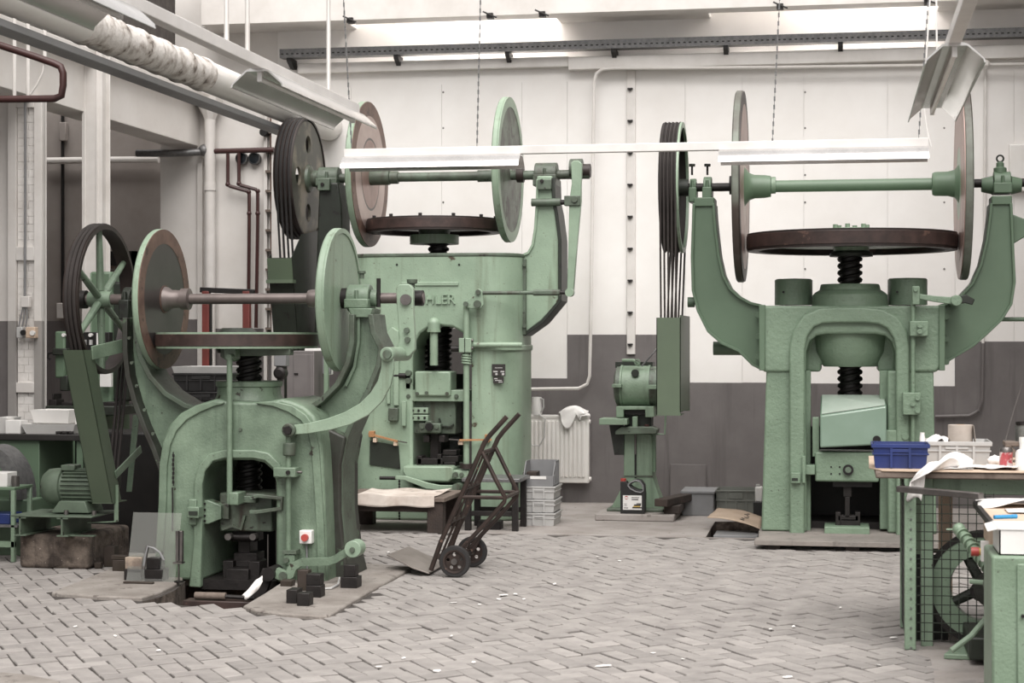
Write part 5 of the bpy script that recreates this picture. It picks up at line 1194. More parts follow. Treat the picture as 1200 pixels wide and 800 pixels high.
# ---------------------------------------------------------------- crates and boxes
def crate(name, label, x0, x1, y0, y1, z0, z1, mat, cat='crate', group=None, ribs=2, tap=.012, rimh=.014, base=None):
    o = thing(name, label, cat, ((x0+x1)/2, (y0+y1)/2, z0), group)
    t = .006; m = MB()
    def ring(e, z): return [(x0+e, y0+e, z), (x1-e, y0+e, z), (x1-e, y1-e, z), (x0+e, y1-e, z)]
    v = ring(tap, z0) + ring(0, z1) + ring(t, z1) + ring(tap + t, z0 + t)
    f = [(3, 2, 1, 0), (12, 13, 14, 15)]
    for k in range(3):
        for i in range(4): f.append((4*k+i, 4*k+(i+1) % 4, 4*k+4+(i+1) % 4, 4*k+4+i))
    m.add(v, f); sh_ = m.build('shell', mat, o)
    m = MB(); e = .008
    for q in ((x0-e, x1+e, y0-e, y0+t), (x0-e, x1+e, y1-t, y1+e), (x0-e, x0+t, y0, y1), (x1-t, x1+e, y0, y1)): m.box(*q, z1 - rimh, z1)
    for q in ((x0-e*.4+tap*.4, x1+e*.4-tap*.4, y0-e*.2, y0+t+.004), (x0-e*.4, x0+t+.004, y0, y1), (x1-t-.004, x1+e*.4, y0, y1)): m.box(*q, z0 + (z1-z0)*.55, z0 + (z1-z0)*.62)
    m.build('rim', mat, o, bevel=.002, seg=1)
    for i in range(ribs):
        x = x0 + (x1-x0) * (i + 1) / (ribs + 1) ; MB().box(x - .006, x + .006, y0 - .006, y0 + .02, z0 + .004, z1 - rimh).build('rib', mat, o)
    MB().box(x0 + tap + (x1-x0)*.3, x1 - tap - (x1-x0)*.3, y0 - .005, y0 + .006, z0 + (z1-z0)*.66, z1 - rimh - .006).build('grip', mat, o, bevel=.002) if z1 - z0 > .09 else None
    return o
Ys = 15.22; sx0, sx1 = W(612.5, 600, Ys).x, W(650, 600, Ys).x
for i, l in enumerate(('bottom light grey crate of the stack beside the radiator', 'middle light grey crate of the stack beside the radiator', 'top light grey stacking crate right under the open-front bin')):
    crate('stacking_crate', l, sx0, sx1, Ys, Ys + .38, i * .112, i * .112 + .108, 'ltgrey', group='grey stacking crates by the radiator')
zb = 3 * .112 - .003
bn = thing('storage_bin', 'grey open-front storage bin on top of the crate stack beside the radiator', 'bin', ((sx0+sx1)/2, Ys + .15, zb))
t = .006; zt_ = zb + .205; x0, x1 = sx0 + .005, sx1 - .012
m = MB(); m.box(x0, x1, Ys + .005, Ys + .33, zb, zb + t); m.box(x0, x1, Ys + .322, Ys + .33, zb, zt_); m.build('bin_back', 'grey', bn)
for x in (x0, x1 - t): MB().prismx([(Ys + .005, zb), (Ys + .33, zb), (Ys + .33, zt_), (Ys + .12, zt_), (Ys + .005, zb + .085)], x, x + t).build('bin_side', 'grey', bn)
MB().box(x0, x1, Ys + .0, Ys + .008, zb, zb + .085).build('bin_front', 'grey', bn, bevel=.002); MB().box(x0 + .06, x1 - .06, Ys - .003, Ys + .001, zb + .06, zb + .085).build('bin_label', 'whitepl', bn)
for i in range(7): MB().box(x1, x1 + .006, Ys + .03 + i * .042, Ys + .045 + i * .042, zb + .01, zb + (.1 if i < 2 else .19)).build('rib', 'grey', bn)
tag(MB().pb(613, 629, 530, 544, Ys + .14, Ys + .3).build('brown_box', 'darkwood', bevel=.004), 'small brown box lying inside the grey open-front bin', 'box')
o = bpy.data.objects['brown_box']; o.location.z = zb + .007

# radiator
Yr_ = YW - .15
ra = thing('radiator', 'white ribbed panel radiator on the grey wall', 'radiator', (W(655, 565, Yr_).x, YW - .08, W(655, 565, Yr_).z))
MB().pb(604, 690, 488, 565, Yr_ + .015, Yr_ + .1).build('panel', 'whitemetal', ra, bevel=.012, seg=3)
for i in range(16):
    a = 606 + i * 5.05; MB().pb(a, a + 3.2, 493, 559, Yr_ - .002, Yr_ + .02).build('rib', 'whitemetal', ra, bevel=.006)
MB().pb(604, 690, 486.5, 489.5, Yr_ + .01, Yr_ + .11).build('top_grille', 'whitemetal', ra, bevel=.004)
hcyl(MB(), 689, 693, 561, Yr_ + .05, 2.5, 10).build('valve', 'whitemetal', ra); hcyl(MB(), 689, 692, 494, Yr_ + .05, 2.5, 10).build('valve', 'whitemetal', ra)
for a in (612, 682): MB().pb(a, a + 3, 500, 556, Yr_ + .1, YW - .02).build('wall_bracket', 'whitemetal', ra)
zk = W(628, 486.5, Yr_ + .01).z; Yk_ = Yr_ + .055
ke = thing('kettle', 'white electric jug kettle standing on the radiator', 'kettle', (W(629, 487, Yk_).x, Yk_, zk))
kx = W(629, 487, Yk_).x; r = 6.3 * S(629, Yk_)
MB().lathe((kx, Yk_, zk), (0, 0, 1), [(1e-5, 0), (r, 0), (r*1.02, .02), (r*.94, .165), (r*.9, .175), (1e-5, .178)], 24).build('jug', 'whitepl', ke)
MB().tube([(kx + r*.8, Yk_ - .03, zk + .16), (kx + r*1.35, Yk_ - .035, zk + .155), (kx + r*1.4, Yk_ - .035, zk + .08), (kx + r*.9, Yk_ - .03, zk + .03)], .009, 8).build('handle', 'ltgrey', ke)
MB().tube([(kx + .03, Yk_ - r, zk + .01), W(639, 491, Yr_ - .02), W(638, 512, Yr_ - .03), W(632, 522, Yr_ - .03), W(624, 522, Yr_ - .03), W(617, 514, Yr_ - .03), W(611, 508, Yr_ - .03)], .006, 6).build('cord', 'ltgrey', ke)
def cloth_patch(name, label, mat, f, nu=22, nv=16, cat='cloth', thick=.006, amp=.01, seed=1):
    rr = random.Random(seed); ph = [(rr.uniform(4, 11), rr.uniform(4, 11), rr.uniform(0, 6)) for _ in range(5)]
    m = MB(); vs = []
    for i in range(nu + 1):
        for j in range(nv + 1):
            u, v = i / nu, j / nv; p = Vector(f(u, v))
            d = sum(math.sin(a * u + b * v + c) for a, b, c in ph) / 5 * amp * 2
            vs.append(p + Vector((d * .3, -abs(d) * .6 + d * .2, d)))
    fs = [(i*(nv+1)+j, (i+1)*(nv+1)+j, (i+1)*(nv+1)+j+1, i*(nv+1)+j+1) for i in range(nu) for j in range(nv)]
    m.add(vs, fs); o = m.build(name, mat, ang=70)
    s = o.modifiers.new('thickness', 'SOLIDIFY'); s.thickness = thick; s.offset = 1
    if label: tag(o, label, cat)
    return o
def fcl(u, v):
    a = 655 + u * 34; w_ = .5 + .5 * math.sin(u * PI * 1.0)
    if v < .5: p = W(a, 484 - 7 * math.sin(u * PI) * math.sin(v * PI * 1.2), Yr_ + .1 - v * .2); return p
    q = (v - .5) * 2; drop = (18 * abs(math.sin(u * PI * 1.6 + .5)) if u < .65 else 5) * q
    return W(a + 3 * q, 484 - 5 * math.sin(u * PI) * (1 - q) + drop, Yr_ - .012 - .01 * q)
cloth_patch('white_rag', 'crumpled white rag draped over the right end of the radiator', 'cloth', fcl, amp=.018, seed=3)

# ---------------------------------------------------------------- things beside the grinder
wbk = tag(MB().box(wb(776, 15.7), wb(795, 15.7), 15.85, 16.45, .06, .13).build('timber_block', 'darkwood', bevel=.006), 'lower dark timber block beside the grinder base', 'timber', 'dark timber blocks by the grinder')
wbk.location.z = 0.0605
m = MB().box(-.06, .06, -.32, .32, 0, .065).xf(Matrix.Translation((wb(786, 15.8), 16.05, .131)) @ Matrix.Rotation(-.25, 4, 'Z'))
tag(m.build('timber_block', 'darkwood', bevel=.006), 'dark timber beam lying askew on top of another block by the grinder', 'timber', 'dark timber blocks by the grinder')
Yx = 16.35
gb = thing('lidded_box', 'grey lidded box on the floor right of the grinder', 'box', (wb(817, Yx), Yx + .25, 0))
MB().box(wb(799, Yx), wb(836, Yx), Yx, Yx + .45, 0, .195).build('box_body', 'grey', gb, bevel=.006); MB().box(wb(797.5, Yx), wb(837.5, Yx), Yx - .01, Yx + .46, .195, .222).build('lid', 'grey', gb, bevel=.006)
mt['oldcrate'] = M('grey_green_crate', (111, 113, 107), (98, 100, 94), .55, scale=5)
crate('grey_crate', 'dull grey crate with grip by the wall behind the cardboard', wb(839, 16.5), wb(886, 16.5), 16.5, 16.9, 0, .22, 'oldcrate', ribs=3)
dk = tag(MB().box(wb(883, 16.05), wb(896, 16.05), 16.0, 16.15, 0, .16).build('dark_tin', 'blackpl', bevel=.006), 'small dark tin next to the right press leg', 'tin')
bt = thing('white_container', 'small white container standing on the dark tin by the press leg', 'container', (wb(888.5, 16.05), 16.07, .16))
MB().box(wb(885, 16.05), wb(893.5, 16.05), 16.02, 16.13, .16, .29).build('body', 'whitepl', bt, bevel=.01); MB().cyl((wb(888, 16.05), 16.07, .285), (wb(888, 16.05), 16.07, .31), .018, n=12).build('cap', 'ltgrey', bt)
tag(MB().prismx([(YW - .06, 0), (YW - .03, 0), (YW - .022, .38), (YW - .045, .38)], wx(786), wx(828)).build('leaning_board', 'dado', bevel=.003), 'grey board leaning flat against the wall behind the lidded box', 'board')
# cardboard over the pit, grey ribbed box in it
def fcd(u, v):
    n0 = W(829, 608, 15.12); n1 = W(891.5, 622, 15.0); f0 = W(841, 597.5, 15.75); f1 = W(893, 607.5, 15.7)
    p = n0.lerp(n1, u).lerp(f0.lerp(f1, u), v); p.z = max(p.z, .008) + .05 * math.sin(u * PI) * .4 + .012; return p
cd = cloth_patch('cardboard_sheet', 'bent sheet of brown cardboard lying over the small floor pit', 'card', fcd, 16, 8, 'cardboard', .006, .004, 5)
OFF['cardboard_sheet'] = cd.location.copy()
for i, (u, v, l) in enumerate(((.62, .3, .1), (.66, .42, .12), (.7, .55, .1), (.64, .68, .14), (.69, .78, .1), (.6, .18, .08))):
    p = Vector(fcd(u, v)); q = Vector(fcd(u + .05 + .03 * (i % 2), v)); p.z += .012; q.z += .012; MB().bar(p, q, .018, .003).build('writing', 'black_ink', cd)
yb0 = YBRK + .3; x0, x1 = W(836, 630, yb0).x, W(888, 630, yb0).x
gb2 = thing('ribbed_box', 'grey ribbed plastic box lowered into the small floor pit', 'box', ((x0+x1)/2, yb0 + .2, -.378))
MB().box(x0, x1, yb0, yb0 + .4, -.378, -.012).build('box_body', 'grey', gb2, bevel=.006)
for i in range(4): x = x0 + (x1 - x0) * (i + .5) / 4; MB().box(x - (x1-x0)*.11, x + (x1-x0)*.11, yb0 - .008, yb0, -.36, -.03).build('rib', 'grey', gb2, bevel=.003)

# ---------------------------------------------------------------- low bench and small table before the middle press
yb, ye = 14.42, 15.22; zb1 = .292
be = thing('low_bench', 'low dark wooden bench with dirty paper cloth before the lettered press', 'bench', (W(460, 600, yb).x, (yb+ye)/2, 0))
x0, x1 = W(392, 600, yb).x, W(521, 600, yb).x
MB().box(x0, x1, yb, ye, zb1 - .035, zb1).build('bench_top', 'wood', be, bevel=.005)
MB().box(x0 + .04, x1 - .03, yb + .03, yb + .06, zb1 - .12, zb1 - .035).build('apron', 'darkwood', be, bevel=.004)
for x in (x0 + .02, x1 - .15):
    for y in (yb + .02, ye - .15): MB().box(x, x + .13, y, y + .12, 0, zb1 - .035).build('leg', 'darkwood', be, bevel=.005)
def fpb(u, v):
    a = 411 + u * 98; s = v * 1.3
    if s < 1: return Vector((W(a, 580, yb).x, ye - .12 + (yb - ye + .12) * s, zb1 + .012))
    return Vector((W(a, 580, yb).x, yb - .014 - .008 * math.sin(u * 17), zb1 + .012 - (s - 1) / .3 * (.085 + .012 * math.sin(u * 9))))
cloth_patch('paper_cover', 'stained pale paper cover hanging over the front of the low bench', 'paper', fpb, 40, 26, 'paper', .003, .012, 9)
tz = .43; yt0, yt1 = 14.72, 15.2
st_ = thing('small_table', 'small dark table with grey top behind the sack truck', 'table', (W(578, 600, yt0).x, 14.95, 0))
x0, x1 = W(541, 560, yt0).x, W(609, 560, yt0).x
MB().box(x0, x1, yt0, yt1, tz - .03, tz).build('table_top', 'galv', st_, bevel=.005)
for x in (x0 + .02, x1 - .07):
    for y in (yt0 + .02, yt1 - .07): MB().box(x, x + .05, y, y + .05, 0, tz - .03).build('leg', 'darksteel', st_, bevel=.003)
for y in (yt0 + .03, yt1 - .06): MB().box(x0 + .06, x1 - .06, y, y + .03, .12, .16).build('stretcher', 'darksteel', st_, bevel=.003)
tag(MB().box(x0 + .1, x0 + .3, yt0 + .12, yt0 + .26, 0, .07).build('metal_block', 'darksteel', bevel=.006), 'dark metal block on the floor under the small table', 'block')

# ---------------------------------------------------------------- sack truck
YA, YBk = 11.86, 12.33
tk_ = thing('sack_truck', 'rusty brown tubular sack truck with two black wheels and steel toe plate', 'hand truck', (W(535, 676, YA).x, 12.09, 0))
mt['trucktube'] = M('rusty_brown_tube', (64, 52, 47), (46, 38, 35), .5, .35, scale=9, chip=(111, 90, 80), chipt=.64, chips=14)
rt = .0165
def tp(l, Y): return [W(a, b, Y) for a, b in l]
nearL = tp([(594, 488), (584, 499), (574, 510), (568, 518), (564, 527), (540, 582), (517, 634), (505, 668)], YA)
XO = [v.x for v in nearL]
farL = [Vector((v.x, YBk, v.z)) for v in nearL]
MB().tube(nearL, rt, 10).build('upright', 'trucktube', tk_); MB().tube(farL, rt, 10).build('upright', 'trucktube', tk_)
nb = tp([(565, 529), (580, 560), (592, 583), (591, 588), (570, 612), (547, 636), (535, 650)], YA)
fb_ = [Vector((v.x, YBk, v.z)) for v in nb]
MB().tube(nb, rt * .9, 10).build('rear_brace', 'trucktube', tk_); MB().tube(fb_, rt * .9, 10).build('rear_brace', 'trucktube', tk_)
def at_z(poly, z):
    for a, b in zip(poly, poly[1:]):
        if (a.z - z) * (b.z - z) <= 0: f = (z - a.z) / (b.z - a.z); return a.lerp(b, f)
for y in (531, 572, 612, 655):
    z = W(560, y, YA).z; p = at_z(nearL, z); MB().tube([p, (p.x, YBk, p.z)], rt * .85, 8).build('cross_bar', 'trucktube', tk_)
p = nb[2]; MB().tube([p, (p.x, YBk, p.z)], rt * .85, 8).build('cross_bar', 'trucktube', tk_)
for Y, pl in ((YA, nearL), (YBk, farL)):
    z = nb[2].z; p = at_z(pl, z); MB().tube([p, (nb[2].x, Y, z)], rt * .8, 8).build('side_bar', 'trucktube', tk_)
for f_ in (.35, .65):
    a = at_z(nearL, W(560, 531, YA).z); b = nearL[-1]; y = YA + (YBk - YA) * f_
    MB().tube([(a.x, y, a.z), (b.x + .02, y, b.z + .05)], .008, 6).build('slat_rod', 'trucktube', tk_)
zw = 18.5 * S(535, YA); xw = W(535, 657, YA).x
for Y, s in ((YA - .05, -1), (YBk + .05, 1)):
    wh = MB().lathe((xw, Y, zw), (0, 1, 0), [(zw*.72, -.02), (zw*.95, -.02), (zw, -.012), (zw, .012), (zw*.95, .02), (zw*.72, .02)], 40, True).build('wheel', 'rubber', tk_)
    MB().lathe((xw, Y, zw), (0, 1, 0), [(zw*.62, -.022), (zw*.74, -.024), (zw*.74, .024), (zw*.62, .022)], 36, True).build('wheel_rim', 'trucktube', wh)
    web = MB().cyl((xw, Y - .006, zw), (xw, Y + .006, zw), zw * .64, n=32).build('wheel_web', 'trucktube', wh)
    for k in range(5):
        t = 2 * PI * k / 5 + .4; c = (xw + zw*.44 * math.cos(t), zw + zw*.44 * math.sin(t)); cut(web, MB().cyl((c[0], Y - .1, c[1]), (c[0], Y + .1, c[1]), zw * .12, n=12))
    MB().cyl((xw, Y - .03, zw), (xw, Y + .03, zw), zw * .2, n=16).build('hub', 'steel', wh)
MB().tube([(xw, YA - .07, zw), (xw, YBk + .07, zw)], .012, 10).build('axle', 'darksteel', tk_)
for Y in (YA, YBk): MB().bar((xw, Y, zw), Vector((nb[-2].x, Y, nb[-2].z)), .03, .02, (0, 1, 0)).build('axle_bracket', 'trucktube', tk_); MB().bar((xw, Y, zw), Vector((nearL[-1].x + .03, Y, nearL[-1].z + .1)), .03, .02, (0, 1, 0)).build('axle_bracket', 'trucktube', tk_)
pN = Vector((nearL[-1].x - .01, YA - .02, .012)); pF = Vector((nearL[-1].x - .01, YBk + .02, .012))
tipN = W(483, 666, YA); tipF = W(479, 641, YBk); mid = W(453, 651, (YA + YBk) / 2 - .12)
MB().ext([pN, tipN, mid, tipF, pF], (.002, 0, .008)).build('toe_plate', M('worn_toe_plate', (143, 135, 130), (124, 116, 111), .5, .5, scale=5), tk_, bevel=.002)

# ---------------------------------------------------------------- blocks, sheet and paper on the slab of the front press
def fblock(label, a0, a1, b0, b1, dep=.1, mat='darksteel', zbase=.018, rot=0, base_y=None, group='dark steel blocks round the front press'):
    g = G((a0 + a1) / 2, base_y or b1, zbase); t = T((a0+a1)/2, g.y); w = (a1 - a0) * t / F; h = (b1 - b0) * t / F
    m = MB().box(-w/2, w/2, 0, dep, 0, h).xf(Matrix.Translation((g.x, g.y, zbase)) @ Matrix.Rotation(rot, 4, 'Z'))
    o = m.build('steel_block', mat, bevel=.004); tag(o, label, 'block', group); return o, g, h, t
def stack(o, g, h, label, a0, a1, hpx, dep=.09, mat='darksteel', rot=0, dy=.005, group='dark steel blocks round the front press'):
    t = T((a0+a1)/2, g.y); w = (a1 - a0) * t / F; x = G((a0 + a1) / 2, 680, 0).x; x = W((a0+a1)/2, 600, g.y).x
    m = MB().box(-w/2, w/2, dy, dep + dy, 0, hpx * t / F).xf(Matrix.Translation((x, g.y, .018 + h + .0005)) @ Matrix.Rotation(rot, 4, 'Z'))
    return tag(m.build('steel_block', mat, bevel=.004), label, 'block', group)
mt['blockpale'] = M('worn_block_top', (154, 139, 124), (111, 98, 89), .7, scale=9, lohi=(.42, .6))
mt['blockbrown'] = M('brown_block', (61, 52, 47), (48, 40, 31), .6, .2, scale=9)
o, g, h, t = fblock('lower dark block of the leftmost pair by the acrylic sheet', 144.5, 166, 667, 680, .12)
stack(o, g, h, 'pale worn block stacked on the leftmost dark block by the acrylic sheet', 145.5, 166, 14, .11, 'blockpale')
o, g, h, t = fblock('lower dark block right of the leftmost pair', 168.5, 190.5, 667, 681, .12)
stack(o, g, h, 'upper dark block of the second pair by the acrylic sheet', 170.5, 187, 13, .1)
o, g, h, t = fblock('flat dark strip lying before the two block pairs', 143, 180, 681.5, 684, .03, 'blockbrown')
fblock('tall dark block standing alone near the motor foundation', 121, 134, 640, 664, .08, 'blockbrown', 0.0)
o, g, h, t = fblock('dark block half hidden behind the pale worn block', 131, 146, 656, 669, .1, 'blockbrown', .018)
stack(o, g, h, 'flat bar lying on the half hidden dark block', 129, 147, 5, .06, 'blockbrown')
fblock('small square dark block on the floor near the motor foundation', 110, 118, 659, 666, .05, 'blockbrown', 0.0)
fblock('front dark block of the cluster right of the pit', 347.5, 362.5, 695, 710, .09)
fblock('dark block just behind and left of the front one right of the pit', 335, 348, 691, 707, .12)
o, g, h, t = fblock('larger dark block under another in the cluster right of the pit', 358, 376, 686, 700, .1)
stack(o, g, h, 'dark block on top of the larger one in the cluster right of the pit', 358, 375, 13, .09)
fblock('tall brown block standing behind the cluster right of the pit', 348, 361, 668, 692, .08, 'blockbrown')
fblock('small low brown block beside the pedal pivot', 328, 342, 681, 688, .08, 'blockbrown', base_y=687)
o, g, h, t = fblock('dark tray-like block at the right foot of the front press', 398.5, 418.5, 676, 689, .12)
stack(o, g, h, 'dark block on the tray-like block at the right foot of the press', 402, 416, 14, .09)
# acrylic sheet with its steel clamp
ya_ = 11.12
ac = thing('acrylic_sheet', 'clear acrylic guard sheet standing on the slab before the front press', 'sheet', (W(178, 690, ya_).x, ya_, .018))
p0 = W(148, 602, ya_); p1 = W(205, 602, ya_)
MB().ext([(p0.x, ya_ + .0, .019), (p1.x, ya_, .019), (p1.x, ya_ + .12, p0.z), (p0.x, ya_ + .12, p0.z)], (0, .006, 0)).build('sheet', 'acrylic', ac)
q = W(209.5, 640, ya_); MB().pb(205.5, 213.5, 622, 658, ya_ - .02, ya_ + .01).build('clamp_rail', 'steel', ac, bevel=.003)
MB().pb(208.8, 210.2, 622, 657, ya_ - .024, ya_ - .015).build('rail_slot', 'darksteel', ac); MB().cyl((q.x, ya_, .018), (q.x, ya_, W(209, 658, ya_).z), .006, n=8).build('stand_rod', 'steel', ac)
MB().box(q.x - .03, q.x + .03, ya_ - .03, ya_ + .03, W(209, 660, ya_).z, W(209, 658, ya_).z).build('stand_nut', 'steel', ac); MB().cyl((q.x, ya_, .018), (q.x, ya_, .026), .03, n=14).build('stand_foot', 'darksteel', ac)
tag(MB().tube([W(168, 666, 11.05), W(170, 652, 11.05), W(173, 640, 11.06), W(180, 642, 11.06), W(187, 647, 11.06), W(192, 656, 11.06)], .007, 6).build('bent_cable', 'grey'), 'thin grey cable bent in an arch over the block pairs', 'cable')
tag(MB().cyl(W(168, 667, 11.05), W(173, 640, 11.08), .011, n=10).build('steel_rod', 'steel'), 'short steel rod leaning upright between the block pairs', 'rod')
# pit contents
pb_ = thing('pit_beam', 'dark steel beam with a tie rod lying across the pit', 'beam', (G(260, 706, -.08).x, G(260, 706).y, -.42))
ypb = G(260, 705).y + .1
MB().box(W(214, 700, ypb).x, W(299, 700, ypb).x, ypb, ypb + .12, -.12, -.012).build('beam', 'leather', pb_, bevel=.005)
MB().cyl((W(226, 693, ypb).x, ypb + .04, .014), (W(262, 693, ypb).x, ypb + .04, .014), .022, n=14).build('tie_rod', 'wood', pb_); MB().cyl((W(262, 693, ypb).x, ypb + .04, .012), (W(296, 693, ypb).x, ypb + .04, .006), .014, n=10).build('tie_rod', 'darksteel', pb_)
for x in (W(222, 700, ypb).x, W(290, 700, ypb).x): MB().box(x - .02, x + .02, ypb + .02, ypb + .1, -.42, -.12).build('beam_support', 'darksteel', pb_)
def ftp(u, v): return W(284 + 22 * u + 3 * v, 696 - 22 * u * u - 9 * (1 - v) * (1 - u) * u * 2 + 5 * v, ypb - .02 + .06 * u) + Vector((0, 0, 0))
cloth_patch('torn_paper', 'torn white paper caught on the pit beam', 'cloth', ftp, 10, 4, 'paper', .002, .012, 2)
tag(MB().tube([G(375, 690, .026), G(388, 689, .026), G(396, 685, .026), G(398, 677, .026)], .008, 6).build('floor_cable', 'ltgrey'), 'short pale cable lying at the right foot of the front press', 'cable')
ch = thing('hook_chain', 'small hook and ring hanging from the pit beam', 'hook', (W(231, 703, ypb - .01).x, ypb - .012, -.2))
c = W(231, 705, ypb - .012); MB().tube([(c.x + .02 * math.cos(i * PI / 6), ypb - .012, -.15 + .024 * math.sin(i * PI / 6)) for i in range(12)], .004, 6, True).build('ring', 'steel', ch); MB().cyl((c.x, ypb - .012, -.13), (c.x, ypb - .012, -.04), .004, n=6).build('hook', 'steel', ch)
# ---------------------------------------------------------------- work bench at the right edge
zt1 = .894; yA_, yB_ = 9.45, 10.6
wbn = thing('work_bench', 'wooden topped green work bench at the right edge covered with rags and papers', 'bench', (W(1110, 700, yA_).x, 10, 0))
x0, x1 = W(1026, 556, yA_).x, 2.6
MB().box(x0, x1, yA_, yB_, zt1 - .035, zt1).build('bench_top', 'wood', wbn, bevel=.008)
MB().prismz([(x0 - .03, yA_ + .2), (x0 + .03, yA_ - .005), (x0 + .25, yA_ - .012), (x1, yA_ - .006), (x1, yB_), (x0 - .02, yB_)], zt1, zt1 + .008).build('worn_board', 'card', wbn, bevel=.002)
MB().box(W(1085, 560, yA_ + .12).x, x1, yA_ + .12, yA_ + .18, zt1 - .12, zt1 - .035).build('apron_rail', 'green', wbn, bevel=.005)
for x in (W(1066, 560, yA_).x, 1.35):
    for y in (yA_ + .1, yB_ - .1): MB().box(x + .06, x + .12, y, y + .06, 0, zt1 - .035).build('leg', 'green', wbn, bevel=.004)
zS = zt1 + .0085
ys = yA_ + .1
crate('blue_crate', 'blue plastic stacking crate on the front corner of the work bench', W(1023, 540, ys).x, W(1088, 540, ys).x, ys, ys + .26, zS, zS + .125, 'blue', tap=.012, rimh=.02)
ys = yA_ + .48
lc = crate('grey_crate', 'light grey crate full of wipes on the work bench', W(1082, 540, ys).x, W(1161, 540, ys).x, ys, ys + .32, zS, zS + .12, 'ltgrey', tap=.01, rimh=.022, ribs=3)
xr_ = W(1125.5, 520, ys + .16).x; rr_ = 14.3 * S(1125, ys + .16)
pr_ = thing('paper_roll', 'beige paper towel roll standing in the light grey crate', 'paper roll', (xr_, ys + .16, zS + .007))
MB().lathe((xr_, ys + .16, zS + .007), (0, 0, 1), [(.02, 0), (rr_, 0), (rr_, .195), (.02, .195)], 36, True).build('roll', 'paperroll', pr_)
MB().lathe((xr_, ys + .16, zS + .007), (0, 0, 1), [(.018, .01), (.022, .01), (.022, .197), (.018, .197)], 18, True).build('core', 'card', pr_)
MB().ext([(xr_ + rr_ * .98, ys + .1, zS + .2), (xr_ + rr_ * 1.2, ys + .1, zS + .08), (xr_ + rr_ * 1.2, ys + .22, zS + .08), (xr_ + rr_ * .98, ys + .22, zS + .2)], (.002, 0, 0)).build('loose_end', 'paperroll', pr_)
def fw_(u, v): return Vector((W(1084 + 26 * u, 520, ys + .1).x, ys + .03 + .22 * v, zS + .1 + .035 * math.sin(u * PI) * math.sin(v * PI)))
cloth_patch('tissue_wipes', 'crumpled white wipes heaped in the light grey crate', 'cloth', fw_, 18, 12, 'wipes', .003, .03, 11)
c = W(1080.5, 520, ys - .05); tag(MB().lathe((c.x, ys - .08, zS), (0, 0, 1), [(.014, 0), (.014, .15), (.012, .155), (.012, .17), (1e-5, .17)], 12).build('small_tube', 'whitepl'), 'slim white tube standing between the blue and grey crates', 'tube')
def frag(u, v):
    a = 1138 - 66 * u; Yr = yA_ + .34 - .36 * min(u * 1.25, 1)
    if u < .8: p = W(a, 540, Yr); return Vector((p.x, Yr - .12 * v + .02, zS + .012 + .05 * math.sin(min(u * 1.6, 1) * PI) * (1 - v * .6)))
    q = (u - .8) / .2; p = W(1085 - 16 * v - 6 * q, 556 + 2 + 32 * q * (1 - .35 * v), yA_ - .03); return Vector((p.x, yA_ - .03 - .02 * v, p.z))
cloth_patch('white_rag', 'white rag trailing over the front edge of the work bench', 'cloth', frag, 36, 14, amp=.022, thick=.005, seed=21)
for i, (a0, a1, dy, l) in enumerate(((1098, 1140, .06, 'leftmost white paper sheet on the bench front'), (1122, 1170, .1, 'middle white paper sheet on the bench front'), (1152, 1192, .05, 'rightmost white paper sheet on the bench front'))):
    Yq = yA_ + dy; xx0, xx1 = W(a0, 550, Yq).x, W(a1, 550, Yq).x
    cloth_patch('paper_sheet', l, 'cloth', lambda u, v: Vector((xx0 + (xx1 - xx0) * u + .03 * v, Yq + .2 * v, zS + .004 + .006 * i)), 12, 8, 'paper', .002, .004, 40 + i)
Yq = yA_ + .22; cx_ = W(1179, 540, Yq).x
cn = thing('drink_can', 'red and white printed drink can on the work bench', 'can', (cx_, Yq, zS))
r = 7.6 * S(1179, Yq); MB().lathe((cx_, Yq, zS), (0, 0, 1), [(1e-5, 0), (r*.8, 0), (r, .01), (r, .085), ], 24).build('can_body', 'canred', cn); MB().lathe((cx_, Yq, zS), (0, 0, 1), [(r, .082), (r, .098), (r*.82, .108), (r*.82, .104), (1e-5, .103)], 24).build('can_top', 'steel', cn)
Yq = yA_ + .12; bx = W(1199, 540, Yq).x
bo_ = thing('white_bottle', 'white plastic bottle at the right edge of the work bench', 'bottle', (bx, Yq, zS)); MB().lathe((bx, Yq, zS), (0, 0, 1), [(1e-5, 0), (.038, 0), (.038, .085), (.03, .1), (.018, .105), (.018, .14), (1e-5, .142)], 24).build('bottle_body', 'whitepl', bo_); MB().cyl((bx, Yq, zS + .138), (bx, Yq, zS + .165), .02, n=16).build('cap', 'whitepl', bo_)
Yq = yA_ + .42; c = W(1166, 540, Yq)
m = MB().sphere((c.x, Yq, zS + .028), .032, 16, (1.15, 1, .85))
for v in m.v: v += Vector((math.sin(v.z * 210 + v.x * 160) * .004, 0, math.sin(v.x * 190) * .003))
tag(m.build('paper_ball', 'cloth'), 'crumpled white paper ball beside the drink can', 'paper')
Yq = yA_ + .75; xk = W(1192, 520, Yq).x
sk = thing('wooden_rack', 'weathered wooden rack behind the drink can carrying a jar', 'rack', (xk, Yq, zS))
MB().box(W(1177, 520, Yq).x, xk + .3, Yq - .04, Yq + .12, zS + .085, zS + .11).build('rack_board', 'wood', sk, bevel=.004)
for xx in (W(1181, 520, Yq).x, xk + .2): MB().box(xx, xx + .025, Yq - .03, Yq + .1, zS, zS + .085).build('rack_foot', 'wood', sk)
MB().bar((W(1178, 518, Yq - .03).x, Yq - .05, zS + .09), (xk + .02, Yq - .06, zS + .015), .02, .03).build('rack_stick', 'wood', sk)
xj = W(1201, 500, Yq + .04).x; jr = thing('glass_jar', 'clear glass jar standing on the wooden rack at the right edge', 'jar', (xj, Yq + .04, zS + .11))
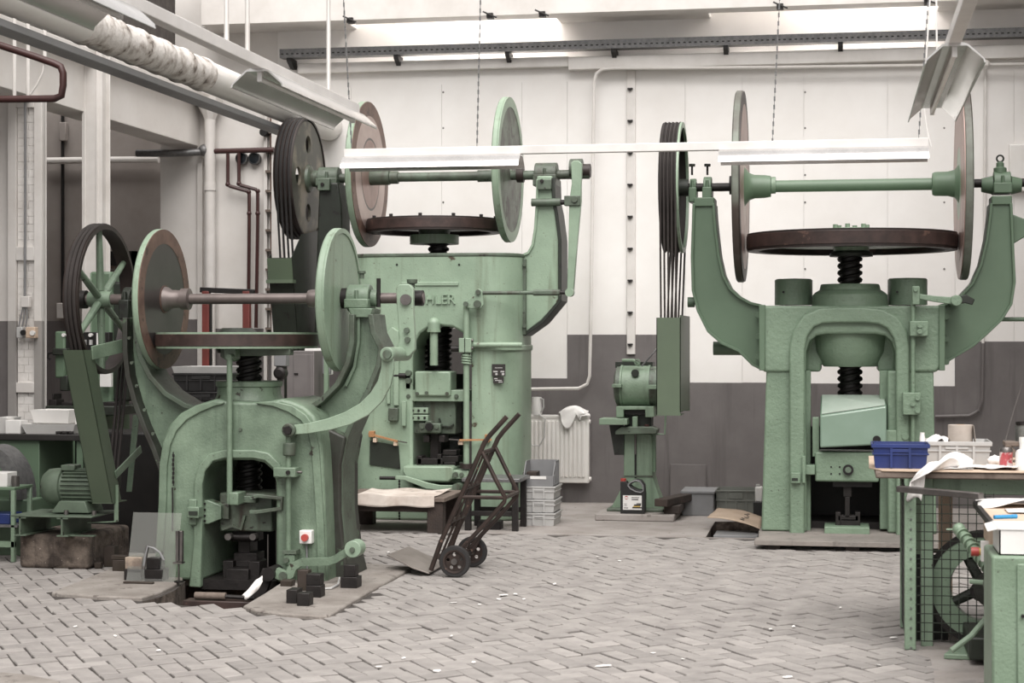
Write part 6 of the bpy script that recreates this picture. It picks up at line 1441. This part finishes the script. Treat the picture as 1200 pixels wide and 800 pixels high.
MB().lathe((xj, Yq + .04, zS + .1105), (0, 0, 1), [(1e-5, 0), (.05, 0), (.05, .075), (.044, .085), (.044, .1), (.041, .1), (.041, .085), (.047, .074), (.047, .006), (1e-5, .006)], 28).build('jar_body', 'jarglass', jr); MB().lathe((xj, Yq + .04, zS + .1105), (0, 0, 1), [(.045, .088), (.049, .088), (.049, .104), (.045, .104)], 28, True).build('jar_ring', 'darksteel', jr)
tag(MB().tube([W(1198, 448, Yq + .1), W(1186, 487, Yq + .08), W(1175.5, 526, Yq + .02)], .0035, 6).build('thin_rod', 'steel'), 'thin pale rod leaning up behind the drink can', 'rod')

# machine in the wire cage under the bench
YM = 9.41
cg = thing('wire_cage', 'green wire mesh machine cage with a riveted corner post under the bench', 'cage', (W(1067, 760, YM).x, YM, 0))
p0 = W(1060, 762, YM); ztop = W(1067, 574, YM).z
MB().box(p0.x, W(1073.5, 762, YM).x, YM, YM + .05, 0.004, ztop).build('corner_post', 'green', cg, bevel=.004)
xpost = W(1067, 700, YM).x
for i in range(16): ycyl(MB(), 1067.5, 585 + i * 11.6, YM - .006, YM + .01, 1.3, 8).build('rivet', 'galv', cg)
xe_ = W(1162, 700, YM).x; xs_ = W(1073, 700, YM).x
zb0 = W(1100, 753, YM).z
for i in range(17):
    z = W(1100, 752 - i * 10.7, YM).z; MB().tube([(xs_, YM + .02, z), (xe_, YM + .02, z)], .0026, 5).build('mesh_wire', 'greendk', cg)
for i in range(9):
    x = W(1083.5 + i * 10.2, 700, YM).x; MB().tube([(x, YM + .024, zb0), (x, YM + .024, W(1100, 577, YM).z)], .0026, 5).build('mesh_wire', 'greendk', cg)
xleft = p0.x + .01
for i in range(17):
    z = W(1100, 752 - i * 10.7, YM).z; MB().tube([(xleft, YM + .05, z), (xleft, YM + .75, z)], .003, 5).build('mesh_wire', 'greendk', cg)
for i in range(12):
    y = YM + .07 + i * .06; MB().tube([(xleft, y, zb0), (xleft, y, ztop)], .003, 5).build('mesh_wire', 'greendk', cg)
MB().box(xleft - .01, xleft + .012, YM + .74, YM + .78, .004, ztop).build('corner_post', 'green', cg)
MB().bar(W(1053, 572.5, YM - .06), W(1150, 581, YM - .3), .05, .03).build('top_bar', 'steel', cg, bevel=.004)
# black crate seen through the mesh
crate('black_crate', 'black plastic crate on the floor inside the wire cage', W(1056, 700, 9.9).x + .03, W(1112, 700, 9.9).x, 9.75, 10.15, .0, .4, 'blackpl', ribs=4)
tag(MB().box(W(1100, 600, 10.3).x, W(1116, 600, 10.3).x, 10.28, 10.34, 0, .85).build('pale_board', 'palewood', bevel=.004), 'pale wooden board standing upright behind the wire cage', 'board')
mc_ = thing('caged_machine', 'green machine with flywheel and coil shaft inside the wire cage', 'machine', (W(1150, 760, 9.0).x, 9.2, 0))
Yw_ = 9.62; cw = W(1153, 688, Yw_); Rw = 68 * S(1150, Yw_)
Rw = min(Rw, cw.z - .01)
whl = MB().lathe(cw, (-.18, -1, 0), [(Rw*.9, -.05), (Rw, -.05), (Rw, .05), (Rw*.9, .05)], 56, True).build('flywheel_rim', 'darksteel', mc_)
MB().lathe(cw, (-.18, -1, 0), [(Rw*.58, -.03), (Rw*.91, -.035), (Rw*.91, .045), (Rw*.58, .04)], 56, True).build('flywheel_ring', 'green', whl)
for k in range(4):
    t = k * PI / 2 + .5; e = Vector((math.cos(t), -.18 * math.cos(t) * .98, math.sin(t))); MB().cyl(cw, cw + e * Rw * .62, .03, .025, 10).build('spoke', 'greendk', whl)
MB().cyl(cw + Vector((.02, .1, 0)), cw + Vector((-.03, -.16, 0)), .05, n=20).build('hub', 'darksteel', whl)
a = W(1124, 620, 9.1); b = W(1166, 676, 8.75)
MB().cyl(a, b, .021, n=16).build('coil_shaft', 'green', mc_)
d = (b - a)
for i in range(9):
    p = a + d * (.08 + i * .1); MB().cyl(p, p + d.normalized() * .014, .031, n=16).build('coil_ring', 'green', mc_)
MB().sphere(a, .032, 12).build('shaft_end', 'green', mc_); MB().tube([a, a + Vector((-.06, 0, -.002))], .005, 6).build('shaft_pin', 'green', mc_)
kb = W(1138, 646, 8.72); MB().cyl(kb, kb + Vector((.035, 0, 0)), .021, n=16).build('red_knob', 'brightred', mc_); MB().cyl(kb + Vector((.034, 0, 0)), kb + Vector((.05, 0, 0)), .017, n=14).build('knob_ring', 'yellow', mc_)
MB().pb(1149.5, 1159, 634, 658, 8.7, 8.73).build('knob_bracket', 'whitepl', mc_, bevel=.003); MB().tube([W(1155, 648, 8.74), W(1172, 645, 8.74)], .016, 10).build('knob_shaft', 'green', mc_)
MB().tube([W(1137, 681, 8.75), W(1160, 683, 8.7)], .012, 8).build('handle_pin', 'green', mc_); MB().sphere(W(1162, 684, 8.7), .04, 14).build('handle_boss', 'greenold', mc_)
MB().cyl(W(1162, 690, 9.2), W(1180, 690, 9.0), .09, n=20).build('gear_hub', 'darksteel', mc_)
st2 = [W(1166, 700, 8.85), W(1155, 725, 8.85), W(1138, 745, 8.8), W(1115, 762, 8.78)]
MB().tube(st2, .014, 10).build('foot_lever', 'green', mc_)
g0 = G(1106, 773); g1 = G(1175, 766)
MB().prismz([(g0.x, g0.y), (g1.x, g0.y - .02), (g1.x, g1.y + .3), (g0.x + .12, g1.y + .25)], .004, .03).build('machine_foot', 'green', mc_, bevel=.005)
MB().box(W(1128, 700, 9.5).x, W(1200, 700, 9.5).x, 9.0, 9.5, .03, .14).build('machine_base', 'greendk', mc_, bevel=.01)
MB().box(W(1168, 700, 9.3).x, W(1230, 700, 9.3).x, 9.22, 9.6, .1, .56).build('machine_body', 'greendk', mc_, bevel=.01)
# pale table whose left edge runs towards the viewer
zT = .756
ptb = thing('pale_table', 'pale wooden table with dark edging in front of the work bench', 'table', (.95, 8.8, 0))
MB().box(.64, 1.6, 8.2, 9.3, zT - .03, zT).build('table_top', 'palewood', ptb, bevel=.004)
MB().box(.622, .645, 8.19, 9.31, zT - .022, zT + .008).build('edge_strip', 'darksteel', ptb, bevel=.003); MB().box(.622, 1.6, 8.18, 8.2, zT - .022, zT + .004).build('edge_strip', 'darksteel', ptb)
MB().box(.665, .69, 8.25, 9.2, zT - .16, zT - .03).build('side_panel', 'palewood', ptb, bevel=.003)
for y in (8.35, 9.15): MB().box(1.3, 1.36, y, y + .06, 0, zT - .03).build('leg', 'green', ptb)
for y in (8.3,): MB().box(.72, .78, y, y + .06, .0, zT - .03).build('leg', 'green', ptb)
cloth_patch('paper_sheet', 'heap of white papers at the back of the pale table', 'cloth', lambda u, v: Vector((.63 + .5 * u, 9.0 + .28 * v, zT + .016 + .02 * math.sin(u * PI))), 16, 10, 'paper', .003, .012, 61)
cloth_patch('paper_sheet', 'flat white sheet in the middle of the pale table', 'cloth', lambda u, v: Vector((.74 + .4 * u, 8.72 + .22 * v, zT + .006)), 12, 8, 'paper', .002, .004, 62)
pn = thing('blue_pen', 'bright blue marker pen lying on the pale table', 'pen', W(1180, 607, 8.48)); pn.location.z = zT + .009; OFF[pn.name] = pn.location.copy()
MB().tube([(W(1168, 607, 8.32).x, 8.46, zT + .009), (W(1190, 607, 8.32).x, 8.5, zT + .009)], .009, 10).build('barrel', 'blueink', pn); MB().tube([(W(1190, 607, 8.32).x, 8.5, zT + .009), (W(1196, 607, 8.32).x, 8.51, zT + .009)], .010, 10).build('cap', 'blueink', pn)
# green cabinet at the corner with a white box on it
ycb = 7.72; zcb = .676; xc0 = W(1162, 700, ycb).x
cab = thing('green_cabinet', 'green steel cabinet at the lower right corner', 'cabinet', (xc0 + .3, 7.95, 0))
MB().box(xc0, xc0 + .7, ycb, 8.15, .0, zcb).build('cabinet_body', 'green', cab, bevel=.012)
MB().box(xc0 + .1, xc0 + .68, ycb - .012, ycb, .05, zcb - .03).build('door', 'green', cab, bevel=.005); ycyl(MB(), 1199, 722, ycb - .03, ycb, 2).build('lock', 'darksteel', cab)
wbx = thing('white_box', 'white cardboard box with lid standing on the green cabinet', 'box', (xc0 + .25, 7.85, zcb))
bx0 = W(1171, 640, 7.74).x; hb_ = .105
for q in ((bx0, bx0 + .5, 7.74, 7.746), (bx0, bx0 + .5, 8.06, 8.066), (bx0, bx0 + .006, 7.74, 8.066), (bx0 + .494, bx0 + .5, 7.74, 8.066)): MB().box(*q, zcb + .001, zcb + hb_).build('box_wall', 'whitepl', wbx)
MB().box(bx0, bx0 + .5, 7.74, 8.066, zcb + .001, zcb + .006).build('box_floor', 'whitepl', wbx)
MB().box(bx0 - .004, bx0 + .504, 7.735, 8.071, zcb + hb_, zcb + hb_ + .005).build('lid', 'whitepl', wbx)
MB().ext([(bx0 - .004, 7.75, zcb + hb_), (bx0 - .045, 7.77, zcb + hb_ - .012), (bx0 - .04, 8.02, zcb + hb_ - .006), (bx0 - .004, 8.06, zcb + hb_)], (0, 0, .003)).build('flap', 'whitepl', wbx)

# concrete pads at the two lower corners
padR = [G(*q) for q in ((1072, 766), (1090, 772), (1094, 786), (1096, 812), (1320, 812), (1320, 742), (1110, 742))]
struct(MB().prismz([(p.x, p.y) for p in padR], -.03, .0035).build('floor_pad', 'concrete'))
padL = [G(*q) for q in ((-40, 787), (30, 793), (70, 801), (60, 820), (-60, 820))]
struct(MB().prismz([(p.x, p.y) for p in padL], -.03, .012).build('floor_pad', 'slab'))

# ---------------------------------------------------------------- left: bench with trays, cabinet, small table
yL0, yL1 = 12.92, 13.6; zL = W(50, 509, yL0).z
lb_ = thing('left_bench', 'dark topped green bench at the left behind the electric motor', 'bench', (W(30, 600, yL0).x, 13.25, 0))
xl0, xl1 = W(-60, 500, yL0).x, W(96, 500, yL0).x
MB().box(xl0, xl1, yL0, yL1, zL - .045, zL).build('bench_top', 'tanktop', lb_, bevel=.004)
MB().box(xl0, W(46, 560, yL0 + .04).x, yL0 + .04, yL1 - .02, 0.0, zL - .045).build('cabinet', 'greensm', lb_, bevel=.005); MB().box(xl1 - .06, xl1 - .01, yL0 + .04, yL0 + .09, 0, zL - .045).build('leg', 'greensm', lb_); MB().box(xl1 - .06, xl1 - .01, yL1 - .08, yL1 - .03, 0, zL - .045).build('leg', 'greensm', lb_)
MB().box(W(46, 560, yL0).x, xl1, yL1 - .03, yL1 - .01, 0, zL - .045).build('back_panel', 'greendk', lb_)
def tray(label, a0, a1, Yt, dep, h, rot, mat='whitepl', z=zL, flare=.03):
    xa_, xb_ = W(a0, 500, Yt).x, W(a1, 500, Yt).x; w = xb_ - xa_
    m = MB(); e = flare; t = .005
    def ring(k, zz, s=0): return [(-w/2 + k + s, -dep/2 + k + s, zz), (w/2 - k - s, -dep/2 + k + s, zz), (w/2 - k - s, dep/2 - k - s, zz), (-w/2 + k + s, dep/2 - k - s, zz)]
    v = ring(e, 0) + ring(0, h) + ring(0, h, t) + ring(e, t, t); f = [(3, 2, 1, 0), (12, 13, 14, 15)]
    for k in range(3):
        for i in range(4): f.append((4*k+i, 4*k+(i+1) % 4, 4*k+4+(i+1) % 4, 4*k+4+i))
    m.add(v, f); m.xf(Matrix.Translation(((xa_ + xb_) / 2, Yt + dep / 2, z)) @ Matrix.Rotation(rot, 4, 'Z'))
    return tag(m.build('plastic_tray', mat), label, 'tray', 'white trays on the left bench')
tray('shallow white plastic tray at the front of the left bench', 24, 86, yL0 + .06, .3, .075, .05)
m = MB(); 
tray('deeper white tray tipped onto the shallow one on the left bench', 36, 84, yL0 + .2, .26, .1, -.1, z=zL + .076, flare=.02)
tray('small white tray at the far left end of the bench', -8, 10, yL0 + .1, .22, .12, 0, z=zL)
bxw = tag(MB().pb(6, 24, 494, 509.5, yL0 + .07, yL0 + .2).build('white_carton', 'whitepl', bevel=.004), 'small white carton beside the trays on the left bench', 'carton'); bxw.location.z = zL
bxw = tag(MB().pb(88, 94, 487, 509.5, yL0 + .2, yL0 + .3).build('white_carton', 'whitepl', bevel=.004), 'upright white carton at the right end of the left bench', 'carton'); bxw.location.z = zL
for i in range(5):
    p = W(66 + i * 4, 509, yL0 + .03); m = MB().cyl((p.x, yL0 + .02 + .02 * (i % 2), zL + .012), (p.x + .03, yL0 + .03, zL + .016), .012, n=8)
    tag(m.build('metal_part', 'darksteel'), ('first', 'second', 'third', 'fourth', 'fifth')[i] + ' from the left of the small dark parts before the shallow tray', 'part', 'small dark metal parts on the left bench')
# arched guard and little table at the left edge
ag = thing('arched_guard', 'grey arched wheel guard cut by the left edge', 'guard', (W(0, 640, 12.4).x, 12.45, 0))
c = W(-14, 585, 12.4); ra_ = 42 * S(0, 12.4)
m = MB(); pts = [(c.x + ra_ * math.cos(t * PI / 20), 12.4, c.z + ra_ * 1.5 * math.sin(t * PI / 20)) for t in range(0, 21)]
inner = [(c.x + (ra_ - .09) * math.cos(t * PI / 20), 12.4, c.z + (ra_ * 1.5 - .11) * math.sin(t * PI / 20)) for t in range(20, -1, -1)]
m.ext(pts + inner, (0, .25, 0)); m.build('arch', 'galv', ag)
MB().box(c.x - ra_ - .02, c.x + ra_ + .05, 12.42, 12.66, 0, c.z).build('guard_pedestal', 'greensm', ag, bevel=.01)
yS = 12.05; sxb = W(17, 600, yS).x
lt = thing('side_table', 'small green angle iron table at the left edge', 'table', (sxb - .3, yS + .2, 0)); zt_s = W(10, 571, yS).z
MB().box(sxb - .6, sxb, yS, yS + .3, zt_s - .02, zt_s).build('table_top', 'greensm', lt, bevel=.003)
for y in (yS, yS + .26): MB().box(sxb - .03, sxb, y, y + .03, 0, zt_s - .02).build('leg', 'green', lt, bevel=.003)
MB().box(sxb - .6, sxb + .02, yS, yS + .3, zt_s - .28, zt_s - .265).build('shelf', 'galv', lt); MB().box(sxb - .6, sxb, yS, yS + .03, zt_s - .42, zt_s - .38).build('stretcher', 'green', lt)
o = tag(MB().box(sxb - .3, sxb - .075, yS + .04, yS + .2, zt_s + .0, zt_s + .1).build('white_carton', 'whitepl', bevel=.004), 'white carton on the small green table at the left edge', 'carton')
o = tag(MB().cyl((sxb - .04, yS + .1, zt_s), (sxb - .04, yS + .1, zt_s + .075), .028, n=16).build('tin_can', 'steel'), 'small bare tin at the corner of the green side table', 'tin')
tag(MB().box(sxb - .35, sxb - .06, yS + .05, yS + .25, zt_s - .264, zt_s - .19).build('blue_case', 'blue', bevel=.006), 'small blue case on the shelf of the green side table', 'case')

tag(MB().box(W(100, 550, 12.75).x, W(196, 550, 12.75).x, 12.75, 13.2, 0, W(150, 506, 12.75).z).build('shade_block', 'black', bevel=.02), 'added dark block standing in for the shade behind the electric motor', 'shade block')  # added dark block, stands in for plain shade behind the motor
# ---------------------------------------------------------------- background machine left, stands and cabinets behind the front press
Yv_ = 13.95
mm_ = thing('milling_machine', 'dark green milling machine behind the spoked pulley', 'machine', (W(105, 560, Yv_).x, Yv_ + .2, 0))
MB().box(W(93, 400, Yv_).x, W(119, 400, Yv_).x, Yv_ + .2, Yv_ + .6, 0, W(105, 317, Yv_).z).build('column', 'greensm', mm_, bevel=.02)
MB().pb(105.5, 107, 320, 470, Yv_ + .19, Yv_ + .21).build('column_seam', 'green2', mm_)
MB().pb(122, 150, 330, 470, Yv_ + .25, Yv_ + .6).build('rear_column', 'greendk', mm_, bevel=.02)
MB().pb(64, 76, 388, 443, Yv_, Yv_ + .25).build('spindle_head', 'greensm', mm_, bevel=.015); MB().pb(61, 78, 408, 416, Yv_ - .05, Yv_ + .2).build('head_clamp', 'greendk', mm_, bevel=.008)
MB().pb(70, 79, 440, 458, Yv_, Yv_ + .2).build('quill', 'greendk', mm_, bevel=.008); MB().pb(72, 128, 389, 411, Yv_ + .02, Yv_ + .1).build('control_panel', 'black', mm_, bevel=.006)
for a in (74, 105.5): ycyl(MB(), a, 392.5, Yv_ - .01, Yv_ + .03, 2.2, 14).build('panel_dial', 'whitepl', mm_)
for a in (99, 106): MB().pb(a - 1.5, a + 1.5, 398, 404, Yv_ + .0, Yv_ + .03).build('panel_switch', 'ltgrey', mm_)
MB().pb(113, 121, 390, 405, Yv_ - .0, Yv_ + .03).build('panel_plate', 'whitepl', mm_); MB().pb(115.5, 119.5, 396, 400, Yv_ - .004, Yv_ + .0).build('plate_mark', 'black_ink', mm_)
MB().pb(117, 130, 437, 453, Yv_ + .1, Yv_ + .14).build('instruction_plate', 'whitepl', mm_); MB().pb(53, 140, 476, 486, Yv_ - .2, Yv_ + .4).build('machine_table', 'greendk', mm_, bevel=.006)
MB().box(W(75, 400, Yv_).x, W(125, 400, Yv_).x, Yv_ - .1, Yv_ + .5, 0, W(100, 486, Yv_ - .2).z).build('pedestal', 'greensm', mm_, bevel=.02)
for q in ((57, 66, 468, 476), (61, 63, 461, 468), (72, 84, 471, 476), (120, 136, 471, 476)): MB().pb(*q, Yv_ - .1, Yv_ + .05).build('table_fitting', 'darksteel', mm_, bevel=.004)
MB().tube([W(63, 413, Yv_), W(57, 414, Yv_), W(56, 419, Yv_), W(59, 421, Yv_)], .008, 6).build('head_cable', 'black', mm_)
# red stand
Yr2 = 15.2
rs = thing('red_stand', 'red two-legged stand with black top bar behind the front press', 'stand', (W(265, 600, Yr2).x, Yr2, 0))
for a in (236.5, 284): MB().box(W(a, 400, Yr2).x, W(a + 8, 400, Yr2).x, Yr2, Yr2 + .06, 0, W(a, 341, Yr2).z).build('leg', 'red', rs, bevel=.004)
MB().pb(245, 247, 345, 480, Yr2 + .02, Yr2 + .06).build('leg_lining', 'black', rs); MB().bar(W(235, 339.5, Yr2 + .03), W(298, 342, Yr2 + .03), .05, .045).build('top_bar', 'black', rs, bevel=.005); MB().box(W(236, 400, Yr2).x, W(292, 400, Yr2).x, Yr2 + .01, Yr2 + .05, .2, .26).build('cross_rail', 'red', rs)
# table with black crates
Yt2 = 13.3; xt0, xt1 = W(190, 480, Yt2).x, W(362, 480, Yt2).x; ztt = W(270, 480, Yt2).z
bt2 = thing('rear_table', 'grey steel table behind the front press carrying black crates', 'table', ((xt0+xt1)/2, Yt2 + .3, 0))
MB().box(xt0, xt1, Yt2, Yt2 + .6, ztt - .03, ztt).build('table_top', 'galv', bt2)
for x in (xt0 + .05, xt1 - .1):
    for y in (Yt2 + .03, Yt2 + .5): MB().box(x, x + .05, y, y + .05, 0, ztt - .03).build('leg', 'grey', bt2)
xk0, xk1 = W(203, 450, Yt2 + .05).x, W(268, 450, Yt2 + .05).x; hk = (479 - 436) * S(230, Yt2 + .05) / 2
for i, l in enumerate(('lower black stacking crate on the table behind the front press', 'upper black stacking crate with grey rim behind the front press')):
    crate('black_crate', l, xk0, xk1, Yt2 + .05, Yt2 + .5, ztt + i * hk, ztt + (i + 1) * hk - .006, 'blackpl', group='black crates behind the front press', ribs=3)
tray('pale grey tray lying in the top black crate behind the front press', 201, 268, Yt2 + .06, .42, .05, 0, 'ltgrey', ztt + 2 * hk - .004, .015)['group'] = 'trays behind the press'
p = W(206, 451, Yt2 - .0); tag(MB().sphere((p.x, Yt2 + .04, ztt + .2), .03, 12, (1, 1, .8)).build('yellow_cap', 'yellow'), 'small yellow cap beside the black crates', 'cap'); bpy.data.objects['yellow_cap'].location.z = ztt
tray('flat white tray on the right end of the rear table', 330, 360, Yt2 + .1, .3, .03, .1, 'whitepl', ztt, .01)['group'] = 'trays behind the press'
# grey cabinets by the middle press
Yc2 = 15.0
cg2 = thing('grey_cabinet', 'tall narrow grey cabinet between the front and middle presses', 'cabinet', (W(350, 600, Yc2).x, Yc2 + .2, 0))
MB().box(W(336, 450, Yc2).x, W(368, 450, Yc2).x, Yc2, Yc2 + .4, 0, W(350, 411, Yc2).z).build('cabinet_body', 'dado', cg2, bevel=.006); MB().pb(344, 366, 415, 560, Yc2 - .008, Yc2 + .002).build('door', 'dado', cg2, bevel=.003); MB().pb(344.5, 349, 437, 438.5, Yc2 - .02, Yc2).build('latch', 'black', cg2)
sb2 = thing('switch_cabinet', 'small white switch cabinet with grey cover beside the grey cabinet', 'cabinet', (W(371, 440, 15.3).x, 15.35, W(371, 438, 15.3).z))
MB().pb(357, 386, 408, 439, 15.3, 15.42).build('cabinet_body', 'whitepl', sb2, bevel=.005); MB().pb(365, 387, 414, 438, 15.26, 15.3).build('cover', 'grey', sb2, bevel=.004); MB().pb(366.5, 369.5, 420.5, 424.5, 15.256, 15.262).build('switch', 'whitepl', sb2)
MB().box(W(362, 440, 15.36).x, W(366, 440, 15.36).x, 15.42, 15.46, 0, W(371, 410, 15.3).z).build('mounting_post', 'darksteel', sb2)
mp = thing('meter_box', 'grey meter box on a pipe stand behind the neck of the front press', 'meter', (W(327, 600, 14.4).x, 14.42, 0))
MB().pb(321, 335, 409, 429, 14.35, 14.45).build('box', 'grey', mp, bevel=.006); pcyl(MB(), 330, 429, 560, 14.42, 3.2, 12).build('stand_pipe', 'dado', mp); MB().lathe(W(329, 437, 14.36), (0, -1, 0), [(.05, -.04), (.05, .04), (.03, .06), (1e-5, .06)], 18).build('valve', 'darksteel', mp); MB().box(W(322, 560, 14.4).x, W(336, 560, 14.4).x, 14.3, 14.5, 0, .02).build('foot', 'darksteel', mp)
pz = W(330, 560, 14.42).z; c = W(330, 560, 14.42).x; MB().cyl((c, 14.42, 0), (c, 14.42, pz + .01), .02, n=10).build('stand_pipe', 'dado', mp)
gpost = tag(MB().pb(379.5, 384, 419, 480, 15.1, 15.14).build('green_post', 'green'), 'slim green post beside the switch cabinet', 'post'); gpost.scale.z = 1
gpost.location.z = 0; gpost.data.transform(Matrix.Scale((W(380, 419, 15.1).z) / (W(380, 419, 15.1).z - W(380, 480, 15.1).z), 4, (0, 0, 1)))

# ---------------------------------------------------------------- scraps of paper on the paving
scr = [(590, 697, 11, .3), (585, 702, 5, .9), (531, 706, 10, -.1), (562, 708, 4, .5), (444, 781, 8, -.5), (512, 786, 9, -.5), (473, 771, 5, .1), (707, 780, 20, .15), (765, 765, 5, -.5), (800, 772, 4, .3), (529, 745, 3, 0), (555, 776, 5, .2), (614, 702, 4, .1), (604, 696, 5, .2),
       (726, 657, 4, .2), (923, 793, 12, 0), (1047, 747, 9, .4), (930, 734, 4, 0), (903, 737, 4, 0), (186, 762, 6, .2), (135, 745, 4, .6), (88, 734, 4, 0), (50, 660, 4, .4), (650, 684, 4, 0), (1030, 779, 4, .5), (985, 712, 3, 0), (700, 652, 3, .4), (455, 647, 3, 0)]
for i, (a, b, w, rot) in enumerate(scr):
    g = G(a, b, .006); s = T(a, g.y) / F * w / 2; rr = random.Random(i)
    pts = [(-s, -.008), (-s*.3, -.012 - rr.random() * .01), (s, -.006), (s*.8, .012), (0, .016 + rr.random() * .012), (-s*.8, .01)]
    m = MB().prismz(pts, 0, .003).xf(Matrix.Translation((g.x, g.y, .006)) @ Euler((rr.uniform(-.1, .1), rr.uniform(-.1, .1), rot)).to_matrix().to_4x4())
    lab = {(590, 697): 'torn white paper scrap on the paving right of the sack truck wheels', (531, 706): 'flat white paper strip on the paving below the sack truck', (707, 780): 'long thin white paper strip near the bottom centre of the paving',
           (923, 793): 'white paper scrap at the bottom edge right of the centre', (1047, 747): 'white scrap beside the foot of the wire cage', (512, 786): 'slanting white paper sliver near the bottom, left of the long strip', (444, 781): 'slanting white paper sliver at the bottom left of centre',
           (50, 660): 'white speck of paper by the concrete motor block', (186, 762): 'white paper scrap on the paving at the lower left'}.get((a, b), 'tiny white paper speck lying on the brick paving')
    tag(m.build('paper_scrap', 'cloth'), lab, 'scrap', 'paper scraps on the paving')
